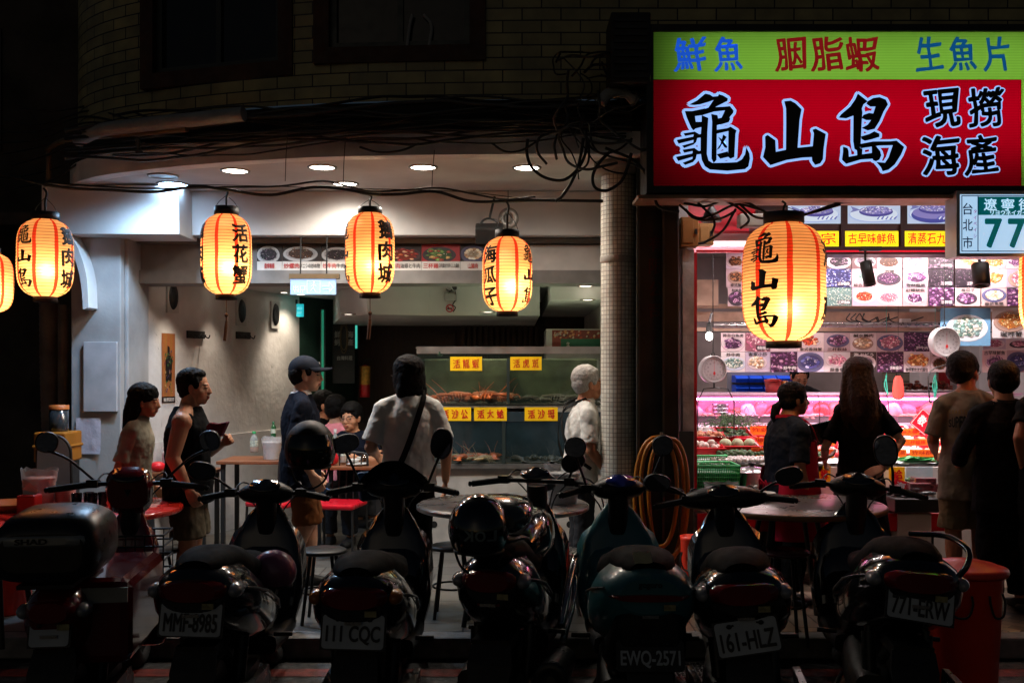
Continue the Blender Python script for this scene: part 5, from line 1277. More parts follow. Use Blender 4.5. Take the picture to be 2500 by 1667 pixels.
    m2 = MB(); m2.loft([[(sx_*w_, 1.27+.265*math.cos(a), .235+.265*math.sin(a)) for sx_, w_ in ((-1,.06),(-.5,.068),(.5,.068),(1,.06))] for a in [R(d) for d in range(10,171,16)]], closed=False, cap=False); m2.tube([(.09,1.27,.235),(.08,1.16,.62)],.02,8); m2.tube([(-.09,1.27,.235),(-.08,1.16,.62)],.02,8); P(m2, 'front_mudguard', o.get('front', c1))
    # handlebar set, turned with the steering
    st = Matrix.Translation((0,1.08,0)) @ Matrix.Rotation(R(o.get('steer',0)),4,'Z') @ Matrix.Translation((0,-1.08,0))
    def S(q): return st @ Vector(q)
    bs = o.get('barw', .33)
    h = MB(); h.cyl(S((0,1.10,.80)),S((0,1.075,hz-.02)),.055,.06,14)
    if o.get('cowl', 1):
        rings = []
        cw = o.get('cw',.62)
        for xx, dy, z0, z1 in ((-.24,.028,-.025,.022),(-.20,.05,-.045,.04),(-.12,.085,-.06,.062),(0,.10,-.06,.078),(.12,.085,-.06,.062),(.20,.05,-.045,.04),(.24,.028,-.025,.022)):
            rings.append([S((xx*cw, 1.08 + dy*math.cos(a) + .03*(1-abs(xx)/.24), hz + (z0+z1)/2 + (z1-z0)/2*math.sin(a))) for a in [2*math.pi*j/16 for j in range(16)]])
        h.loft(rings)
    ho = P(h, 'handlebar_cowl', o.get('cowlm', blkpl))
    bar = MB(); bar.tube(catmull([S((-bs,1.02,hz-.02)),S((-.22,1.07,hz)),S((0,1.09,hz)),S((.22,1.07,hz)),S((bs,1.02,hz-.02))],4), .013, 8); P(bar, 'handlebar', blkpl, ho)
    for sx in (-1,1):
        g = MB(); g.cyl(S((sx*.225,1.068,hz-.001)),S((sx*(bs+.02),1.018,hz-.021)),.019,.018,12); g.ball(S((sx*(bs+.03),1.016,hz-.022)),(.012,.016,.016),10,6); P(g, 'grip', grip, ho)
        v = MB(); v.tube([S((sx*.20,1.13,hz)),S((sx*.30,1.13,hz-.012)),S((sx*(bs+.03),1.10,hz-.03))],[.009,.008,.006],7); v.box(-.03,.03,-.03,.03,-.022,.022, st @ Matrix.Translation((sx*.20,1.075,hz+.005))); P(v, 'brake_lever', o.get('leverm', blkpl), ho)
    for sx in (-1,1):
        hz_ = MB(); hz_.tube(catmull([S((sx*.20,1.11,hz)),S((sx*.16,1.20,hz+.05)),S((sx*.07,1.22,hz-.02)),S((sx*.04,1.17,hz-.18))],5), .005, 6); hz_.tube(catmull([S((sx*.21,1.10,hz-.01)),S((sx*.19,1.17,hz+.01)),S((sx*.08,1.19,hz-.10)),S((sx*.05,1.15,hz-.22))],5), .0045, 6); P(hz_, 'brake_hose', cablem, ho)
        tr = MB(); tr.tube([(sx*bw*q, y_, z_) for q, y_, z_ in ((.42,-.27,tail-.12),(.505,-.10,tail-.16),(.53,.12,tail-.22),(.49,.42,tail-.33),(.40,.62,tail-.42))], .006, 6); P(tr, 'trim_strip', mat('trim_grey', (.10,.10,.10), .3, .5))
        fp = MB(); fp.cyl((sx*bw*.45,.40,.40),(sx*(bw*.5+.07),.40,.40),.012,.012,8); P(fp, 'foot_peg', blkpl)
    hl = MB(); hl.loft([[ S((r*math.cos(a)*1.25, 1.18+dy, hz-.015+r*math.sin(a)*.75)) for a in [2*math.pi*j/16 for j in range(16)]] for r, dy in ((.075,-.02),(.075,.0),(.055,.022),(.02,.03))]); P(hl, 'headlight', clearlens, ho)
    dsh = MB(); dsh.loft([[S((w_*math.cos(a), 1.035+yy+.035*math.sin(a), hz+.045+zz+.03*math.sin(a))) for a in [2*math.pi*j/18 for j in range(18)]] for w_, yy, zz in ((.09,0,0),(.085,-.004,.008),(.01,-.002,.009))]); P(dsh, 'dashboard', o.get('dashm', mat('dash_glass', (.01,.01,.012), .08, coat=1)), ho)
    # mirrors
    for sx, spec in ((-1,o.get('ml','oval')),(1,o.get('mr','oval'))):
        if not spec: continue
        mz = o.get('mz', .23); mx_ = o.get('mx', .30)
        a0 = S((sx*.19,1.075,hz+.02)); top = S((sx*mx_,1.06,hz+mz))
        if spec == 'low': top = S((sx*(mx_+.06),1.0,hz+mz*.45))
        mb = MB(); mb.tube(catmull([a0, a0.lerp(top,.5)+Vector((sx*.012,0,.012)), top - Vector((0,0,.045))],4), .0075, 8)
        mo = P(mb, 'mirror_stem', blkpl, ho)
        hd = MB(); yaw = Matrix.Rotation(R(-sx*o.get('myaw',18)),4,'Z') @ Matrix.Rotation(R(8),4,'X')
        rx, rz = {'round':(.058,.058),'oval':(.075,.052),'egg':(.062,.086),'low':(.075,.05)}[spec]
        tiltm = Matrix.Rotation(R(-sx*o.get('mtilt',12)),4,'Y')
        def ring(s_, yy): return [top + yaw @ (tiltm @ Vector((rx*s_*math.copysign(abs(math.cos(a))**.85,math.cos(a)), yy, rz*s_*math.copysign(abs(math.sin(a))**.85,math.sin(a))))) for a in [2*math.pi*j/24 for j in range(24)]]
        hd.loft([ring(1,-.012),ring(1.05,-.004),ring(1.0,.012),ring(.72,.03),ring(.2,.04)]); hh = P(hd, 'mirror', blkpl, ho)
        gl = MB(); gl.poly(ring(.92,-.0135)[::-1]); P(gl, 'mirror_glass', mirrorm, hh)
    if o.get('screen'):
        w_ = MB(); rings = []
        for t in range(7):
            z = hz+.0+.15*t/6; wd = .20*math.cos(t/6*1.25)
            rings.append([S((wd*u, 1.20 - .10*u*u - .10*(t/6)**1.3, z)) for u in (-1,-.66,-.33,0,.33,.66,1)])
        w_.loft(rings, closed=False, cap=False); w_.loft([[q+Vector((0,.006,0)) for q in r] for r in rings], closed=False, cap=False); P(w_, 'fly_screen', mat('smoked_screen', (.012,.012,.012), .08, coat=.5), ho)
    for fn in o.get('extra', []): fn(P, root, S, hz, tail, bw)
    yr = o.get('Y', 4.58)
    x0 = X(px_plate, yr-.335) - o.get('pxo',0)*1.0; x1 = X(px_bar, yr+1.08)
    ya = math.atan2(x1-x0, 1.415)
    xa = x0 + (x1-x0)*.335/1.415
    root.rotation_euler = (0, R(o.get('roll',0)), -ya); root.location = (xa, yr, -.13)
    return root
bg_ = paint('black_gloss', (.008,.008,.009)); maroonp = paint('maroon_gloss', srgb(92,10,16)); greyp = paint('graphite_gloss', (.018,.018,.02)); tealp = paint('teal_satin', srgb(46,104,112), .35, .4)

# --- red moped with the top box
def moped_bits(P, root, S, hz, tail, bw):
    b = MB(); b.loft([sec(-.43,.32,.88,1.04,28,4.5),sec(-.42,.40,.84,1.08,28,4),sec(-.30,.425,.82,1.115,28,3.6),sec(-.10,.425,.82,1.13,28,3.4),sec(.02,.39,.83,1.10,28,3.6),sec(.05,.32,.86,1.05,28,4)])
    bx = P(b, 'top_box', mat('top_box_plastic', (.010,.010,.010), .30, bump=.05, bscale=160))
    s_ = MB(); s_.loft([sec(-.436,.20,.995,1.025,16,6),sec(-.428,.34,.985,1.035,16,6),sec(-.40,.39,.983,1.037,16,6)]); P(s_, 'lid_strip', mat('strip_grey', (.30,.30,.28), .3, .3), bx)
    t = MB(); t.text('SHAD', (-.04,-.4385,1.01), (.13,.024), bold=.04); P(t, 'badge', mat('badge_dark', (.004,.004,.004), .4), bx)
    r = MB(); r.box(-.11,.11,-.40,.10,.805,.822); P(r, 'rack', blkpl)
    f = MB(); f.box(.02,.30,-.20,.52,.42,.80); f.box(.02,.30,.525,.66,.30,.62); fo = P(f, 'side_tank', maroonp, bevel=.045)
    q = MB(); q.box(.05,.29,-.212,-.201,.70,.765); P(q, 'pale_label', mat('grey_label', (.3,.3,.28), .4), fo)
    k = MB()
    for zz in (.58,.66,.74,.80): k.tube([(.20,.98,zz),(-.20,.98,zz),(-.20,1.24,zz),(.20,1.24,zz),(.20,.98,zz)], .006, 6)
    for j in range(9):
        x_ = -.20+.05*j; k.tube([(x_,.98,.80),(x_,.98,.58),(x_,1.24,.58),(x_,1.24,.80)], .0035, 5)
    P(k, 'front_basket', blkpl)
    n = MB(); n.loft([sec(1.02,.22,hz-.13,hz+.05,18,3),sec(1.06,.26,hz-.17,hz+.10,18,3),sec(1.14,.22,hz-.15,hz+.07,18,3)]); P(n, 'meter_case', maroonp)
scooter('maroon moped carrying a black lidded top box in front of the red table', 112, 300, dict(paint=maroonp, bw=.30, tail=.82, seat=.76, bar=1.08, barw=.40, cowl=0, ml='round', mr='round', mz=.24, mx=.44, myaw=10, lamp='wide', plate=' ', pz=.60, pwh=(.16,.10), rail=0, extra=[moped_bits]))
# --- grey scooter MMF-8985 with a pink helmet and a big dark helmet
scooter('dark scooter with plate MMF-8985 and tinted mirrors beside the maroon moped', 438, 612, dict(paint=greyp, bw=.43, tail=.90, bar=1.02, plate='MMF-8985', ml='oval', mr=None, mz=.13, mx=.36, rail=0, ptilt=-2, pz=.655, Y=4.62, pback=-12))
scooter('black scooter with plate 111 CQC and a smoked fly screen', 811, 905, dict(paint=bg_, bw=.42, tail=.885, bar=1.06, plate='111 CQC', ml='oval', mr='egg', mz=.25, mx=.27, mtilt=-14, ptilt=-1.5, pz=.62, screen=1, rail=0, Y=4.55, ind=amber))
# --- black motorcycle-like scooter with gloss helmet on the rear
def pipes(P, root, S, hz, tail, bw):
    a = MB(); a.tube(catmull([(.22,.95,.62),(.26,.75,.72),(.25,.55,.62),(.24,.30,.45)],5), .020, 10); a.tube(catmull([(.20,.98,.55),(.25,.80,.62),(.26,.62,.50),(.24,.38,.36)],5), .018, 10); P(a, 'chrome_bar', chrome)
    m = MB(); m.cyl((.27,-.28,.36),(.25,.25,.30),.078,.07,20); m.lathe([(.078,0),(.06,-.012),(.045,-.006),(.02,-.004)], (.27,-.283,.36), 20, Matrix.Rotation(R(-90),4,'X')); P(m, 'muffler', mat('muffler_black', (.02,.02,.02), .3, .5))
    t = MB(); t.loft([sec(.30,.20,.74,.90),sec(.45,.30,.72,.98),sec(.66,.32,.70,1.0),sec(.86,.22,.72,.96),sec(.92,.12,.76,.92)]); P(t, 'fuel_tank', bg_)
    k = MB(); k.loft([sec(-.34,.24,1.02,1.09,20,3.2),sec(-.31,.31,1.0,1.12,20,3),sec(-.18,.34,.995,1.15,20,2.6),sec(.0,.30,1.0,1.14,20,2.8),sec(.05,.22,1.02,1.10,20,3)]); P(k, 'tail_box', mat('smoke_grey_gloss', (.05,.055,.06), .15, coat=1))
scooter('black motorcycle with chrome frame bars and a round muffler by the grey table', 1120, 1235, dict(paint=bg_, bw=.36, tail=.92, bar=1.08, cowl=0, ml=None, mr='oval', mz=.12, mx=.22, mtilt=30, Y=4.72, lamp='wide', barw=.36, extra=[pipes], steer=-8))
def teal_bits(P, root, S, hz, tail, bw):
    n = MB(); M_ = Matrix.Translation((-.03,-.30,tail+.012)) @ Matrix.Rotation(R(-48),4,'X') @ Matrix.Rotation(R(-4),4,'Y')
    rings = []
    for i in range(6):
        rings.append([M_ @ Vector((-.038+.076*u, -.006-.003*math.sin(u*7+i), -.03+.06*i/5)) for u in (0,.2,.4,.6,.8,1)])
    n.loft(rings, closed=False, cap=False); P(n, 'paper_slip', mat('paper_slip', srgb(190,180,140), .8))
    d = MB(); d.loft([sec(-.325,.24,.50,.70,18,3),sec(-.30,.32,.44,.72,18,3),sec(-.15,.36,.36,.60,18,3),sec(.1,.36,.34,.5,18,3)]); P(d, 'lower_cowl', blkpl)
    t = MB(); t.text('9', (-.06,-.312,tail-.075), (.02,.03), bold=.02); t.text('gogoro', (.0,-.338,tail-.10), (.10,.025), bold=.02); P(t, 'badge', mat('badge_dark', (.004,.004,.004), .4))
scooter('teal scooter with a paper slip stuck to its tail and plate EWQ-2571', 1494, 1420, dict(paint=tealp, bw=.46, tail=.90, bar=1.05, plate='EWQ-2571', bare=1, pz=.505, pwh=(.29,.13), lamp='bar', rail=0, ml='round', mr='round', mz=.24, mx=.26, myaw=-6, front=tealp, cowl=1, steer=14, Y=4.6, dashm=mat('lit_dash', (.02,.03,.2), .06, coat=1), extra=[teal_bits], pback=-16))
scooter('black scooter with a tilted plate 161-HLZ and a wide plain handlebar', 1740, 1690, dict(paint=bg_, bw=.43, tail=.90, bar=1.0, barw=.36, plate='161-HLZ', cw=1, rail=0, ptilt=7, roll=-4, pz=.595, ml='low', mr='low', mz=.26, mx=.30, Y=4.56, ind=clearlens))
def loop7(P, root, S, hz, tail, bw): g = MB(); g.tube(catmull([(.02,-.02,tail+.035),(bw*.30,-.16,tail+.055),(bw*.42,-.29,tail+.025),(bw*.40,-.34,tail-.03),(bw*.33,-.33,tail-.09)],6), .013, 10); P(g, 'grab_rail', bg_)
scooter('black scooter with a high grab rail and plate 771-ERW beside the red bin', 2094, 1945, dict(paint=bg_, bw=.45, tail=.94, bar=1.06, plate='771-ERW', ptilt=-5, roll=3, pz=.72, pwh=(.27,.14), ml=None, mr='egg', mz=.22, mx=.14, mtilt=10, Y=4.62, steer=-10, ind=clearlens, rail=0, extra=[loop7]))

# helmets
def helmet(name, label, c, r, m, yaw=0, vis=True, mark=None, pitch=0, flip=False):
    t = thing(name, label, 'helmet', c)
    M = Matrix.Translation(c) @ Matrix.Rotation(R(yaw),4,'Z') @ Matrix.Rotation(R(pitch),4,'X')
    b = MB(); rings = []
    for i in range(13):
        a = -R(38) + (R(90)+R(38))*i/12; rr = math.cos(a)*r; z = math.sin(a)*r*1.02
        rings.append([M @ Vector((rr*.90*math.cos(2*math.pi*j/30), rr*1.08*math.sin(2*math.pi*j/30), z)) for j in range(30)])
    b.loft(rings, cap=True); b.build('shell', m, t)
    e = MB(); e.tube([M @ Vector((math.cos(R(38))*r*.905*math.cos(2*math.pi*j/30), math.cos(R(38))*r*1.085*math.sin(2*math.pi*j/30), -math.sin(R(38))*r*1.02)) for j in range(31)], .007, 7); e.build('edge_trim', blkpl, t)
    q = MB(); q.tube(catmull([M @ Vector((-r*.72,0,-r*.6)), M @ Vector((-r*.5,.01,-r*1.15)), M @ Vector((0,.02,-r*1.42)), M @ Vector((r*.5,.01,-r*1.15)), M @ Vector((r*.72,0,-r*.6))],5), .006, 6); q.build('chin_strap', blkpl, t)
    if vis:
        v = MB(); rings = []
        for i in range(7):
            a = -R(30) + R(62)*i/6; rr = math.cos(a)*r*1.025; z = math.sin(a)*r*1.03
            rings.append([M @ Vector((rr*.92*math.cos(R(25+130*j/14)), rr*1.10*math.sin(R(25+130*j/14)), z)) for j in range(15)])
        v.loft(rings, closed=False, cap=False); v.build('visor', mat('smoked_screen', (.012,.012,.012), .08, coat=.5), t)
    if mark:
        q = MB()
        for k, ch in enumerate(mark):
            u = (k-(len(mark)-1)/2)*.058
            vs, fs, _ = text_geo(ch, .03, 0); pts = []
            for vx, vy, vq in vs:
                xx = u + (-vx if flip else vx)*.05; zz = vy*.045 - .008
                th = xx/r; ph = zz/r; pts.append(M @ Vector((r*.915*math.sin(th)*math.cos(ph), -(r*1.095+vq*.0002)*math.cos(th)*math.cos(ph), r*1.035*math.sin(ph))))
            q.add(pts, fs)
        q.build('marking', mat('helmet_mark', (.16,.2,.2), .4), t)
    return t
helmet('helmet', 'large dull brown black helmet resting on the scooter mirror before the capped man', at(712,1030,5.55), .155, mat('dull_helmet', (.014,.011,.009), .5, spec=.3), yaw=200, vis=True)
helmet('helmet', 'small pink helmet hanging at the flank of the dark scooter', at(628,1312,4.95), .105, mat('pink_helmet', srgb(150,86,110), .3, coat=.6), yaw=90, vis=False)
helmet('helmet', 'glossy black helmet with upside down letters on the motorcycle tail', at(1100,1213,4.40), .150, mat('gloss_helmet', (.006,.006,.007), .08, coat=1), yaw=4, mark='KOL', flip=True, pitch=0)
# ================================================================== TABLES, STOOLS
steel = mat('stainless_steel', (.42,.41,.40), .28, 1.0, var=.12, scale=14, rvar=.25); legm = mat('dark_leg', (.03,.03,.03), .4, .5)
def round_table(label, c, r, h, topm, group=None, edge=None):
    t = thing('round_table', label, 'table', (c[0],c[1],0), group)
    MB().lathe([(0.001,h),(r*.985,h),(r,h-.006),(r,h-.030),(r*.985,h-.036),(.001,h-.036)], (c[0],c[1],0), 56).build('tabletop', topm, t)
    if edge: MB().lathe([(r+.001,h-.006),(r+.004,h-.008),(r+.004,h-.030),(r+.001,h-.032)], (c[0],c[1],0), 56).build('edge_band', edge, t)
    for k in range(4):
        a = R(45+90*k); m = MB(); m.tube([(c[0]+.18*math.cos(a),c[1]+.18*math.sin(a),h-.036),(c[0]+r*.62*math.cos(a),c[1]+r*.62*math.sin(a),0)], .016, 8); m.build('leg', legm, t)
    return t
redtop = mat('red_tabletop', srgb(214,40,28), .22, var=.12, scale=5, coat=.4); steeltop = mat('brushed_tabletop', (.22,.20,.19), .28, .6, var=.08, scale=3, rvar=.12)
TR = (X(205,5.95)-.05, 6.35)
round_table('red round table with glasses bowls and napkins near the alley', (X(208,6.25),6.25), .55, .735, redtop)
round_table('grey round steel table behind the motorcycle with stacked white tubs', (X(1155,6.45),6.45), .55, .735, steeltop, edge=mat('alu_edge', (.35,.34,.33), .3, .8))
round_table('grey round steel table before the stall keeper at the seafood shop', (X(1810,6.25),6.25), .585, .765, steeltop, edge=mat('wood_edge', srgb(140,96,56), .4))
# second red table cut by the alley side
round_table('lower red round table at the alley edge', (X(-30,5.9),5.9), .42, .72, redtop)
def stool(label, px, py_top, Y, group, seatm_, r=.15, h=None):
    x = X(px,Y); h = h or Zh(py_top,Y)
    t = thing('stool', label, 'stool', (x,Y,0), group)
    MB().lathe([(.001,h),(r*.9,h),(r,h-.008),(r,h-.022),(r*.9,h-.028),(.001,h-.028)], (x,Y,0), 28).build('seat', seatm_, t)
    for k in range(4):
        a = R(45+90*k); MB().tube([(x+r*.62*math.cos(a),Y+r*.62*math.sin(a),h-.026),(x+r*1.05*math.cos(a),Y+r*1.05*math.sin(a),0)], .011, 8).build('leg', chrome if seatm_ is steel else legm, t)
    MB().tube([(x+r*.86*math.cos(R(15*k)),Y+r*.86*math.sin(R(15*k)),h*.42) for k in range(25)], .007, 6).build('foot_ring', chrome if seatm_ is steel else legm, t)
    return t
redvinyl = mat('red_vinyl', srgb(205,20,40), .3, coat=.3)
stool('steel stool with splayed bright legs by the motorcycle muffler', 1290, 1262, 6.6, 'stools around the arcade tables', steel)
stool('dark metal stool under the red table in front of the bright wall gap', 355, 1260, 6.6, 'stools around the arcade tables', legm)
stool('dark metal stool standing between the two black scooters', 742, 1320, 6.35, 'stools around the arcade tables', legm, h=.46)
stool('dark metal stool with crossed legs under the grey table', 1040, 1350, 6.5, 'stools around the arcade tables', legm, h=.46)
stool('maroon topped stool under the table before the stall keeper', 1800, 1262, 5.85, 'stools around the arcade tables', mat('maroon_seat', srgb(70,22,24), .3, coat=.4))
stool('dark stool standing beside the black dressed woman under the table', 1985, 1290, 6.0, 'stools around the arcade tables', legm)
stool('dark metal stool by the patterned tiles beside the broad man', 2338, 1260, 7.3, 'stools around the arcade tables', legm)
# chairs with red seats inside
def chair(label, x, Y, yaw):
    t = thing('dining_chair', label, 'chair', (0,0,0), 'red seated chairs inside the restaurant')
    def P(mb, n_, m, **k): o = mb.build(n_, m, None, **k); o.parent = t
    b = MB(); b.box(-.20,.20,-.20,.20,.43,.475); P(b, 'seat', redvinyl, bevel=.015)
    for sx in (-1,1):
        P(MB().tube([(sx*.19,.18,.43),(sx*.2,.2,0)], .011, 8), 'leg', legm); P(MB().tube([(sx*.19,-.18,.43),(sx*.2,-.21,0)], .011, 8), 'leg', legm)
    f = MB(); f.tube(catmull([(-.19,-.19,.42),(-.19,-.22,.80),(-.14,-.235,.87),(.14,-.235,.87),(.19,-.22,.80),(.19,-.19,.42)],5), .011, 8)
    for k in range(5): f.cyl((-.13+.065*k,-.205,.48),(-.13+.065*k,-.235,.87),.006,.006,6)
    P(f, 'back_frame', legm); t.location = (x,Y,0); t.rotation_euler = (0,0,R(yaw)); return t
chair('red seated chair with barred back near the stucco wall table', X(640,8.6), 8.6, 150)
chair('red seated chair with barred back tucked before the man in glasses', X(776,8.5), 8.5, 170)
# dining tables inside
woodtop = mat('wood_tabletop', srgb(128,78,50), .35, var=.2, scale=4, stretch=(1,8,8))
def table(label, cx_, cy_, w_, d_, h_):
    t = thing('dining_table', label, 'table', (cx_,cy_,0), 'tables inside the restaurant')
    MB().box(cx_-w_/2,cx_+w_/2,cy_-d_/2,cy_+d_/2,h_-.03,h_).build('tabletop', woodtop, t, bevel=.006)
    for sx in (-1,1):
        for sy in (-1,1): MB().box(cx_+sx*(w_/2-.05)-.018,cx_+sx*(w_/2-.05)+.018,cy_+sy*(d_/2-.05)-.018,cy_+sy*(d_/2-.05)+.018,0,h_-.031).build('leg', legm, t)
    return t
table('timber topped dining table with bottles where the man in glasses sits', X(812,8.95), 8.98, .62, .7, .76)
table('timber topped table against the stucco wall with bottles and tubs', X(610,9.2), 9.2, .75, .55, .78)
table('pale topped small table behind the woman in grey', X(395,8.75)+.05, 8.95, .55, .5, .70)

# ------------------------------------------------------------------ table things
glassm = mat('clear_glass', (.9,.9,.9), .03, trans=1.0, var=0, rvar=0, ior=1.45); plas = mat('milky_plastic', (.62,.60,.60), .35, var=.1, bump=.3, bscale=30); film = mat('plastic_film', (.5,.5,.52), .2, var=.25, bump=.5, bscale=40)
def tumbler(label, x, y, z, r=.033, h=.095, group='upturned tumblers on the red table'):
    m = MB().lathe([(r*.8,0),(r,h),(r*.94,h),(r*.74,.006),(.001,.006),(.001,0)], (x,y,z), 20)
    return one('tumbler', m, glassm, label, 'glass', group)
for k, px in enumerate((176,196,212,230)):
    tumbler('clear upturned glass tumbler in the cluster between pink bowls and moped bar', X(px,6.2), 6.2+.05*(k%2), .735)
def bowls(name, label, x, y, z, r, n, m, step=.014):
    t = thing(name, label, 'bowls', (x,y,z))
    for k in range(n):
        MB().lathe([(r*.45,0),(r*.5,.003),(r*.85,.025),(r,.05),(r*.96,.05),(r*.8,.027),(.001,.008)], (x,y,z+step*k), 24).build('bowl', m, t)
pinkpl = mat('pink_plastic', srgb(196,120,112), .35)
bowls('bowl_stack', 'stack of pink plastic bowls on the red table by the glasses', X(150,6.25), 6.25, .735, .062, 6, pinkpl)
def bag_tub(label, x, y, z, w_, h_, m=plas, name='bagged_tub'):
    t = thing(name, label, 'tub', (x,y,z))
    b = MB().lathe([(w_*.36,0),(w_*.40,.01),(w_*.48,h_*.75),(w_*.5,h_*.77),(w_*.5,h_*.80),(.001,h_*.79)], (x,y,z), 28, sy=.8); b.build('tub', m, t)
    f = MB(); rings = []; rg = random.Random(int(x*1000))
    for i in range(9):
        q = i/8; rings.append([(x+(w_*(.42+.13*q)+rg.uniform(-.006,.006))*math.cos(2*math.pi*j/26), y+.85*(w_*(.42+.13*q)+rg.uniform(-.006,.006))*math.sin(2*math.pi*j/26), z+.004+h_*(.0+q)+(rg.uniform(-.012,.012) if i>6 else 0)) for j in range(26)])
    f.loft(rings, cap=False); f.build('plastic_bag', mat('clear_bag', (.7,.68,.68), .25, alpha=.38, bump=.8, bscale=35), t); return t
bag_tub('pale tub in a clear plastic bag standing on the red table', X(90,6.2), 6.2, .735, .20, .24, mat('pink_tub', srgb(186,130,112), .4))
nb = thing('napkin_box', 'red napkin box with a tissue standing up on the red table', 'box', (X(62,6.0),6.0,.735))
x, y = X(64,6.0), 6.02
MB().box(x-.055,x+.055,y-.055,y+.055,.735,.845).build('case', mat('red_box', srgb(170,26,22), .4), nb, bevel=.012)
MB().add([(x-.04,y,.844),(x+.04,y+.01,.844),(x+.05,y,.87),(x+.005,y-.01,.915),(x-.045,y+.008,.875)], [(0,1,2,3,4)], False).build('tissue', mat('tissue_paper', (.6,.56,.52), .9), nb)
one('tray_rim', MB().lathe([(.001,.012),(.15,.012),(.185,.045),(.19,.045),(.155,0),(.001,0)], (X(10,6.1),6.15,.736), 36), mat('orange_tray', srgb(170,84,30), .3, coat=.3), 'orange round dish at the alley end of the red table', 'dish')
bag_tub('white bagged tub stack standing on the grey steel table', X(1292,6.45), 6.42, .735, .22, .25)
bag_tub('white bagged paper tub on the steel table by the black scooter cowl', X(1655,6.2), 6.18, .765, .19, .13)
sb_ = MB().lathe([(.03,0),(.035,.003),(.06,.045),(.075,.05),(.072,.052),(.05,.01),(.001,.008)], (X(1755,6.35),6.35,.765), 24); o_ = one('soup_bowl', sb_, mat('white_melamine', (.6,.58,.56), .3), 'small white soup bowl with a spoon on the steel table', 'bowl')
sp_ = MB().tube([(X(1755,6.35)-.03,6.35,.775),(X(1755,6.35)-.06,6.33,.86)], [.009,.012], 8); one('soup_spoon', sp_, MATS['white_melamine'], 'white spoon standing in the small soup bowl', 'spoon')
def bottle(label, px, py0, py1, Y, w_, body, capc, fill=None):
    x = X(px,Y); z0, z1 = Zh(py1,Y), Zh(py0,Y); h = z1-z0; r = w_/2/F*Y
    t = thing('bottle', label, 'bottle', (x,Y,z0))
    MB().lathe([(.001,0),(r*.92,0),(r,.01),(r,h*.60),(r*.75,h*.74),(r*.38,h*.86),(r*.38,h*.92)], (x,Y,z0), 20).build('body', body, t)
    MB().lathe([(r*.44,h*.89),(r*.44,h),(.001,h)], (x,Y,z0), 16).build('cap', mat('cap_'+str(int(sum(capc)*100)), capc, .4), t)
    if fill: MB().lathe([(.001,.004),(r*.95,.004),(r*.95,h*.24),(.001,h*.24)], (x,Y,z0), 18).build('drink', fill, t)
    MB().lathe([(r*1.02,h*.28),(r*1.02,h*.56)], (x,Y,z0), 20).build('label_band', mat('bottle_label', (.45,.5,.42), .5, var=.5, scale=60), t)
    return t
pet = mat('clear_pet', (.55,.60,.58), .08, alpha=.45, coat=1); tea = mat('tea', srgb(178,104,34), .1); greenb = mat('green_bottle', (.012,.09,.03), .1, coat=1)
bottle('green capped tea bottle on the stucco wall table', 584, 990, 1038, 9.1, 19, pet, (.02,.3,.08), tea)
bottle('dark green beer bottle standing behind the white tubs', 628, 968, 1005, 9.25, 12, greenb, (.02,.12,.04))
bottle('green capped tea bottle half drunk before the man in glasses', 790, 1003, 1062, 8.9, 20, pet, (.02,.35,.10), tea)
bottle('clear water bottle with a white cap beside the tea bottle', 770, 985, 1052, 9.1, 15, pet, (.6,.6,.6))
bag_tub('white bagged tubs stacked on the stucco wall table', X(630,9.2), 9.1, .78, .17, .20)
for px, py, nm, lb_ in ((812,1055,'rice_bowl','small white rice bowl before the man in glasses'),(826,1045,'soup_bowl','white bowl further along the diners table')):
    one(nm, MB().lathe([(.03,0),(.035,.003),(.058,.045),(.055,.046),(.03,.008),(.001,.006)], (X(px,8.85),8.85 + (.0 if px<820 else .2),.761), 22), MATS['white_melamine'], lb_, 'bowl')
one('side_plate', MB().lathe([(.001,.004),(.07,.004),(.10,.016),(.098,.019),(.07,.007),(.001,.007)], (X(822,8.75),8.74,.761), 28), MATS['white_melamine'], 'flat white side plate near the edge of the diners table', 'plate')
tumbler('tea tumbler on the diners table beside the white bowls', X(838,8.95), 8.95, .761, .034, .085, None)
rb_ = MB().ball((X(764,8.75),8.75,.82), (.055,.05,.06), 14, 9); one('red_pouch', rb_, mat('red_pouch', srgb(215,20,36), .35, coat=.5), 'shiny red pouch at the edge of the diners table', 'pouch')
rb_ = MB().ball((X(362,8.8),8.8,.745), (.07,.06,.045), 14, 9); one('red_pouch', rb_, MATS['red_pouch'], 'shiny red pouch on the pale table behind the woman in grey', 'pouch')
bag_tub('clear bagged cup stack on the pale table behind the woman in grey', X(388,8.9), 8.9, .70, .12, .20)
# cloth held by the man in black
hc_ = MB(); rn = random.Random(5); rings = []
c0 = at(497,985,6.62)
hc_.prism([c0+Vector((-.075,0,.01)),c0+Vector((-.05,0,.045)),c0+Vector((.0,0,.035)),c0+Vector((.075,0,.05)),c0+Vector((.055,0,.005)),c0+Vector((.03,0,-.05)),c0+Vector((.0,0,-.06)),c0+Vector((.012,0,-.10)),c0+Vector((-.01,0,-.11)),c0+Vector((-.04,0,-.05))], (0,.07,0))
one('wine_cloth', hc_, mat('wine_fabric', srgb(96,22,44), .8, bump=.5), 'folded wine red cloth held by the man in the black sleeveless shirt', 'cloth', bevel=.012)
ex_ = MB(); c0 = at(742,1128,7.2); ex_.box(-.05,.05,-.008,.008,-.03,.03, Matrix.Translation(c0) @ Matrix.Rotation(R(20),4,'Y')); one('phone', ex_, mat('blue_phone_case', srgb(70,110,170), .3), 'light blue phone in the hand of the capped man', 'phone', bevel=.004)

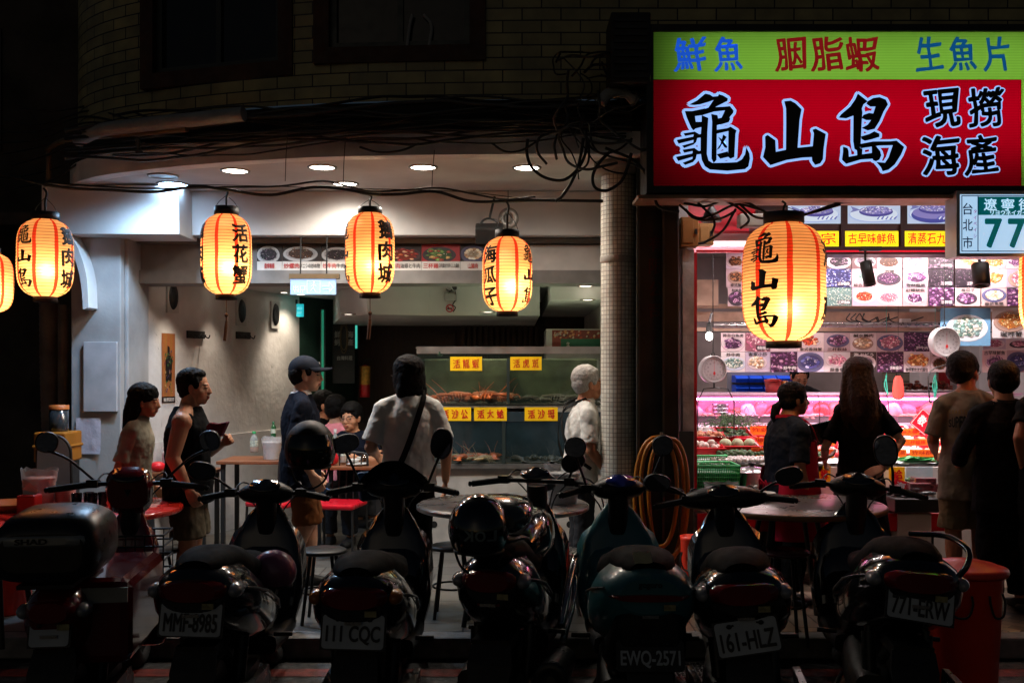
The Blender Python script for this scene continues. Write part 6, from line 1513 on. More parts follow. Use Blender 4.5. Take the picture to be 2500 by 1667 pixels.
# ------------------------------------------------------------------ fish tanks
TY0, TY1 = 8.75, 9.35; tx0, tx1 = X(957,TY0), X(1384,TY0)
tk = thing('fish_tank', 'two tier glass fish tank with orange crayfish and yellow name cards', 'fish tank', (tx0,TY0,.75))
fm = mat('tank_steel', (.34,.33,.32), .35, .9, var=.2); zt_, zu, zl, zb_ = Zh(797,TY0), Zh(930,TY0), Zh(968,TY0), Zh(1065,TY0)
f = MB()
f.box(tx0,tx1,TY0,TY0+.02,Zh(812,TY0),zt_+.005); f.box(tx0,tx1,TY1,TY1+.02,Zh(800,TY0),zt_+.005); f.box(tx0-.01,tx0+.012,TY0+.02,TY1,Zh(800,TY0),zt_)
f.box(tx0,tx1,TY0-.006,TY1,Zh(937,TY0),Zh(932,TY0)); f.box(tx0,tx1,TY0-.012,TY1,zb_-.04,zb_)
f.build('frame', fm, tk)
dm = mat('mullion', (.02,.03,.028), .4); xm1, xm2 = X(1167,TY0), X(1157,TY0)
d = MB(); d.box(xm1-.012,xm1+.012,TY0-.003,TY1,zu+.001,Zh(822,TY0)); d.build('mullion', dm, tk); d = MB(); d.box(xm2-.014,xm2+.014,TY0-.003,TY1,zb_+.001,zl-.001); d.build('mullion', dm, tk); d = MB(); d.box(tx0,tx0+.016,TY0-.003,TY0+.016,zb_+.001,zu); d.build('mullion', dm, tk)
def water(name, x0, x1, z0, z1, c, par=tk): return MB().box(x0,x1,TY1-.01,TY1,z0,z1).build(name, mat(name+'_wall', c, .5, var=.5, scale=5), par)
water('upper_tank', tx0+.02, tx1, Zh(928,TY0), Zh(822,TY0), (.07,.085,.04)); water('lower_tank', tx0+.02, tx1, zb_+.002, zl+.02, (.03,.05,.06))
fb = MB(); fb.box(tx0+.02,tx1,TY0+.02,TY1-.011,zu-.0,zu+.012); fb.box(tx0+.02,tx1,TY0+.02,TY1-.011,zb_+.001,zb_+.012); fb.build('tank_bed', mat('tank_gravel', (.06,.05,.035), .8, var=.7, scale=60, bump=.6), tk)
gl_ = mat('tank_glass', (.02,.035,.03), .04, alpha=.22, coat=1); 
MB().box(tx0,tx1,TY0+.004,TY0+.010,zu+.001,Zh(812,TY0)).build('front_pane', gl_, tk); MB().box(tx0,tx1,TY0+.004,TY0+.010,zb_+.001,zl).build('front_pane', gl_, tk)
MB().box(tx0,tx1,TY0-.004,TY0+.02,zl+.001,zu-.06).build('middle_panel', mat('dark_panel', (.02,.035,.045), .3), tk)
MB().box(tx0,tx1,TY0+.02,TY1,Zh(826,TY0)-.004,Zh(826,TY0)).build('water_surface', mat('water_surface', (.1,.14,.11), .06, alpha=.5, coat=1), tk)
MB().cyl((tx0+.12,TY0+.05,Zh(808,TY0)),(tx1,TY0+.06,Zh(806,TY0)),.012,.012,10).build('water_pipe', mat('grey_pvc', (.30,.31,.30), .4), tk)
MB().lathe([(.02,-.02),(.032,0),(.03,.03),(.012,.04)], (tx0+.2,TY0+.03,Zh(812,TY0)), 14).build('valve', mat('green_valve', (.05,.10,.06), .4), tk)
tl_ = MB().box(tx0+.1,tx1,TY0+.25,TY0+.29,zt_-.040,zt_-.028); tl_.build('tank_tube', emat('tank_tube', (.75,.85,.55), 11), tk)  # tubes added out of sight behind frame and panel, to light the tanks
tl2 = MB().box(tx0+.1,tx1,TY0+.30,TY0+.33,zl+.05,zl+.065); tl2.build('tank_tube', emat('added_tank_tube_blue', (.5,.7,.9), 6), tk)
lamp('added_tank_lamp','AREA',((tx0+tx1)/2,TY0+.3,zt_-.045),7,(.85,1,.62),tk,size=tx1-tx0-.2,size_y=.05); lamp('added_tank_lamp','AREA',((tx0+tx1)/2,TY0+.3,zl+.06),4,(.6,.85,1),tk,size=tx1-tx0-.2,size_y=.05)  # area lamps added to brighten both tank tiers
one('card', MB().box(0,0,0,0,0,0), PRINT, 'x y z w', 'card') if False else None
ymat = mat('yellow_card', srgb(250,200,8), .45, var=.04); rink = mat('red_ink', srgb(206,18,12), .6)
TX = ('red brush writing', )
for s_, xa_, xb_, ya_, yb_, lb_, dx in (('活龍蝦',1034,1107,819,851,'yellow card with faded loose brush writing on the upper tank nearer the white polo back',0),('活虎斑',1172,1244,819,850,'yellow card with three faded characters on the upper tank nearer the old man',0),('活沙公',1008,1082,935,966,'yellow crab card peeking out behind the white polo sleeve',0),('活大蛤',1089,1164,935,966,'yellow clam card in the middle of the lower row of tank cards',0),('活沙母',1205,1281,935,966,'yellow crab card closest to the old man on the lower tank row',0)):
    t = thing('name_card', lb_, 'card', at((xa_+xb_)/2,yb_,TY0-.02), 'yellow name cards on the fish tank')
    yy = TY0-.016
    MB().box(X(xa_,yy),X(xb_,yy),yy,yy+.004,Zh(yb_,yy),Zh(ya_,yy)).build('board', ymat, t)
    w_ = X(xb_,yy)-X(xa_,yy); h_ = Zh(ya_,yy)-Zh(yb_,yy); q = MB()
    for k, ch in enumerate(s_): q.text(ch, (X(xa_,yy)+w_*(.2+.3*k), yy-.003, Zh((ya_+yb_)/2,yy)), (w_*.22,h_*.66), bold=.004 if ya_<900 else .02, brush=1.3)
    q.build('writing', rink, t)
# creatures: crayfish in the tanks
shellm = mat('crayfish_shell', srgb(196,96,40), .35, var=.4, scale=30, coat=.3); shellm2 = mat('pale_shell', srgb(170,150,110), .4, var=.5, scale=30); shelld = mat('dark_shell', srgb(70,62,44), .4, var=.5, scale=30)
def crayfish(c, yaw, s_, m, label, g):
    t = thing('crayfish', label, 'crayfish', (0,0,0), g)
    b = MB(); 
    segs = [(-.11,.012),(-.085,.022),(-.06,.026),(-.03,.030),(.0,.036),(.04,.038),(.075,.030),(.10,.014)]
    b.loft([[(y, r*1.2*math.cos(a), .03+r*.8*math.sin(a) - (.02 if y<-.09 else 0)) for a in [2*math.pi*j/12 for j in range(12)]] for y, r in segs]); 
    for sx in (-1,1):
        b.tube([(.06,sx*.03,.03),(.11,sx*.07,.035),(.15,sx*.05,.03)],[.008,.009,.016],7); b.tube([(.15,sx*.05,.03),(.185,sx*.045,.03)],[.018,.005],7)
        b.tube([(.10,sx*.01,.04),(.16,sx*.03,.10),(.22,sx*.06,.15)],[.003,.002,.001],5)
        for k in range(4): x_ = .05-.022*k; b.tube([(x_,sx*.03,.025),(x_+.01,sx*.075,.04),(x_,sx*.10,.002)],[.005,.004,.002],5)
    for k in range(5): a = R(-50+25*k); b.poly([(-.105,0,.02),(-.15*1-.0+.02*abs(math.sin(a)),.05*math.sin(a)-.012,.012),(-.155+.02*abs(math.sin(a)),.05*math.sin(a),.014),(-.15+.02*abs(math.sin(a)),.05*math.sin(a)+.012,.012)])
    o = b.build('shell', m, None); o.parent = t; t.location = c; t.rotation_euler = (0,0,R(yaw)); t.scale = (s_,)*3
    return t
rn = random.Random(11)
for k in range(9): crayfish((tx0+.22+.075*k, TY0+.10+.18*rn.random(), zu+.012+.02*(k%3)), rn.uniform(0,360), rn.uniform(.9,1.25), shellm, 'orange crayfish heaped on the upper tank floor near the white polo back', 'orange crayfish in the upper tank')
for k in range(7): crayfish((xm1+.10+.10*k, TY0+.10+.2*rn.random(), zu+.012+.015*(k%2)), rn.uniform(0,360), rn.uniform(.8,1.2), shelld, 'drab shellfish lying on the upper tank floor near the old man', 'drab shellfish in the upper tank')
for k in range(6): crayfish((tx0+.32+.07*k, TY0+.10+.15*rn.random(), zb_+.012+.01*(k%2)), rn.uniform(0,360), 1.0, shellm if k%2 else shellm2, 'crab coloured shellfish on the lower tank floor below the yellow clam card', 'shellfish in the lower tank')
for k in range(4): crayfish((xm2+.12+.15*k, TY0+.10+.15*rn.random(), zb_+.012), rn.uniform(0,360), .9, shelld, 'dark shellfish on the lower tank floor below the old man card', 'dark shellfish in the lower tank')
# cabinet with round holes under the tank
cb = thing('tank_cabinet', 'pale cabinet with round holes carrying the fish tank', 'cabinet', (tx0,TY0,0))
MB().box(tx0,tx1,TY0+.03,TY1,0.02,zb_-.041).build('body', mat('cabinet_white', (.42,.40,.37), .6, var=.2), cb)
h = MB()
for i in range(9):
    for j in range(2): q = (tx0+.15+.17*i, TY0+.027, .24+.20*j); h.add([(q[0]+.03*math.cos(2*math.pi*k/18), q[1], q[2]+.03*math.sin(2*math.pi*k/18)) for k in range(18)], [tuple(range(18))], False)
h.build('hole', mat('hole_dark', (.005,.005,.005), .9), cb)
# drinks fridge with posters beyond the tank
fr_ = thing('drinks_fridge', 'white drinks fridge with a beer poster and green crate picture beyond the tank', 'fridge', (X(1256,10),10,0))
MB().box(X(1254,10),X(1420,10)+.0,10,10.6,0,Zh(755,10)).build('body', mat('fridge_white', (.52,.5,.48), .4), fr_, bevel=.01)
pq = MB(); yy=9.995; pq.C((.20,.03,.02)).box(X(1268,yy),X(1400,yy),yy-.004,yy,Zh(798,yy),Zh(758,yy)); rg = random.Random(2)
for k in range(60):
    u, v = rg.uniform(1272,1395), rg.uniform(760,776); pq.C(rg.choice([(.4,.05,.02),(.6,.25,.1),(.1,.03,.02),(.5,.4,.3)])); a=at(u,v,yy-.005-.0001*k); s_=.012*rg.uniform(.5,1.5); pq.poly([a+Vector((-s_,0,-s_*.5)),a+Vector((s_*.3,0,-s_)),a+Vector((s_,0,s_*.4)),a+Vector((-s_*.2,0,s_))])
pq.C((.005,.12,.06)).box(X(1288,yy),X(1400,yy),yy-.015,yy-.012,Zh(800,yy),Zh(778,yy)); pq.C((.7,.7,.65)).text('Corona', at(1281,766,yy-.013), (.07,.03)); pq.text('生', at(1305,790,yy-.018), (.035,.04)); pq.build('poster', PRINT, fr_)

# ------------------------------------------------------------------ on the walls
def hookrail(label, s0, s1, z, n):
    t = thing('hook_rail', label, 'coat rack', onwall(s0,z)); m = MB()
    M_ = Matrix(((tw.x,-nw.x,0,0),(tw.y,-nw.y,0,0),(0,0,1,0),(0,0,0,1))); M_.translation = WA
    m.box(s0,s1,-.022,-.002,z-.035,z+.035,M_); m.build('board', mat('dark_board', (.02,.018,.016), .6), t)
    for k in range(n):
        s_ = s0+(s1-s0)*(k+.5)/n; h_ = MB(); h_.tube(catmull([onwall(s_,z,.022),onwall(s_,z-.02,.06),onwall(s_,z-.03,.085),onwall(s_,z+.0,.10)],4), .006, 7); h_.build('hook', legm, t)
hookrail('dark hook rail on the stucco wall above the sleeveless man', .62, .88, 1.925, 4)
hookrail('dark hook rail on the stucco wall deeper towards the exit lamp', 1.42, 1.66, 1.945, 3)
ps = thing('bottle_poster', 'narrow orange brown poster of a dark bottle on the stucco wall', 'poster', onwall(.33,1.05))
q = MB(); rg = random.Random(8)
s0, s1, z0, z1 = .26, .45, Zh(925,9.05), Zh(765,9.05)
def PW(s_, z_, k): return onwall(s0+(s1-s0)*s_, z0+(z1-z0)*z_, .003+.0008*k)
for k in range(10): q.C((.30+.02*(k%3),.10+.012*(k%4),.035)).poly([PW(k/10,0,1),PW((k+1)/10,0,1),PW((k+1)/10,1,1),PW(k/10,1,1)])
q.C((.02,.012,.01)).poly([PW(0,0,3),PW(1,0,3),PW(1,.09,3),PW(0,.09,3)])
q.C((.012,.008,.008)).poly([PW(.28,.3,4),PW(.72,.32,4),PW(.76,.62,4),PW(.60,.70,4),PW(.58,.80,4),PW(.42,.82,4),PW(.40,.70,4),PW(.26,.60,4)])
for k in range(60):
    u, v = rg.uniform(.2,.8), rg.uniform(.15,.75); q.C(rg.choice([(.05,.02,.01),(.25,.06,.05),(.08,.05,.10),(.4,.25,.1),(.05,.12,.04)])); s_ = rg.uniform(.02,.06); q.poly([PW(u-s_,v,5+k*.02),PW(u,v-s_*.4,5+k*.02),PW(u+s_,v,5+k*.02),PW(u,v+s_*.4,5+k*.02)])
q.build('print', PRINT, ps)
t = MB(); t.C((.6,.55,.5)).text('醇厚回甘', PW(.5,.045,8), (.15,.035), right=tw, bold=.02); t.build('caption', PRINT, ps)
# oval wall speakers and small dark frames on the stucco wall
for s_, z_, lb_ in ((.40,2.26,'oval black wall vent near the street end of the stucco wall'),(1.50,2.19,'oval black wall vent beside the crab lantern'),(2.14,2.19,'oval black wall vent close to the exit lamp')):
    t = thing('wall_speaker', lb_, 'speaker', onwall(s_,z_), 'oval wall speakers')
    m = MB(); M_ = Matrix(((tw.x,nw.x,0,0),(tw.y,nw.y,0,0),(0,0,1,0),(0,0,0,1))); M_.translation = WA
    m.box(s_-.08,s_+.08,0,.022,z_-.15,z_+.14,M_); m.build('case', mat('speaker_grey', (.44,.42,.39), .7), t)
    m = MB(); rings = [[M_ @ Vector((s_+r_*.062*math.cos(a), .023+dd, z_+r_*.12*math.sin(a))) for a in [2*math.pi*j/20 for j in range(20)]] for r_, dd in ((1,0),(.9,.012),(.3,.006))]
    m.loft(rings); m.build('grille', legm, t)
# notice paper on the pier
pp = MB(); rings = []; rg = random.Random(4); yy = 8.15
for i in range(9):
    rings.append([Vector((X(170+57*j/8,yy), 8.196-.006-.007*rg.random()-(.02 if (i==0 and j in (0,8)) else 0), Zh(1043-83*i/8,yy))) for j in range(9)])
pp.loft(rings, closed=False, cap=False); pp.smooth=True
one('notice_sheet', pp, mat('crinkled_paper', srgb(196,192,206), .85, var=.08, bump=.6, bscale=18), 'crinkled blank sheet taped on the grey pier', 'paper')
# extinguisher, green wall writing and tubes
eY = 11.95; exx = X(838,eY); ext = thing('fire_extinguisher', 'red fire extinguisher with yellow label on the timber wall', 'extinguisher', (exx,eY,Zh(915,eY)))
er = X(850,eY)-exx; ez0, ez1 = Zh(912,eY), Zh(838,eY)
MB().lathe([(.001,0),(er*.95,0),(er,.02),(er,(ez1-ez0)*.88),(er*.6,(ez1-ez0)*.97),(er*.25,ez1-ez0),(.001,ez1-ez0)], (exx,eY,ez0), 20).build('cylinder', mat('extinguisher_red', srgb(190,22,30), .3, coat=.4), ext)
MB().tube([(exx-.02,eY,ez1),(exx,eY,ez1+.06),(exx+.08,eY,ez1+.07)], .012, 7).build('handle', legm, ext)
MB().lathe([(er*1.02,.10),(er*1.02,.32)], (exx,eY,ez0+.05), 20).build('label_band', mat('extinguisher_label', srgb(200,150,60), .5, var=.4, scale=30), ext)
def tubelight(px, y0, y1, Y, c, s_, lb_):
    t = thing('wall_tube', lb_, 'light', at(px,y1,Y), 'green lit tubes on the dark wall')
    MB().box(X(px,Y)-.012,X(px,Y)+.012,Y-.03,Y-.02,Zh(y1,Y),Zh(y0,Y)).build('tube', emat('tube_'+str(px), c, s_), t)
    MB().box(X(px,Y)-.03,X(px,Y)+.03,Y-.019,Y-.004,Zh(y1,Y)-.01,Zh(y0,Y)+.01).build('channel', greenwall, t)
tubelight(742, 712, 1000, 11.55, (.01,.16,.09), .9, 'dim green tube running down the dark wall by the cap')
tubelight(819, 722, 800, 12.1, (.06,.5,.38), 1.0, 'short teal tube at the corner of the timber wall')
gw_ = thing('wall_banner', 'black banner with pale vertical lettering between the green tubes', 'banner', at(797,880,11.8))
MB().box(X(765,11.8),X(816,11.8),11.76,11.78,Zh(880,11.8),Zh(742,11.8)).build('cloth', mat('banner_black', (.008,.010,.009), .6), gw_)
q = MB()
for i, ch in enumerate('鮮蚵'): q.text(ch, at(775,768+18*i,11.75), (.07,.08), bold=.02)
for i, ch in enumerate('海產'): q.text(ch, at(805,768+18*i,11.75), (.07,.08), bold=.02)
for i, ch in enumerate('台灣料理'): q.text(ch, at(778+9*i,822,11.75), (.045,.05), bold=.02)
q.build('writing', mat('pale_lettering', (.30,.29,.27), .6), gw_)
q = MB(); 
for r_ in (1,.8): q.tube([at(790+9*r_*math.cos(2*math.pi*j/24), 775+36*r_*math.sin(2*math.pi*j/24), 11.75) for j in range(25)], .006, 5)
q.build('oval_border', mat('dull_gold', (.10,.07,.03), .5), gw_)
# bulkhead cam, junction box, no smoking
cY = 9.87
jb_ = thing('junction_box', 'grey junction box with loose wires on the white bulkhead', 'junction box', at(1036,690,cY))
MB().box(X(1022,cY),X(1048,cY),cY-.04,cY+.029,Zh(692,cY),Zh(674,cY)).build('case', mat('box_grey', (.32,.31,.31), .5), jb_, bevel=.004)
q = MB(); 
for pts in (((1030,674),(1040,662),(1048,650),(1052,655)),((1024,664),(1034,668),(1044,664),(1046,676)),((1046,690),(1040,700),(1046,706),(1041,716))): q.tube(catmull([at(a,b,cY-.04) for a,b in pts],5), .006, 6)
q.build('loose_wire', cablem, jb_)
ns = thing('no_smoking_sign', 'small round red no smoking sign below the junction box', 'sign', at(1032,710,cY-.01))
q = MB(); q.C((.6,.58,.57)).box(X(1024,cY),X(1043,cY),cY+.02,cY+.028,Zh(721,cY),Zh(696,cY)); q.C((.5,.02,.04)).tube([at(1033+8*math.cos(2*math.pi*j/24),708+8*math.sin(2*math.pi*j/24),cY+.014) for j in range(25)], .006, 6); q.tube([at(1027.5,703,cY+.014),at(1038.5,713,cY+.014)], .005, 6); q.C((.02,.02,.02)).box(X(1027,cY),X(1038,cY),cY+.016,cY+.018,Zh(710,cY),Zh(706.5,cY)); q.build('plate', PRINT, ns)
cc_ = thing('security_camera', 'small white security camera on the bulkhead above the junction box', 'camera', at(1050,655,cY-.1))
q = MB(); q.cyl(at(1044,660,cY-.16), at(1056,651,cY-.02), .034, .034, 16); q.build('barrel', mat('camera_white', (.6,.6,.6), .4), cc_); q = MB(); q.cyl(at(1043.2,660.5,cY-.165), at(1044,660,cY-.16), .028, .028, 16); q.build('lens', legm, cc_); q = MB(); q.cyl(at(1052,655,cY-.06), at(1053,640,cY+.03), .012, .012, 8); q.build('mount', MATS['camera_white'], cc_)
# hanging black floodlight and the round metal disc under the beam
fl = thing('hanging_floodlight', 'black floodlight hanging under the white beam beside the lower lantern', 'floodlight', at(1124,540,8.0))
q = MB(); q.box(-.11,.11,-.06,.06,-.07,.07, Matrix.Translation(at(1124,537,7.95)) @ Matrix.Rotation(R(30),4,'X')); q.build('housing', mat('flood_black', (.012,.012,.012), .4), fl, bevel=.012)
q = MB(); q.tube(catmull([at(1100,530,7.95),at(1108,508,7.95),at(1124,502,7.95),at(1142,510,7.95),at(1148,530,7.95)],5), .009, 8); q.tube([at(1124,502,7.95),at(1136,452,8.0)], .010, 8); q.build('bracket', legm, fl)
dY = 8.1; ds = thing('metal_disc', 'round pale metal disc with a hole hanging over the lower lantern', 'disc', at(1168,502,dY))
q = MB(); c0 = at(1168,502,dY); rings = []
for r_, dd in ((.083,0),(.083,-.012),(.03,-.012),(.03,0)): rings.append([c0+Vector((r_*math.cos(2*math.pi*j/30),dd,r_*1.05*math.sin(2*math.pi*j/30))) for j in range(30)])
rings.append(rings[0]); q.loft(rings, cap=False); q.build('ring_plate', mat('worn_disc', (.26,.24,.22), .4, .6, var=.4, scale=20), ds)
q = MB(); q.tube([at(1166,478,dY),at(1167,452,dY),at(1167,438,8.3)], .004, 6); q.build('hanger', wirem, ds)

# ------------------------------------------------------------------ alley corner things
ab = thing('arched_board', 'pale blue arched board with a dark rim leaning by the pier', 'board', at(120,1140,7.2))
c0 = at(122,1140,7.2); prof = []
for j in range(25):
    a = math.pi*j/24; prof.append((.115*math.cos(a)*(1), .30 + .13*math.sin(a)))
prof = [(.13,-.25)] + prof + [(-.13,-.25)]
q = MB(); q.prism([c0+Vector((u,0,v)) for u,v in prof], (0,.03,0)); q.build('panel', mat('pale_blue_panel', srgb(136,164,186), .5, var=.1), ab)
q = MB(); q.tube([c0+Vector((u*1.03,.015,v*1.01)) for u,v in prof], .014, 8); q.build('rim', legm, ab)
q = MB(); q.box(c0.x-.10,c0.x-.08,7.23,7.26,0,c0.z-.25); q.box(c0.x+.08,c0.x+.10,7.23,7.26,0,c0.z-.25); q.build('leg', legm, ab)
yc = thing('yellow_crate', 'yellow plastic crate behind the arched blue board', 'crate', at(112,1060,7.6))
q = MB(); Y_ = 7.6; q.box(X(76,Y_),X(150,Y_),Y_,Y_+.3,Zh(1062,Y_),Zh(993,Y_)); q.box(X(73,Y_),X(153,Y_),Y_-.012,Y_+.312,Zh(1030,Y_),Zh(1022,Y_)); q.build('body', mat('yellow_crate_plastic', srgb(150,92,18), .5), yc, bevel=.02)
q = MB(); q.box(X(80,Y_),X(146,Y_),Y_+.02,Y_+.28,0,Zh(1063,Y_)); q.build('stand', legm, yc)
jr = thing('lidded_jar', 'dark jar with an orange lid on top of the yellow crate', 'jar', at(122,993,7.65))
q = MB().lathe([(.001,0),(.065,0),(.07,.01),(.07,.17),(.001,.17)], (X(122,7.65),7.75,Zh(993,7.6)+.002), 22); q.build('body', mat('jar_dark', (.03,.035,.04), .15, coat=1), jr)
q = MB().lathe([(.074,.168),(.074,.20),(.001,.205)], (X(122,7.65),7.75,Zh(993,7.6)+.002), 22); q.build('lid', mat('orange_lid', srgb(176,96,40), .5), jr)
def pipe(name, px, y0, y1, Y, r, m, lb_, bend=0):
    q = MB(); pts = [(X(px,Y),Y,Zh(y1,Y))]; n_ = 40
    z0, z1 = Zh(y1,Y), Zh(y0,Y); rr = []; P_ = []
    for k in range(n_*2+1):
        t = k/(n_*2); P_.append((X(px,Y)+bend*(1-t)**2, Y, z0+(z1-z0)*t)); rr.append(r*(1 if k%2 else .93))
    q.tube(P_, rr, 14); return one(name, q, m, lb_, 'pipe')
pm = mat('duct_grey', (.12,.10,.085), .6, var=.4)
pipe('flexible_duct', 113, 690, 1180, 8.6, .085, pm, 'thick grey flexible duct running down the alley wall', .06)
pipe('flexible_duct', 146, 700, 985, 8.5, .048, pm, 'thinner ribbed duct next to the grey pier', 0)
one('bamboo_post', MB().cyl((X(156,8.3),8.3,0),(X(156,8.3),8.3,Zh(985,8.3)),.03,.03,12), mat('tan_pipe', srgb(130,98,66), .6, var=.3), 'tan plastic pipe standing against the grey pier', 'pipe')
# ================================================================== SEAFOOD SHOP
def P3(px, py, Y): return at(px, py, Y)
redtray = mat('red_tray_plastic', srgb(206,16,34), .35, var=.08); greenpl = mat('green_basket_plastic', srgb(60,190,110), .4, var=.1); blackpl = mat('black_tray_plastic', (.012,.012,.012), .4); icem = mat('crushed_ice', (.74,.74,.76), .35, var=.15, scale=40, bump=1.0, bscale=70)
foam = mat('styrofoam', (.66,.66,.66), .7, var=.08, bump=.3, bscale=80)
# counter body and the sloping ice bed
SX0, SX1 = X(1597,7.5), 4.6
cn = thing('ice_counter', 'long sloping ice counter of the seafood shop with a pale front', 'counter', (SX0,7.85,0))
q = MB(); q.box(SX0,SX1,7.86,9.0,0,.56); q.build('base', mat('counter_front', (.40,.37,.35), .5, var=.15, scale=3), cn)
q = MB(); q.prism([(SX0,7.86,.56),(SX0,9.0,.56),(SX0,9.0,1.08),(SX0,7.86,.83)], (SX1-SX0,0,0)); q.build('slope', mat('tray_bed', (.55,.52,.5), .4), cn)
def slopez(y): return .83 + (y-7.86)*(1.08-.83)/(9.0-7.86)
rn = random.Random(21)
ice = MB(); nx, ny = 150, 40; rows = []
for j in range(ny+1):
    y = 7.87+1.1*j/ny; rows.append([(SX0+.002+(SX1-SX0-.004)*i/nx, y, slopez(y)+.006+.028*(noise.noise(Vector((i*.45,j*.5,0)))*.5+.5)+.012*rn.random()) for i in range(nx+1)])
ice.loft(rows, closed=False, cap=False); tag(ice.build('crushed_ice', icem), kind='stuff')
def slab_on(x, y, d=.0): return Vector((x, y, slopez(y)+.03+d))
SLA = math.atan2(1.08-.83, 9.0-7.86)
def Ms(x, y, d=0.0): return Matrix.Translation(slab_on(x,y,d)) @ Matrix.Rotation(SLA,4,'X')
def tray(mb, M_, w_, d_, h_, th=.006, fl=.012):
    mb.box(-w_/2,w_/2,-d_/2,d_/2,0,th,M_); mb.box(-w_/2,w_/2,-d_/2,-d_/2+th,th,h_,M_); mb.box(-w_/2,w_/2,d_/2-th,d_/2,th,h_,M_); mb.box(-w_/2,-w_/2+th,-d_/2+th,d_/2-th,th,h_,M_); mb.box(w_/2-th,w_/2,-d_/2+th,d_/2-th,th,h_,M_)
    mb.box(-w_/2-fl,w_/2+fl,-d_/2-fl,-d_/2-.0005,h_-th,h_,M_); mb.box(-w_/2-fl,w_/2+fl,d_/2+.0005,d_/2+fl,h_-th,h_,M_)
FOODM = {'white':mat('squid_white',(.68,.62,.60),.3,coat=.5,var=.1),'egg':mat('egg_white',(.70,.62,.55),.5,var=.06),'brownegg':mat('egg_brown',srgb(196,138,104),.5),'melon':mat('pale_gourd',srgb(168,176,140),.5,var=.15,scale=30),'dark':mat('dark_fish',(.035,.04,.042),.25,coat=.6,var=.5,scale=20),'pink':mat('pink_meat',srgb(214,140,140),.35,coat=.5,var=.2,scale=25),'green':mat('leaf_green',(.045,.09,.03),.5,var=.5,scale=20),'clam':mat('clam_shell',(.38,.34,.28),.45,var=.5,scale=25),'shrimp':mat('shrimp_pink',srgb(224,150,120),.35,coat=.4,var=.3,scale=20)}
def heap(mb, M_, w_, d_, z, rg, kind, n, zz=.035):
    for k in range(n):
        c = Vector((rg.uniform(-w_/2+.02,w_/2-.02), rg.uniform(-d_/2+.02,d_/2-.02), z + rg.uniform(0,zz)))
        Rm = Matrix.Rotation(rg.uniform(0,6.28),4,'Z') @ Matrix.Rotation(rg.uniform(-.4,.4),4,'X')
        if kind in ('egg','brownegg'): mb.ball(M_ @ c, (.028,.022,.022), 12, 8, Rm)
        elif kind == 'leaf': mb.add([M_ @ (c + Rm @ Vector(v)) for v in ((-.035,0,0),(0,-.016,.008),(.04,0,0),(0,.016,.008))], [(0,1,2,3)], False)
        elif kind == 'slab': mb.ball(M_ @ c, (.045,.022,.012), 10, 6, Rm, .7)
        elif kind == 'stick': mb.tube([M_ @ (c + Rm @ Vector(v)) for v in ((-.05,0,0),(0,.008,.01),(.05,0,.0))], [.006,.009,.005], 6)
        else: mb.ball(M_ @ c, (.026,.022,.015), 9, 6, Rm)
def food_tray(label, x, y, w_, d_, fm_, kind, n, tm=redtray, h_=.07, group='food trays on the ice', seed=0, nm='food_tray', d=0.0, M_=None, zz=.035):
    rg = random.Random(seed + int(x*997)); M_ = M_ or Ms(x,y,d)
    t = thing(nm, label, 'tray', M_.translation, group)
    q = MB(); tray(q, M_, w_, d_, h_); q.build('tray', tm, t)
    q = MB(); heap(q, M_, w_, d_, h_*.55, rg, kind, n, zz); q.build('food', FOODM[fm_], t); return t
def xs(px, y): return X(px, y)
food_tray('red tray of pale noodles at the pillar end of the counter', xs(1606,8.5), 8.5, .28, .28, 'white', 'stick', 90)
food_tray('red tray of dark bamboo leaf strips behind the gourds', xs(1684,8.5), 8.5, .28, .28, 'green', 'leaf', 110)
t_ = food_tray('red tray heaped with white eggs', xs(1612,8.16), 8.16, .32, .24, 'egg', 'egg', 26)
food_tray('red tray heaped with brown eggs behind the white ones', xs(1622,8.3), 8.32, .30, .14, 'brownegg', 'egg', 20, d=.03)
gt_ = food_tray('red tray of three round pale gourds', xs(1693,8.2), 8.20, .32, .22, 'white', 'stick', 2)
for k, px in enumerate((1666,1694,1722)):
    q = MB().ball(tuple(slab_on(xs(px,8.18),8.18,.055)), (.052,.05,.05), 18, 12); one('gourd', q, FOODM['melon'], 'round pale green gourd in the red tray', 'gourd', 'round gourds in the red tray')
spec = []
k = 0
for row, (py, yy) in enumerate(((1022,8.75),(1050,8.45),(1078,8.15))):
    for px in range(1768, 2360, 92):
        fk = [('pink','slab','pale pink meat'),('white','stick','white squid strips'),('shrimp','ball','orange pink shrimp'),('white','slab','white tripe slices'),('clam','ball','grey brown clams'),('pink','stick','pink intestine strips')][(k*5+row)%6]
        nxt = ['in the back row against the glass case','in the middle row','in the bottom row'][row]
        food_tray('red tray of %s %s' % (fk[2], nxt), xs(px+14*row,yy), yy, .30, .22, fk[0], fk[1], 40, seed=k, d=-.018, h_=.042, zz=.014); k += 1
# orange signs standing along the rows
orange = mat('orange_sign', srgb(255,120,24), .45, var=.06); WRK = ['炸蚵仔','胡椒蝦','客家小炒','薑絲大腸','三杯','鹽酥蝦','排骨','四破雞','生炒花枝','下水湯','炸蛋豆腐','白灼軟絲','塔香海瓜子','炒螺肉','鹽水鵝','清炒水蓮','腰子','竹筍']
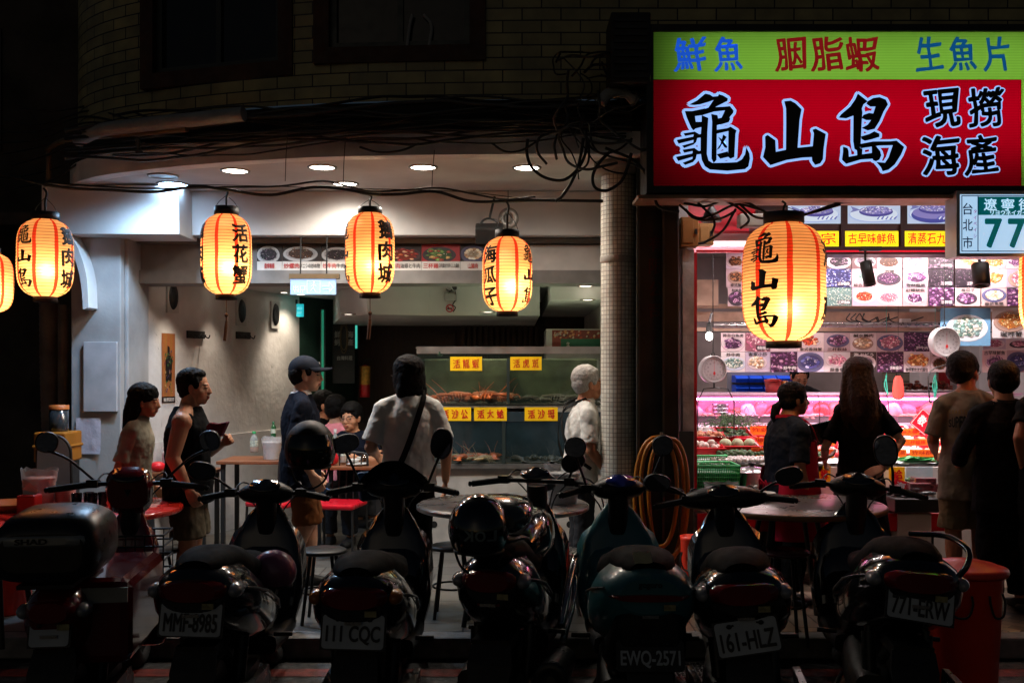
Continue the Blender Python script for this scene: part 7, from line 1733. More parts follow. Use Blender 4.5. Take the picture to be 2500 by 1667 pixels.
# orange boards: (text, x0, x1, y0, y1, Y)
OS = [('炸蚵',1723,1772,979,993,8.62),('胡椒',1722,1756,1004,1017,8.32),('客家',1726,1757,1028,1041,8.02),('魚',1829,1842,980,989,8.62),('皮蛋豆',1856,1880,979,989,8.62),('魚肉',1898,1916,980,994,8.62),('鹽酥雞捲',1874,1918,1007,1021,8.32),('生炒',1846,1864,1030,1043,8.02),('燒酒',1874,1916,1031,1044,8.02),('薑絲大腸',2053,2112,984,998,8.62),('排骨',2048,2071,1008,1022,8.32),('三杯龍珠',2075,2130,1008,1022,8.32),('下水湯',2030,2082,1032,1046,8.02),('炸味酥',2090,2146,1032,1046,8.02),('鹽烤蝦',2160,2220,984,998,8.62),('三杯雞',2190,2250,1008,1022,8.32),('炒蟹腳',2200,2270,1032,1046,8.02)]
n_lab = {}
for s_, xa_, xb_, ya_, yb_, Y in OS:
    t = thing('price_sign', 'orange board reading %s in red brush writing on the ice' % s_, 'sign', at((xa_+xb_)/2,yb_,Y), 'orange name boards on the ice')
    q = MB(); q.box(X(xa_,Y),X(xb_,Y),Y,Y+.006,Zh(yb_,Y)-.03,Zh(ya_,Y)); q.build('board', orange, t)
    w_ = X(xb_,Y)-X(xa_,Y); h_ = Zh(ya_,Y)-Zh(yb_,Y); q = MB(); q.text(s_, (X((xa_+xb_)/2,Y), Y-.003, Zh((ya_+yb_)/2,Y)), (w_*.84,h_*.70), bold=.008, brush=.8); q.build('writing', rink, t)
# herb heap
q = MB(); rn = random.Random(9)
for k in range(260):
    x = X(rn.gauss(1680,28), 8.75); y = 8.75+rn.uniform(-.12,.1); z = slopez(y)+.06+abs(rn.gauss(0,.05))*(1.2 if abs(x-X(1690,8.75))<.15 else .6); a = rn.uniform(0,6.28); L = rn.uniform(.04,.11)
    q.tube([(x,y,z),(x+L*.5*math.cos(a),y+L*.3*math.sin(a),z+rn.uniform(0,.04)),(x+L*math.cos(a),y+L*.6*math.sin(a),z-.02)], [.004,.0035,.001], 4)
hb_ = one('herb_heap', q, FOODM['green'], 'dark green heap of herb stalks at the back of the counter', 'herbs')
# mossy fish slabs and white shellfish along the front of the bed
q = MB(); rn = random.Random(12)
for k in range(200):
    x = rn.uniform(SX0+.2, X(1885,7.95)); y = rn.uniform(7.88,7.97); q.ball((x,y,slopez(y)+.045), (rn.uniform(.01,.02),)*3, 7, 5)
one('shellfish_layer', q, FOODM['white'], 'long layer of tiny white shellfish in front of the gourds', 'shellfish')
q = MB(); 
for k in range(240):
    x = rn.uniform(SX0+.28, X(1885,8.1)); y = rn.uniform(8.01,8.06); q.ball((x,y,slopez(y)+.05+rn.uniform(0,.02)), (.03,.018,.016), 7, 5, Matrix.Rotation(rn.uniform(0,3),4,'Z'))
one('seaweed_layer', q, FOODM['green'], 'long mossy green layer of seaweed behind the white shellfish', 'seaweed')
q = MB(); q.box(SX0+.12, X(1888,7.84), 7.82, 7.858, .80, .855); one('glass_edge_strip', q, mat('edge_glass', (.20,.22,.16), .1, coat=1, var=.4, scale=30), 'greenish glass lip along the front of the ice bed', 'ledge')
# front bench in front of the counter: green baskets, pot, foam boxes with yellow boards
BN = .53
bn = thing('front_bench', 'low steel bench in front of the ice counter carrying baskets and pots', 'bench', (SX0,7.5,0))
q = MB(); q.box(SX0,X(2160,7.5),7.42,7.84,BN-.03,BN); q.build('top', mat('bench_top', (.34,.06,.07), .35, var=.2), bn)
for px in (1610,1760,1930,2140):
    q = MB(); q.box(X(px,7.45)-.02,X(px,7.45)+.02,7.46,7.50,0,BN-.031); q.build('leg', legm, bn)
q = MB(); q.box(SX0,X(2160,7.5),7.415,7.4195,.40,BN); q.build('red_apron_strip', redtray, bn)
def basket(label, px0, px1, py0, py1, Y, m, fillm=None, rows=6, cols=14, dd=.26, name='plastic_basket'):
    x0,x1,z0,z1 = X(px0,Y),X(px1,Y),Zh(py1,Y),Zh(py0,Y); t = thing(name, label, 'basket', ((x0+x1)/2,Y,z0))
    q = MB(); th = .004; tp = .012
    def lerp(a,b,u): return a+(b-a)*u
    for face in range(4):
        for i in range(cols+1):
            u = i/cols
            p0 = [(lerp(x0+tp,x1-tp,u),Y+tp),(lerp(x0+tp,x1-tp,u),Y+dd-tp),(x0+tp,lerp(Y+tp,Y+dd-tp,u)),(x1-tp,lerp(Y+tp,Y+dd-tp,u))][face]; p1 = [(lerp(x0,x1,u),Y),(lerp(x0,x1,u),Y+dd),(x0,lerp(Y,Y+dd,u)),(x1,lerp(Y,Y+dd,u))][face]
            q.tube([(p0[0],p0[1],z0),(p1[0],p1[1],z1)], .0035, 5)
    for j in range(rows+1):
        v = j/rows; o = tp*(1-v); r_ = .008 if j in (0,rows) else .0035; z = lerp(z0,z1,v)
        q.tube([(x0+o,Y+o,z),(x1-o,Y+o,z),(x1-o,Y+dd-o,z),(x0+o,Y+dd-o,z),(x0+o,Y+o,z)], r_, 6)
    q.box(x0+tp,x1-tp,Y+tp,Y+dd-tp,z0,z0+.006); q.build('lattice_wall', m, t)
    if fillm: q = MB(); q.box(x0+.02,x1-.02,Y+.02,Y+dd-.02,z0+.007,z0+(z1-z0)*.8); q.build('liner', fillm, t)
    return t
basket('small green plastic basket on the counter corner', 1592, 1670, 1046, 1072, 7.9, greenpl, rows=5, cols=18, dd=.2)
basket('large green plastic basket under the small one beside the yellow board', 1596, 1700, 1070, 1148, 7.45, greenpl, mat('green_liner', srgb(40,120,76), .5), rows=9, cols=20, dd=.34)
basket('black plastic basket standing between the apron and the black scooter mirror', 1952, 1998, 1048, 1078, 7.86, blackpl, rows=5, cols=10, dd=.12)
def yboard(s_, xa_, xb_, ya_, yb_, Y, label, m=ymat, im=rink, tilt=0):
    t = thing('name_card', label, 'card', at((xa_+xb_)/2,yb_,Y), 'yellow name boards on the front bench'); M_ = Matrix.Translation(at((xa_+xb_)/2,(ya_+yb_)/2,Y)) @ Matrix.Rotation(R(tilt),4,'Y')
    w_, h_ = (xb_-xa_)/F*Y, (yb_-ya_)/F*Y; q = MB(); q.box(-w_/2,w_/2,0,.006,-h_/2,h_/2,M_); q.build('board', m, t); q = MB()
    n_ = len(s_)
    for k, ch in enumerate(s_): q.text(ch, M_ @ Vector((w_*((k+.5)/n_-.5)*.9,-.003,0)), (w_/n_*.72,h_*.66), right=M_.to_3x3() @ Vector((1,0,0)), up=M_.to_3x3() @ Vector((0,0,1)), bold=.025, brush=1.0)
    q.build('writing', im, t)
yboard('活沙母', 1668, 1752, 1068, 1106, 7.82, 'yellow board with red crab writing behind the steel pot')
yboard('生蠔', 1856, 1908, 1070, 1106, 7.82, 'yellow oyster board between the apron and the scooter mirror')
yboard('蛤', 2042, 2078, 1072, 1106, 7.80, 'yellow clam board beside the black dress')
whiteink = mat('white_ink', (.66,.64,.64), .6); redb = mat('red_board', srgb(208,14,40), .4)
yboard('海瓜', 2052, 2110, 1106, 1132, 7.7, 'red board with white brush writing leaning on the foam box', redb, whiteink, 16)
dsY = 8.6; dsn = thing('diamond_sign', 'red diamond shaped card with white characters hanging over the trays', 'sign', at(2128,974,dsY))
M_ = Matrix.Translation(at(2128,974,dsY)) @ Matrix.Rotation(R(40),4,'Y'); q = MB(); q.box(-.115,.115,0,.006,-.085,.085,M_); q.build('board', redb, dsn); q = MB(); q.text('敬', M_ @ Vector((-.05,-.003,.0)), (.075,.085), right=M_.to_3x3() @ Vector((1,0,0)), up=M_.to_3x3() @ Vector((0,0,1)), bold=.03); q.text('贈', M_ @ Vector((.055,-.003,.0)), (.075,.085), right=M_.to_3x3() @ Vector((1,0,0)), up=M_.to_3x3() @ Vector((0,0,1)), bold=.03)
for sg in (-1,1): q.box(-.108,.108,-.003,-.001,sg*.078-.002,sg*.078+.002,M_); q.box(sg*.108-.002,sg*.108+.002,-.003,-.001,-.078,.078,M_)
q.build('writing', whiteink, dsn)
# pot
pt = thing('stock_pot', 'stainless steel pot with a glass lid on the bench', 'pot', (X(1726,7.6),7.6,BN)); pc = (X(1730,7.58),7.62,Zh(1132,7.5)); pc = (pc[0],pc[1],BN+.002)
ph = Zh(1088,7.5)-BN; pr_ = .135
MB().lathe([(.001,0),(pr_*.94,0),(pr_,.012),(pr_,ph),(pr_+.008,ph+.003)], pc, 40).build('body', mat('pot_steel', (.5,.48,.47), .18, 1.0, var=.08), pt)
MB().lathe([(pr_+.004,ph+.004),(pr_*.8,ph+.028),(.03,ph+.045),(.001,ph+.046)], pc, 40).build('lid', mat('pot_lid', (.5,.5,.5), .12, .7), pt)
q = MB(); q.lathe([(.012,ph+.045),(.028,ph+.06),(.026,ph+.072),(.001,ph+.075)], pc, 18); q.build('knob', blackpl, pt)
q = MB(); q.tube([(pc[0]-pr_,pc[1],ph*.9+pc[2]),(pc[0]-pr_-.04,pc[1],ph*.95+pc[2]),(pc[0]-pr_-.10,pc[1],ph*1.0+pc[2])], [.008,.012,.014], 8); q.build('handle', blackpl, pt)
# foam boxes, packed fish, black tub, white chest at the woman's other side
def foambox(label, px0,px1,py0,py1,Y,m,d=.3,nm='foam_box'):
    q = MB(); q.box(X(px0,Y),X(px1,Y),Y,Y+d,Zh(py1,Y),Zh(py0,Y)); return one(nm, q, m, label, 'box', bevel=.008)
tk2 = thing('clam_tank', 'shallow glass tank of green water behind the clam board', 'tank', at(2095,1110,7.84))
q = MB(); q.box(X(2079,7.84),X(2140,7.84),7.82,7.856,Zh(1112,7.84),Zh(1072,7.84)); q.build('glass', mat('pale_tank', srgb(176,206,214), .15, coat=1, var=.15), tk2); 
q = MB(); rn = random.Random(4)
for k in range(30): q.ball((X(rn.uniform(2082,2136),7.8),7.81+rn.uniform(-.008,0),Zh(rn.uniform(1098,1110),7.8)), (.018,.01,.013), 8, 5)
q.build('clam_pile', FOODM['green'], tk2)
q = MB(); rn = random.Random(6)
for k in range(70): q.add([Vector((X(2110,7.9)+rn.gauss(0,.09),7.9+rn.uniform(-.03,.06),slopez(7.9)+.035+rn.uniform(0,.025)))+Vector(v)*rn.uniform(.6,1.4) for v in ((-.03,0,0),(0,-.015,.01),(.035,.01,.012),(0,.02,-.005))], [(0,1,2,3)], False)
one('green_vegetables', q, mat('bright_leaf', (.04,.28,.07), .35, var=.5, scale=20), 'loose bright green leaves at the front edge of the trays', 'vegetables')
bt = thing('black_tub', 'black tub of packed fish standing on the white foam chest', 'tub', at(2120,1180,7.45))
q = MB(); q.loft([sec(0,0,0,0)]*2) if False else None
q.box(X(2050,7.35),X(2152,7.35),7.30,7.72,Zh(1175,7.35),Zh(1143,7.35)); q.build('body', blackpl, bt, bevel=.01)
q = MB(); rn = random.Random(14)
for k in range(26): q.ball((X(rn.uniform(2056,2146),7.4),7.33+rn.uniform(.02,.36),Zh(1143,7.35)+rn.uniform(-.004,.03)), (rn.uniform(.035,.07),.03,.016), 10, 6, Matrix.Rotation(rn.uniform(-.6,.6),4,'Z'), .8)
q.build('packed_fish', FOODM['dark'], bt)
for k,(px,py) in enumerate(((2115,1118),(2128,1106),(2140,1120))):
    foambox('clear pack of dark red fish fillet stacked at the taupe polo sleeve', px-24, px+24, py-9, py+10, 7.62+.06*k, mat('fish_pack', srgb(96,52,56), .12, coat=1, var=.5, scale=30), .12, 'fish_pack')['group'] = 'fish packs by the tub'
foambox('white foam chest under the black tub', 2062, 2140, 1180, 1262, 7.4, foam, .4, 'foam_chest')
# ---- glass chiller on top of the counter with the pink tube
CY0, CY1 = 9.0, 9.42; ch = thing('chiller_case', 'glass chiller case with a pink white tube light along the counter back', 'display case', (SX0,CY0,1.08))
zc0, zc1 = 1.085, Zh(902,CY0)
q = MB(); q.box(SX0,SX1,CY0,CY1,zc0,zc0+.03); q.box(SX0,SX1,CY0+.02,CY1,zc1-.018,zc1); q.box(SX0,SX1,CY1,CY1+.02,zc0,zc1); q.build('casing', mat('case_liner', (.56,.38,.50), .4, var=.06), ch)
q = MB(); q.loft([[(SX0,CY0+.005,zc0+.03),(SX1,CY0+.005,zc0+.03)],[(SX0,CY0-.01,zc0+.16),(SX1,CY0-.01,zc0+.16)],[(SX0,CY0+.015,zc0+.24),(SX1,CY0+.015,zc0+.24)],[(SX0,CY0+.05,zc1-.019),(SX1,CY0+.05,zc1-.019)]], closed=False, cap=False); q.build('curved_glass', mat('case_glass', (.6,.5,.6), .05, alpha=.10, coat=1), ch)
for px in (1882,2040): 
    q = MB(); q.tube(catmull([(X(px,CY0),CY0-.0,zc0+.03),(X(px,CY0),CY0-.014,zc0+.16),(X(px,CY0),CY0+.01,zc0+.24),(X(px,CY0),CY0+.045,zc1-.02)],4), .004, 6); q.build('glass_joint', legm, ch)
q = MB(); q.cyl((SX0+.02,CY0+.10,Zh(916,CY0+.1)),(SX1-.1,CY0+.10,Zh(916,CY0+.1)),.012,.012,10); q.build('tube', emat('pink_tube', (1.0,.30,.62), 16), ch)
q = MB()
for px in range(1600, 2360, 34): q.ball((X(px,CY0+.09),CY0+.085,Zh(916,CY0+.09)), (.010,.008,.010), 8, 5)
q.build('diode', emat('cold_diode', (.55,.75,1), 16), ch)
q = MB(); q.box(SX0,SX1,CY0+.06,CY0+.14,zc1-.03,zc1-.02); q.build('reflector', mat('reflector_white', (.6,.58,.6), .4), ch)
lamp('strip_lamp', 'AREA', ((SX0+SX1)/2, CY0+.16, zc1-.035), 11, (1,.16,.50), ch, size=SX1-SX0-.3, size_y=.05, rot=(R(12),0,0))
for i,(px,fk,kd,lb_) in enumerate(((1640,'pink','egg','tray of pink eggs inside the chiller by the pillar'),(1690,'white','stick','tray of white radish sticks inside the chiller'),(1780,'white','slab','tray of white squid inside the chiller'),(1850,'pink','slab','tray of pink fillets inside the chiller'),(1935,'pink','slab','red tray of fillets inside the chiller past the stall keeper'),(2090,'shrimp','slab','tray of orange roe inside the chiller above the diamond card'),(2200,'pink','slab','tray of pink fillets inside the chiller behind the taupe polo'))):
    food_tray(lb_, X(px,9.2), 9.2, .34, .28, fk, kd, 44, tm=redtray if i in (4,) else mat('dark_case_tray', (.10,.06,.08), .4), h_=.06, group='trays inside the chiller case', M_=Matrix.Translation((X(px,9.2),9.2,zc0+.032)))
rn = random.Random(91)
for k in range(26):
    px = 1606 + 28*k + rn.uniform(-8,8); y = CY0+.20+rn.uniform(0,.14); q = MB(); a_ = rn.uniform(.05,.09); q.ball((X(px,y),y,zc0+.05+a_*.8), (a_,.05,a_*rn.uniform(.7,1.3)), 9, 6, Matrix.Rotation(rn.uniform(-.8,.8),4,'Y'), .75)
    one('seafood_bag', q, [FOODM['white'],FOODM['pink'],mat('red_meat', srgb(200,40,50), .25, coat=.8, var=.3, scale=25),FOODM['shrimp']][k%4], ['milky bag of squid propped inside the chiller case','pink pack of meat propped inside the chiller case','dark red cut of meat propped inside the chiller case','orange pack of roe propped inside the chiller case'][k%4], 'bag', 'packs propped inside the chiller case')
# stuff on top of the case
for px, hh, c_, nm, lb_ in ((1775,.13,(.5,.06,.06),'pink_tub','pink lidded tub standing on the chiller case'),(1803,.11,srgb(190,120,50),'spice_jar','spice jar with an orange lid on the chiller case'),(1815,.06,(.05,.04,.04),'small_pot','small dark pot on the chiller case')):
    x = X(px,9.2); r_ = .075 if nm=='pink_tub' else .04
    t = thing(nm, lb_, 'container', (x,9.2,zc1)); MB().lathe([(.001,0),(r_*.85,0),(r_,hh*.8),(.001,hh*.8)], (x,9.2,zc1+.001), 20).build('body', mat(nm+'_m', c_, .4), t); MB().lathe([(r_*1.05,hh*.78),(r_*1.05,hh*.9),(.001,hh)], (x,9.2,zc1+.001), 20).build('lid', mat(nm+'_lid', tuple(min(.8,v*1.4) for v in c_), .4), t)
for k in range(5):
    q = MB().lathe([(.001,0),(.075,0),(.078,.03),(.072,.03),(.07,.004),(.001,.004)], (X(1655,9.15),9.15,zc0+.034+.034*k), 26); one('steel_dish', q, mat('dish_steel', (.3,.28,.3), .25, .9), 'steel dish in the stack inside the chiller by the hanging scale', 'dish', 'stacked steel dishes')
for px,py,fd,lb_ in ((2105,884,'brown','platter of brown meat on the chiller behind the coral glove'),(2155,884,'brown','platter of brown meat on the chiller past the green cord')):
    x = X(px,9.25); t = thing('meat_platter', lb_, 'platter', (x,9.25,zc1), 'meat platters on the chiller'); MB().lathe([(.001,.004),(.09,.004),(.13,.02),(.128,.024),(.09,.008),(.001,.008)], (x,9.25,zc1), 28).build('plate', MATS['white_melamine'], t); q = MB(); rg = random.Random(px)
    for k in range(26): q.ball((x+rg.gauss(0,.05),9.25+rg.gauss(0,.03),zc1+.03+abs(rg.gauss(0,.025))), (.03,.018,.014), 8, 5, Matrix.Rotation(rg.uniform(0,3),4,'Z'))
    q.build('meat', mat('cooked_meat', srgb(120,62,44), .5, var=.4, scale=30), t)
# coral glove and green cord hanging over the case
q = MB(); gy = 8.95; c0 = at(2063,890,gy)
q.loft([[c0+Vector((sx*w_ + w2*math.cos(a), .012*math.sin(a), z)) for a in [2*math.pi*j/14 for j in range(14)]] for sx,w_,w2,z in ((0,0,.022,.105),(0,0,.042,.07),(0,0,.052,0),(0,0,.054,-.06),(0,0,.046,-.095),(0,0,.02,-.108))]); q.box(c0.x-.0015,c0.x+.0015,gy-.0135,gy-.011,c0.z-.10,c0.z+.09)
one('rubber_glove', q, mat('coral_rubber', srgb(236,84,72), .6), 'coral pink rubber mitt hanging over the chiller case', 'glove')
q = MB(); q.cyl(c0+Vector((0,0,.105)), Vector((c0.x,gy,2.35)), .002, .002, 5); one('hanging_string', q, wirem, 'thin string carrying the coral mitt', 'string')
for px, lb_, h_ in ((2148,'bundle of green cord hanging beside the taupe polo man',.20),(2036,'thin green cord hanging beside the coral mitt',.17)):
    q = MB(); rg = random.Random(px); c0 = at(px,862,gy+.01)
    for k in range(6 if px>2100 else 2): q.tube(catmull([c0+Vector((rg.uniform(-.006,.006),0,0)),c0+Vector((rg.uniform(-.02,.02),rg.uniform(-.01,.01),-h_*.5)),c0+Vector((rg.uniform(-.016,.016),0,-h_))],5), .0045, 6)
    q.cyl(c0, Vector((c0.x,c0.y,2.3)), .002, .002, 5)
    one('twine_bundle', q, mat('green_twine', srgb(60,176,150), .6), lb_, 'cord')
# ---- hanging scales
def scale_(label, px, py, r_px, Y, yaw, pan=True):
    c = at(px,py,Y); r_ = r_px/F*Y; t = thing('hanging_scale', label, 'scale', c, 'hanging dial scales')
    M_ = Matrix.Translation(c) @ Matrix.Rotation(R(yaw),4,'Z') @ Matrix.Rotation(R(90),4,'X')
    sm = mat('scale_enamel', (.34,.33,.33), .35, var=.1); fm_ = mat('scale_face', (.46,.43,.44), .3, var=.04)
    q = MB(); q.lathe([(.001,-r_*.75),(r_*.9,-r_*.75),(r_,-r_*.6),(r_*1.02,0),(r_*.93,.008),(r_*.88,.0)], (0,0,0), 40, M_); q.build('case', sm, t)
    q = MB(); q.poly([M_ @ Vector((r_*.9*math.cos(2*math.pi*j/40), r_*.9*math.sin(2*math.pi*j/40), .001)) for j in range(40)]); dial = q.build('dial', fm_, t)
    q = MB(); q.C((.1,.09,.09))
    for j in range(50):
        a = 2*math.pi*j/50; r0 = .70 if j%5 else .62; ca, sa = math.cos(a), math.sin(a); w_ = .008*r_ if j%5 else .014*r_
        q.poly([M_ @ Vector((r_*r0*ca-w_*sa, r_*r0*sa+w_*ca, .003)), M_ @ Vector((r_*.82*ca-w_*sa, r_*.82*sa+w_*ca, .003)), M_ @ Vector((r_*.82*ca+w_*sa, r_*.82*sa-w_*ca, .003)), M_ @ Vector((r_*r0*ca+w_*sa, r_*r0*sa-w_*ca, .003))])
    rt, up = M_.to_3x3() @ Vector((1,0,0)), M_.to_3x3() @ Vector((0,1,0))
    for j in range(10): a = math.pi/2 - 2*math.pi*j/10; q.text(str(j*2), M_ @ Vector((r_*.5*math.cos(a), r_*.5*math.sin(a), .003)), (r_*.14,r_*.12), right=rt, up=up, fit=True)
    q.C((.55,.03,.03)).poly([M_ @ Vector((-.015*r_,-.35*r_,.006)),M_ @ Vector((.015*r_,-.35*r_,.006)),M_ @ Vector((.006*r_,.72*r_,.006)),M_ @ Vector((-.006*r_,.72*r_,.006))]); q.poly([M_ @ Vector((.09*r_*math.cos(2*math.pi*j/14),-.3*r_+.13*r_*math.sin(2*math.pi*j/14),.007)) for j in range(14)])
    q.build('dial_print', PRINT, dial)
    q = MB(); q.tube([c+Vector((.012*math.cos(a),.04,r_+.012+.016*math.sin(a))) for a in [2*math.pi*j/14 for j in range(15)]], .004, 6); q.cyl(c+Vector((0,.04,r_+.025)), Vector((c.x,c.y+.04,2.56)), .004, .004, 6); q.build('hanger', cablem, t)
    if pan:
        zb = c.z-r_; zp = Zh(1000,Y); pc_ = Vector((c.x+.02,c.y+.02,zp)); pr_ = X(1733,Y)-X(1698,Y); pr_ = .165
        q = MB(); q.tube([Vector((c.x,c.y,zb)),Vector((c.x,c.y,zb-.04))], .008, 6)
        for sx in (-1,1): q.tube([Vector((c.x+.01,c.y,zb-.04)),Vector((pc_.x+sx*pr_*.62,pc_.y,zb-.05)),Vector((pc_.x+sx*pr_*.92,pc_.y,zb-.16)),Vector((pc_.x+sx*pr_*.92,pc_.y,zp+.02))], .005, 6)
        q.build('pan_wire', legm, t)
        MB().lathe([(.001,-.035),(pr_*.6,-.03),(pr_*.95,-.004),(pr_*1.02,0),(pr_*1.0,.004),(pr_*.6,-.024),(.001,-.028)], pc_, 36).build('pan', mat('pan_steel', (.45,.44,.44), .22, 1.0), t)
    else:
        q = MB(); q.tube(catmull([c+Vector((0,0,-r_)),c+Vector((.0,0,-r_-.06)),c+Vector((-.14,0,-r_-.13)),c+Vector((-.14,0,-r_-.36)),c+Vector((-.12,0,-r_-.37))],5), .006, 6); q.build('hook', legm, t)
scale_('white hanging dial scale with its steel pan near the pillar', 1640, 848, 31, 8.35, 12)
scale_('larger hanging dial scale in front of the fish poster', 2174, 785, 34, 8.3, 8, False)
# ---- menu photographs on the strings
bandcap = ['三杯軟絲','香酥龍珠','炒牛肉','海瓜子','三杯雞']
def menu(label, x0, x1, y0, y1, Y, food, cap=None, plate=(.52,.44,.46), bg=(.50,.43,.44), capc=(.02,.02,.02), seed=0, top=True, tilt=0.0, rim=True, n=70, ):
    t = thing('menu_photo', label, 'menu photo', at((x0+x1)/2,(y0+y1)/2,Y), 'dish photographs hung over the seafood counter')
    w_, h_ = (x1-x0)/F*Y, (y1-y0)/F*Y; c = at((x0+x1)/2,(y0+y1)/2,Y); M_ = Matrix.Rotation(R(tilt),4,'Y'); rt, up = M_ @ Vector((1,0,0)), M_ @ Vector((0,0,1))
    rv = random.Random(seed*7+3); g_ = rv.uniform(.72,1.15); bg = tuple(min(.8,x*g_*k_) for x, k_ in zip(bg, rv.choice([(1,1,1),(1,.9,.86),(.86,.82,1.0),(1,.86,.9)])))
    q = MB(); q.C(bg).box(-w_/2,w_/2,0,.0025,-h_/2,h_/2, Matrix.Translation(c) @ M_)
    q.build('sheet', PRINT, t); q = MB()
    dish(q, c+Vector((0,-.001,0)), w_, h_, food, random.Random(seed), plate, rim, n, up, rt, pz=(-.07 if top else .06) if cap else -.02, pr=(.44,.36) if cap else (.46,.43))
    if cap: q.C(capc).text(cap, c + up*(h_*(.36 if top else -.38)) + Vector((0,-.004,0)), (w_*min(.86,.19*len(cap)), h_*.18), right=rt, up=up, bold=.02)
    if not rim: bx = rt*(w_*.2) + up*(-h_*.30); q.C((.03,.02,.03)).box(-w_*.26,w_*.26,-.0070,-.0066,-h_*.12,h_*.12, Matrix.Translation(c+bx) @ M_); q.C((.62,.58,.58)).text(bandcap[seed % 5], c + bx + Vector((0,-.0078,0)), (w_*.46,h_*.17), right=rt, up=up, bold=.02)
    q.build('dish_picture', PRINT, t); return t
foods = ['purple','pink','cream','brown','red','dark','purple','orange','teal','blue','pink','purple']
fname = {'purple':'purple squid','pink':'pink meat','cream':'pale fritters','brown':'brown stew','red':'red crab','dark':'dark snails','orange':'orange shrimp','teal':'green flecked soup','blue':'blue shellfish','green':'green stir fry'}
rn = random.Random(77); UY = 8.62; LWY = 8.95
caps = [None,'炒螺螺','香酥龍筋',None,'海瓜子','蒜苗魚漿',None,'紅糟魷魚','生炒花枝','綜合生魚片',None]
rows_up = [(583,617,None),(617.5,660,None),(660.5,703,None)]
colx = [1897,1957,2015,2074,2133,2194,2254,2312]
rowname = ['top upper row','middle upper row','low upper row']
capsgrid = [[None,None,None,None,None,None,None,None],[None,'綜合生魚片','炒螺','香酥龍筋',None,None,None,None],[None,None,None,'紅糟魷魚',None,'海瓜子','蒜苗魚漿',None]]
foodgrid = [['dark','dark','brown','pink','dark','orange','orange','purple'],['blue','teal','purple','purple','dark','dark','orange','pink'],['teal','red','pink','purple','purple','purple','cream','purple']]
beside = ['by the big lantern','behind the first spotlight','past the first spotlight','mid wall','by the scale string','under the house number','behind the second spotlight','past the second spotlight']
for r_, (y0,y1,_) in enumerate(rows_up):
    for c_, x0 in enumerate(colx):
        fd = foodgrid[r_][c_]; j = rn.uniform(-.8,.8); cp = capsgrid[r_][c_]
        menu('menu photo of %s in the %s %s' % (fname[fd], rowname[r_], beside[c_]), x0+j, x0+57.5+j, y0, y1-.5, UY+.004*((r_+c_)%3), fd, cp, bg=(.10,.06,.06) if fd in ('dark',) and r_<2 else (.38,.30,.30), seed=r_*20+c_, top=(c_+r_)%2==1, tilt=rn.uniform(-.6,.6), rim=(r_*8+c_) not in (4,8,12,13,16,20,23), n=90)
for k,(x0,x1,y0,y1,fd,cp) in enumerate(((1668,1712,582,617,'brown',None),(1668,1712,618,660,'brown','泰式蟹'),(1672,1712,661,703,'purple','酥脆魚'))):
    menu('menu photo of %s by the pillar side of the lantern, %s of three' % (fname[fd], ['top','middle','bottom'][k]), x0, x1, y0, y1, UY, fd, cp, seed=300+k, top=k!=1)
lowx = [1656,1712,1770,1832,1893,1953,2014,2076,2136]; lowend = 2180
low1 = [('purple','蒜苗白魚虎'),('pink',None),('cream',None),('red','泰式香辣蟹'),('purple','三杯軟絲'),('cream','鹹水鵝肉'),('pink',None),('purple',None),('pink',None)]
low2 = [('teal','炒牛肉'),('cream','客家小炒'),('purple','三杯雞'),('blue',None),('pink','蒜香魚'),('dark','海ぶどう'),('purple','炒蝦仁'),('orange','咖哩蟹佐法式麵包'),('brown','清蒸花蟹')]
bes = ['nearest the pillar','above the small scale','half under the big lantern','below the big lantern','over the stall keeper','over the long haired woman','above the coral mitt','above the meat platters','under the larger scale']
bes[0] = 'next to the pillar'
for r_, (row, y0, y1) in enumerate(((low1,764,807),(low2,807.5,854))):
    for c_, (fd, cp) in enumerate(row):
        x0 = lowx[c_]; x1 = (lowx+[lowend])[c_+1]-1; 
        menu('menu photo of %s in the %s lower row %s' % (fname[fd], ['first','bottom'][r_], bes[c_]), x0, x1, y0+rn.uniform(-.7,.7), y1, LWY+.004*((r_+c_)%3), fd, cp, bg=(.56,.50,.51) if fd!='dark' else (.04,.03,.03), seed=500+r_*20+c_, top=bool(cp) and c_ in (0,1,5,8) , tilt=rn.uniform(-.7,.7), rim=(r_*9+c_) not in (1,7,8,11,15), n=85, capc=(.02,.02,.02) if fd not in ('dark',) else (.6,.6,.6))
LX = [(2256,2312,803,855,'purple','古早味鮮魚','menu photo of a purple dressed fish captioned old style fish'),(2312.5,2368,803,855,'blue',None,'menu photo of blue tinted shellfish beyond the old style fish sheet'),(2258,2310,777,802,'pink',None,'narrow menu photo of pink slices under the bread crab poster'),(2310.5,2366,777,802,'pink',None,'narrow menu photo of pink meat beyond the pink slices')]
for k,(x0,x1,y0,y1,fd,cp,lb_) in enumerate(LX): menu(lb_, x0,x1,y0,y1,LWY,fd,cp,seed=700+k)
t = menu('large poster of a whole fish in teal soup behind the larger scale', 2160, 2275, 707, 794, LWY-.25, 'teal', None, plate=(.62,.68,.72), bg=(.10,.25,.40), seed=801, n=120); 
t2 = menu('large poster of orange crab ringed by sliced bread', 2279, 2366, 706, 776, LWY-.25, 'orange', '咖哩蟹', plate=(.7,.66,.64), bg=(.64,.60,.60), seed=802, top=False, n=70)
# clips string for the sheets
q = MB()
for y_, Y in ((583,UY),(764,LWY)): q.cyl(at(1600,y_,Y)+Vector((0,.01,.006)), at(2440,y_,Y)+Vector((0,.01,.006)), .006, .006, 6)
one('sheet_rail', q, wirem, 'thin rails the dish photographs hang from', 'rail')
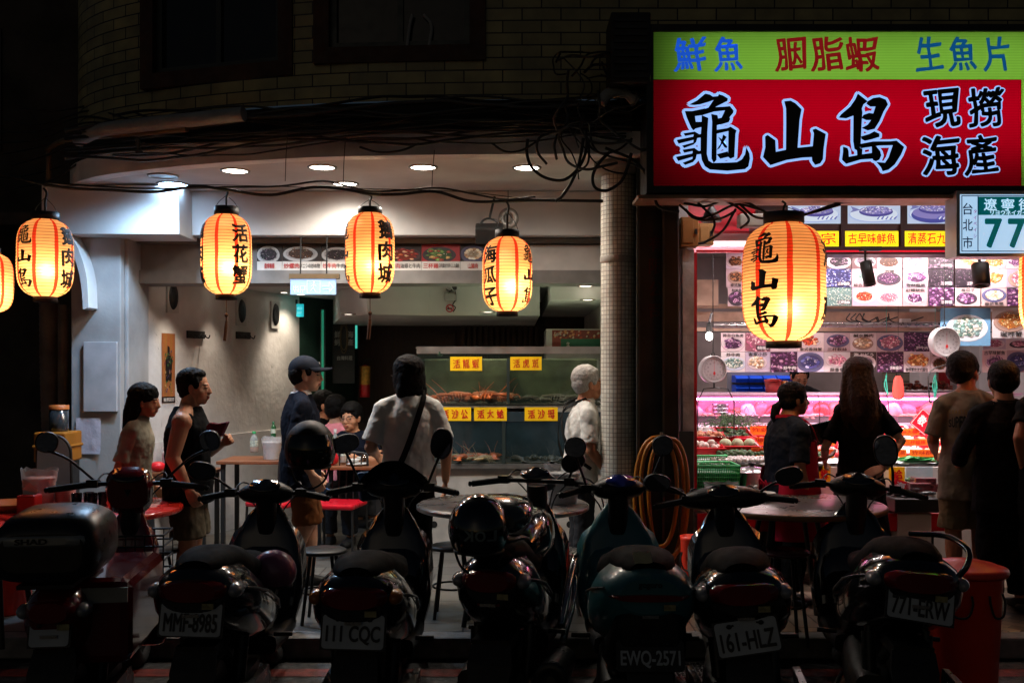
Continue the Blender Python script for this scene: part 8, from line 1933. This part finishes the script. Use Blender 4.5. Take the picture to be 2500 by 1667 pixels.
# beams, pipe lamp and clutter between the two photo groups
q = MB(); bY = 9.3
q.box(X(1598,bY),X(2500,bY),bY,bY+.06,Zh(760,bY),Zh(752,bY)); q.box(X(1598,bY),X(2500,bY),bY+.3,bY+.36,Zh(738,bY+.3),Zh(716,bY+.3)); q.box(X(1598,bY),X(1655,bY),bY+.1,bY+.14,Zh(700,bY),Zh(640,bY)); q.box(X(1598,bY),X(2500,bY),bY+.6,bY+.66,Zh(708,bY+.6),Zh(698,bY+.6))
one('ceiling_beam', q, mat('stained_beam', srgb(176,150,128), .6, var=.3, scale=6), 'stained pale beams over the kitchen between the photo rows', 'beam')
q = MB(); q.cyl(at(1640,748,9.1), at(2180,745,9.1), .022, .022, 14); one('steel_pipe', q, steel, 'horizontal steel pipe across the kitchen above the lower sheets', 'pipe')
q = MB(); rn = random.Random(31)
for k in range(7): 
    x0 = rn.uniform(1950,2120); q.tube(catmull([at(x0,720,9.2),at(x0+rn.uniform(-10,20),735,9.15),at(x0+rn.uniform(20,50),742,9.2),at(x0+rn.uniform(30,80),728,9.2)],5), .006, 6)
one('kitchen_wire', q, cablem, 'tangle of wires on the kitchen beam', 'wire')
q = MB(); q.box(X(2068,9.15),X(2090,9.15),9.12,9.18,Zh(748,9.15),Zh(732,9.15)); one('socket_box', q, mat('socket_white', (.6,.58,.56), .4), 'white socket box hanging from the kitchen beam', 'socket', bevel=.004)
# small bare bulb on the left
bl = thing('bare_bulb', 'glowing bare bulb hanging by the pillar above the small scale', 'bulb', at(1629,770,8.6)); q = MB(); q.ball(at(1629,772,8.6), (.032,.032,.036), 16, 10); q.build('glass', emat('bulb_white', (1,.93,.86), 14), bl); q = MB(); q.cyl(at(1629,762,8.6), at(1629,742,8.6), .028, .022, 14); q.cyl(at(1629,742,8.6), at(1634,720,8.9), .012, .012, 8); q.build('socket', legm, bl); lamp('bulb_lamp','POINT', at(1629,776,8.5), 5, (1,.92,.82), bl, size=.04)
# red lit awning over the pillar corner, ceiling panel and boxes
aw = thing('red_awning', 'red lit awning panel inside the shop corner above the meter boxes', 'awning', at(1650,520,7.6))
q = MB(); q.prism([at(1562,462,7.5),at(1740,462,7.5),at(1720,530,8.5),at(1590,530,8.5)], (0,0,.01)); q.build('slope', mat('red_awning_cloth', srgb(214,34,60), .4, var=.12, stretch=(1,20,20)), aw)
q = MB(); q.box(X(1595,8.3),X(1790,8.3),8.3,8.33,Zh(580,8.3),Zh(530,8.3)); q.build('lower_panel', mat('pink_panel', srgb(226,130,140), .4, var=.1, stretch=(1,1,20)), aw)
q = MB(); q.box(X(1695,7.9),X(1735,7.9),7.9,7.95,Zh(520,7.9),Zh(455,7.9)); q.build('side_panel', mat('bright_red_panel', srgb(206,10,24), .35), aw)
q = MB(); q.box(X(1600,7.6),X(1780,7.6),7.6,7.62,Zh(579,7.6),Zh(574,7.6)); q.build('edge_strip', redb, aw)
for px0,px1,py0,py1,Y,c_,lb_ in ((1564,1605,498,566,7.35,srgb(150,98,48),'ochre meter box on the pillar under the big sign'),(1605,1640,512,562,7.45,srgb(176,132,80),'smaller tan meter box with a lock beside the ochre one')):
    t = thing('meter_box', lb_, 'meter box', at((px0+px1)/2,py1,Y)); q = MB(); q.box(X(px0,Y),X(px1,Y),Y,Y+.14,Zh(py1,Y),Zh(py0,Y)); q.build('case', mat('meter_%d'%px0, c_, .5, var=.2), t, bevel=.006); q = MB(); q.box(X(px1,Y)-.03,X(px1,Y)-.012,Y-.016,Y-.001,Zh((py0+py1)/2+6,Y),Zh((py0+py1)/2-6,Y)); q.build('lock', legm, t); q = MB(); q.box(X(px0,Y)+.012,X(px1,Y)-.04,Y-.006,Y-.001,Zh(py1-8,Y),Zh(py0+6,Y)); q.build('cover', MATS['meter_%d'%px0], t, bevel=.003)
q = MB(); q.lathe([(.02,.10),(.05,.06),(.075,0),(.07,-.006),(.001,.02)], at(1634,508,7.2), 20); q.cyl(at(1634,490,7.2),at(1634,462,7.2),.02,.02,10); one('sensor_lamp', q, legm, 'dark bell shaped lamp among the wires by the meter boxes', 'lamp')
q = MB(); q.box(X(1700,7.3),X(1760,7.3),7.3,7.42,Zh(520,7.3),Zh(490,7.3)); one('ballast_box', q, mat('ballast_grey', (.22,.20,.17), .5), 'grey ballast box hanging beside the big lantern top', 'box', bevel=.01)
# black cylinder spotlights
def cylspot(label, px, py0, py1, w_, Y, aim, e, c):
    t = thing('track_spotlight', label, 'spotlight', at(px,py0,Y), 'black cylinder spotlights over the counter'); x = X(px,Y); z0, z1 = Zh(py1,Y), Zh(py0,Y); r_ = w_/2/F*Y
    M_ = Matrix.Translation((x,Y,(z0+z1)/2)) @ Matrix.Rotation(R(aim),4,'Y') @ Matrix.Rotation(R(-14),4,'X'); h_ = (z1-z0)/2
    q = MB(); q.lathe([(.001,h_),(r_*.9,h_),(r_,h_*.9),(r_,-h_),(r_*.86,-h_),(r_*.8,-h_*.7),(.001,-h_*.7)], (0,0,0), 28, M_); q.build('barrel', legm, t)
    q = MB(); q.poly([M_ @ Vector((r_*.78*math.cos(2*math.pi*j/20), r_*.78*math.sin(2*math.pi*j/20), -h_*.69)) for j in range(20)]); q.build('lens', emat('spot_lens', (1,.9,.85), 6), t)
    q = MB(); q.tube([M_ @ Vector((0,0,h_*.9)), Vector((x-.02,Y,z1+.05)), Vector((x-.02,Y,z1+.11))], .010, 8); q.box(x-.06,x+.10,Y-.03,Y+.03,z1+.08,z1+.115); q.build('mount', legm, t)
    lo = lamp('spot_lamp', 'SPOT', M_ @ Vector((0,0,-h_-.01)), e, c, t, size=.04, spot=95, rot=(R(22),R(aim),0))
cylspot('black cylinder spotlight hanging over the sheets beside the big lantern', 1993, 600, 656, 27, 7.9, -6, 110, (1,.86,.84))
cylspot('black cylinder spotlight hanging under the house number box', 2253, 604, 658, 38, 7.6, 2, 95, (1,.86,.84))
# tubes added to light the shop, mostly hidden behind sign and lightbox
def tube(label, x0, x1, Y, z, c, e, s_):
    t = thing('ceiling_tube', label, 'tube light', ((x0+x1)/2,Y,z), 'added tubes lighting the seafood counter')
    q = MB(); q.cyl((x0,Y,z),(x1,Y,z),.014,.014,10); q.build('tube', emat('fluo_%d'%int(Y*100), c, s_), t); q = MB(); q.box(x0-.03,x1+.03,Y-.03,Y+.03,z+.02,z+.06); q.build('batten', s_white, t)
    lamp('tube_lamp', 'AREA', ((x0+x1)/2,Y,z-.02), e, c, t, size=x1-x0, size_y=.03, rot=(0,0,0))
WH = (1,.83,.83)
tube('added tube light over the ice trays hidden behind the dish lightbox', 1.5, 2.8, 8.31, 2.66, WH, 58, 4)
tube('second added tube light over the ice trays further along the dish lightbox', 3.0, 4.3, 8.31, 2.66, WH, 58, 4)
tube('added tube light on the kitchen ceiling behind the photo sheets', 1.5, 4.0, 10.6, 3.0, WH, 55, 5)
tube('added tube light under the awning slope in the shop corner', 1.45, 1.95, 8.15, 2.62, (1,.75,.78), 4, 2)
tube('added tube light hidden behind the big sign over the front bench', 1.4, 4.2, 7.15, 3.0, (1,.9,.88), 14, 2)  # unseen tube added to brighten the bench and counter fronts
# kitchen: blue parts bins, red extinguisher cabinet, fridge, shelf
bs_ = thing('bin_rack', 'rack of blue plastic parts bins in the kitchen', 'rack', at(1770,900,10.8)); bl_ = mat('blue_bin', srgb(22,70,190), .35)
for r_ in range(3):
    for c_ in range(5):
        Y = 10.8; px = 1690+32*c_; py = 862+22*r_; q = MB(); x0,x1,z0,z1 = X(px,Y),X(px+29,Y),Zh(py+16,Y),Zh(py,Y)
        q.prism([(x0,Y,z0),(x0,Y+.2,z0),(x0,Y+.2,z1),(x0,Y+.05,z1),(x0,Y-.03,z0+(z1-z0)*.55)], (x1-x0,0,0)); q.build('bin', bl_, bs_)
q = MB(); q.box(X(1680,10.8),X(1860,10.8),11.0,11.03,Zh(940,10.8),Zh(855,10.8)); q.build('back_board', mat('rack_board', (.2,.2,.22), .5), bs_)
q = MB(); q.box(X(2178,12.8),X(2218,12.8),12.8,13.1,Zh(900,12.8),Zh(855,12.8)); o = one('red_cabinet', q, mat('cabinet_red', srgb(176,18,36), .4), 'red cabinet on the stone wall at the back of the kitchen', 'cabinet', bevel=.01)
q = MB(); q.box(X(2186,12.78),X(2204,12.78),12.78,12.798,Zh(872,12.78),Zh(862,12.78)); one('white_notice', q, whiteink, 'white notice stuck on the red cabinet', 'notice')
for px, lb_ in ((2112,'grey white kitchen column beside the stone wall'),(2230,'second grey white kitchen column beyond the red cabinet')):
    q = MB(); q.box(X(px,12),X(px+38,12),12,12.3,0,3.05); one('kitchen_column', q, s_white, lb_, 'column', 'kitchen columns')
wt_ = thing('work_top', 'steel kitchen work top behind the chiller where the cook stands', 'work top', (X(1900,10.1),10.2,0)); q = MB(); q.box(1.5,5.0,9.95,10.4,.98,1.03); q.build('top', steel, wt_); q = MB(); q.box(1.6,4.9,10.0,10.35,0,.979); q.build('base', mat('dull_steel', (.10,.098,.095), .4, .8), wt_)
# yellow hoses on the steel front
for k, (px0, px1, y0, y1, lb_) in enumerate(((1458,1572,1003,1300,'outer loop of the yellow hose coil on the steel front'),(1472,1555,1012,1255,'inner loop of the yellow hose coil on the steel front'),(1490,1580,1006,1278,'slanting loop of the yellow hose coil on the steel front'))):
    q = MB(); Y = 6.98-.02*k; c_ = ((px0+px1)/2, (y0+y1)/2); pts = []
    for j in range(33):
        a = 2*math.pi*j/32; pts.append(at(c_[0]+(px1-px0)/2*math.copysign(abs(math.cos(a))**.75,math.cos(a))*(1-.06*math.sin(a)), c_[1]+(y1-y0)/2*math.sin(a), Y-.012*math.sin(3*a+k)))
    q.tube(pts, .0155, 9); one('hose_loop', q, mat('yellow_hose', srgb(158,96,18), .4, var=.15, coat=.2), lb_, 'hose', 'yellow garden hose loops')
hk = MB(); hk.cyl(at(1519,1000,7.04), at(1519,1008,6.94), .012, .012, 8); hk.cyl(at(1519,992,6.93), at(1519,1040,6.93), .010, .010, 8); one('brass_tap', hk, mat('tap_metal', (.35,.30,.22), .25, .9), 'small metal tap above the yellow hose coil', 'tap')
# red buckets and the big red bin
def bin_(label, px, py_top, py_bot, w_, Y, m, lid=True, nm='lidded_bin', z0=None):
    x = X(px,Y); r_ = w_/2/F*Y; z1 = Zh(py_top,Y); z0 = -.0 if z0 is None else z0
    t = thing(nm, label, 'bin', (x,Y,z0)); H_ = z1-z0
    MB().lathe([(.001,0),(r_*.76,0),(r_*.78,.01),(r_*.93,H_-.03),(r_*.97,H_-.02),(r_*.97,H_),(r_*.9,H_),(r_*.88,H_-.04),(.001,H_-.06)], (x,Y,z0), 48).build('body', m, t)
    if lid:
        MB().lathe([(.001,.050),(r_*.20,.052),(r_*.24,.046),(r_*.50,.044),(r_*.54,.036),(r_*.80,.030),(r_*.88,.018),(r_*1.05,.012),(r_*1.07,-.006),(r_*1.04,-.022),(r_*.98,-.002)], (x,Y,z1), 48).build('lid', m, t)
    for sx in (-1,1):
        q = MB(); a = R(-62 if sx>0 else 180+62); cx_, cy_ = x+r_*.93*math.cos(a), Y+r_*.93*math.sin(a); tv = Vector((-math.sin(a),math.cos(a),0)); ov = Vector((math.cos(a),math.sin(a),0)); b0 = Vector((cx_,cy_,z1-.10))
        q.tube(catmull([b0-tv*.05,b0-tv*.055+ov*.012-Vector((0,0,.05)),b0-tv*.03+ov*.018-Vector((0,0,.11)),b0+tv*.03+ov*.018-Vector((0,0,.11)),b0+tv*.055+ov*.012-Vector((0,0,.05)),b0+tv*.05],4), .006, 6); q.build('handle', wirem, t)
    return t
redbin = mat('red_bin_plastic', srgb(252,62,34), .38, var=.07, coat=.1)
bin_('big red lidded plastic bin beside the black scooter at the kerb', 2214, 1306, 1700, 178, 5.30, redbin, z0=-.13)
bin_('red plastic bucket behind the yellow hose coil', 1592, 1230, 1330, 62, 6.75, redbin, False, 'bucket')
bin_('red plastic crate bucket at the alley under the red table', 20, 1215, 1330, 120, 6.6, redbin, False, 'bucket')
# ================================================================== CABLES AND PIPES OVERHEAD
def cable(label, pts, r, m=cablem, name='power_cable', group='cables slung along the building front', k=6):
    q = MB(); q.tube(catmull(pts, k), r, 7); return one(name, q, m, label, 'cable', group)
greycab = mat('grey_cable', (.06,.06,.058), .5)
# the string the lanterns hang from
LYs = 6.92
pts = [(-60,395),(20,405),(140,430),(260,437),(360,440),(450,428),(520,436),(620,448),(720,430),(800,436),(852,446),(920,446),(1000,440),(1080,462),(1168,462),(1240,460),(1385,462)]
cable('main black cable carrying the lanterns', [at(a,b,LYs) for a,b in pts], .011)
pts = [(-60,400),(20,410),(140,422),(300,432),(430,432),(520,430),(640,428),(740,416),(800,428),(852,440),(940,436),(1010,432),(1090,446),(1160,458),(1230,452)]
cable('second thinner cable twisted along the lantern cable', [at(a,b,LYs+.02) for a,b in pts], .007)
cable('steel wire pulled along the lantern cable to the mosaic column', [at(a,b,LYs+.03) for a,b in [(100,428),(420,424),(760,432),(1050,440),(1230,458),(1385,459)]], .003, wirem)
for px, y0, y1 in ((655,300,416),(788,310,430),(992,345,432)): cable('thin wire dropping from the ledge to the cable near %s' % {655:'the crab lantern',788:'the goose meat lantern',992:'the third downlight'}[px], [at(px+6,y0,6.75), at(px+2,(y0+y1)/2,6.8), at(px,y1,LYs)], .0028, wirem, 'suspension_wire', 'wires holding the lantern cable')
# loops in front of the fascia by the column
LP = [([(1212,320),(1210,352),(1222,385),(1252,408),(1292,414),(1320,396),(1340,366),(1348,330),(1344,300)],'open loop of cable hanging before the fascia over the lower lantern'),
 ([(1340,318),(1332,366),(1318,408),(1294,448),(1276,462)],'cable dropping from the ledge to the lantern cable end'),
 ([(1352,322),(1352,368),(1338,388),(1300,410)],'frayed cable end hooking towards the lantern cable'),
 ([(1400,350),(1378,372),(1362,402),(1366,430),(1392,438),(1424,420),(1440,388),(1450,352)],'rounded cable loop hanging beside the mosaic column'),
 ([(1346,325),(1366,346),(1402,360),(1440,372),(1486,394),(1530,432)],'cable slanting from the ledge across the column top'),
 ([(1356,300),(1360,330),(1380,352),(1420,344),(1452,318)],'short swag of cable against the fascia end'),
 ([(826,338),(870,350),(920,346),(962,330)],'shallow cable swag under the dark ledge'),
 ([(1130,330),(1160,348),(1196,346),(1232,326)],'small cable swag under the ledge end'),
 ([(1390,340),(1460,372),(1500,430),(1512,474),(1560,486)],'thick cable bending round the column towards the meter boxes')]
for i,(p_,lb_) in enumerate(LP): cable(lb_, [at(a,b,6.62-.012*(i%4)) for a,b in p_], .0105 if i in (0,1,3,8) else .0075)
# bundle on the ledge: many runs, each its own cable, sagging between cleats
rn = random.Random(51); names = ['black','dull','thin','slack','taut','dusty','kinked','old']
for i in range(16):
    base = 226 + i*6.2 + rn.uniform(-4,4); pts = []
    sag = rn.uniform(4,16); ph = rn.uniform(0,6.28)
    for a in range(150 if i%3 else 260, 1460, 62):
        u = (a-150)/1300; droop = 52*max(0,(1-u)-.25)**1.4 if u < .75 else 0
        Yp = yat(min(X(a,6.75),5), .05 + .02*(i%4)) 
        pts.append(at(a, base + droop*1.6 + sag*math.sin(a*.011+ph) + rn.uniform(-2.5,2.5), Yp-.02*(i%3)))
    cable('%s cable in the bundle lying along the dark ledge' % names[i%8], pts, rn.choice([.006,.008,.010,.013]), rn.choice([cablem,cablem,greycab]), k=4)
# knot of cables by the column head and up the dark corner
for i in range(22):
    a0, b0 = rn.uniform(1240,1420), rn.uniform(130,300); pts = [at(a0,b0,6.7-rn.uniform(0,.12))]
    ang = rn.uniform(0,6.28)
    for k in range(rn.randint(4,7)):
        ang += rn.uniform(-1.1,1.1); a0 += 34*math.cos(ang)+7; b0 += 26*math.sin(ang)+6; a0 = min(max(a0,1180),1490); b0 = min(max(b0,120),470); pts.append(at(a0,b0,6.68-rn.uniform(0,.16)))
    cable('tangled cable in the knot of wires over the mosaic column', pts, rn.choice([.005,.007,.009]), rn.choice([cablem,greycab]), 'tangled_cable', 'tangled cables over the mosaic column', 5)
for pts, lb_ in (([(1560,470),(1600,500),(1640,492),(1690,470),(1740,480),(1780,498)],'cable running from the pillar to the big lantern cap'),([(1570,466),(1620,474),(1660,462),(1700,480),(1720,505),(1700,525)],'cable looping over the red awning panel'),([(1600,462),(1640,505),(1634,540)],'cable end hanging by the meter boxes'),([(1836,498),(1880,482),(1930,466),(1990,462)],'cable rising from the big lantern cap to the sign rail'),([(1780,500),(1740,478),(1722,468),(1700,462)],'short thick cable at the big lantern cap'),([(1690,480),(1660,530),(1620,556),(1604,560)],'thin cable running into the tan meter box'),([(1574,480),(1590,498),(1620,506),(1660,500),(1690,484)],'sagging cable across the pillar corner'),([(1698,468),(1740,500),(1800,494),(1850,492),(1930,470)],'slack cable over the big lantern')):
    cable(lb_, [at(a,b,6.72) for a,b in pts], .009, cablem, 'lantern_feed', 'cables at the seafood shop corner')
# insulated pipe and thin conduits
q = MB(); q.tube(catmull([at(180,322,7.6),at(230,300,7.35),at(300,290,7.2),at(390,280,7.05),at(470,272,6.97),at(560,262,6.9)],6), [.05]*31, 14); one('insulated_pipe', q, mat('pipe_lagging', (.30,.31,.31), .6, var=.2, bump=.4, bscale=50), 'grey insulated pipe lying on the ledge at the curved corner', 'pipe')
q = MB(); q.tube(catmull([at(108,345,8.1),at(150,322,7.8),at(240,312,7.4),at(330,306,7.2),at(430,296,7.02)],6), .022, 10); q.tube(catmull([at(112,345,8.1),at(112,400,8.1),at(108,470,8.1)],4), .022, 10); one('conduit', q, mat('tan_conduit', (.16,.11,.06), .5), 'tan conduit bending round the corner below the insulated pipe', 'pipe')
for i in range(8):
    a = rn.uniform(-10,60); pts = [at(a,250+26*i,7.9+.1*i), at(a+90,262+20*i+rn.uniform(-10,10),8.0), at(a+200,240+14*i,7.9), at(a+300,270+8*i,7.4)]
    cable('dim cable crossing the alley to the curved corner', pts, .008, cablem, 'alley_cable', 'cables crossing the alley')
for i,(p_,lb_) in enumerate((([(316,300),(322,328),(318,352)],'short downpipe stub with a drip nozzle at the fascia'),)):
    q = MB(); q.cyl(at(316,318,6.95), at(318,346,6.95), .018, .014, 10); q.lathe([(.02,0),(.03,.006),(.001,.01)], at(318,350,6.95), 12); one('drip_stub', q, greycab, lb_, 'pipe')
# air conditioner back and gutter pipe in the dark upper corner
ac = thing('wall_unit', 'dark air conditioner box on the wall above the cable knot', 'air conditioner', at(1370,60,6.75)); q = MB(); Y=6.6; q.box(X(1400,Y),X(1490,Y),Y-.1,Y+.25,Zh(200,Y),Zh(40,Y)); q.build('case', mat('ac_dark', (.02,.019,.018), .6, var=.3), ac, bevel=.01); q = MB()
for k in range(9): q.box(X(1408,Y),X(1482,Y),Y-.112,Y-.1005,Zh(190-16*k,Y),Zh(184-16*k,Y))
q.build('louvre', legm, ac)
q = MB(); q.tube(catmull([at(1380,236,6.66),at(1400,215,6.66),at(1440,214,6.66),at(1462,236,6.66)],6), .04, 12); one('elbow_pipe', q, MATS['pipe_lagging'], 'grey elbow of insulated pipe over the column head', 'pipe')
# tidy up helpers
bpy.data.objects.remove(_to)
for m_ in list(bpy.data.meshes):
    if m_.users == 0: bpy.data.meshes.remove(m_)
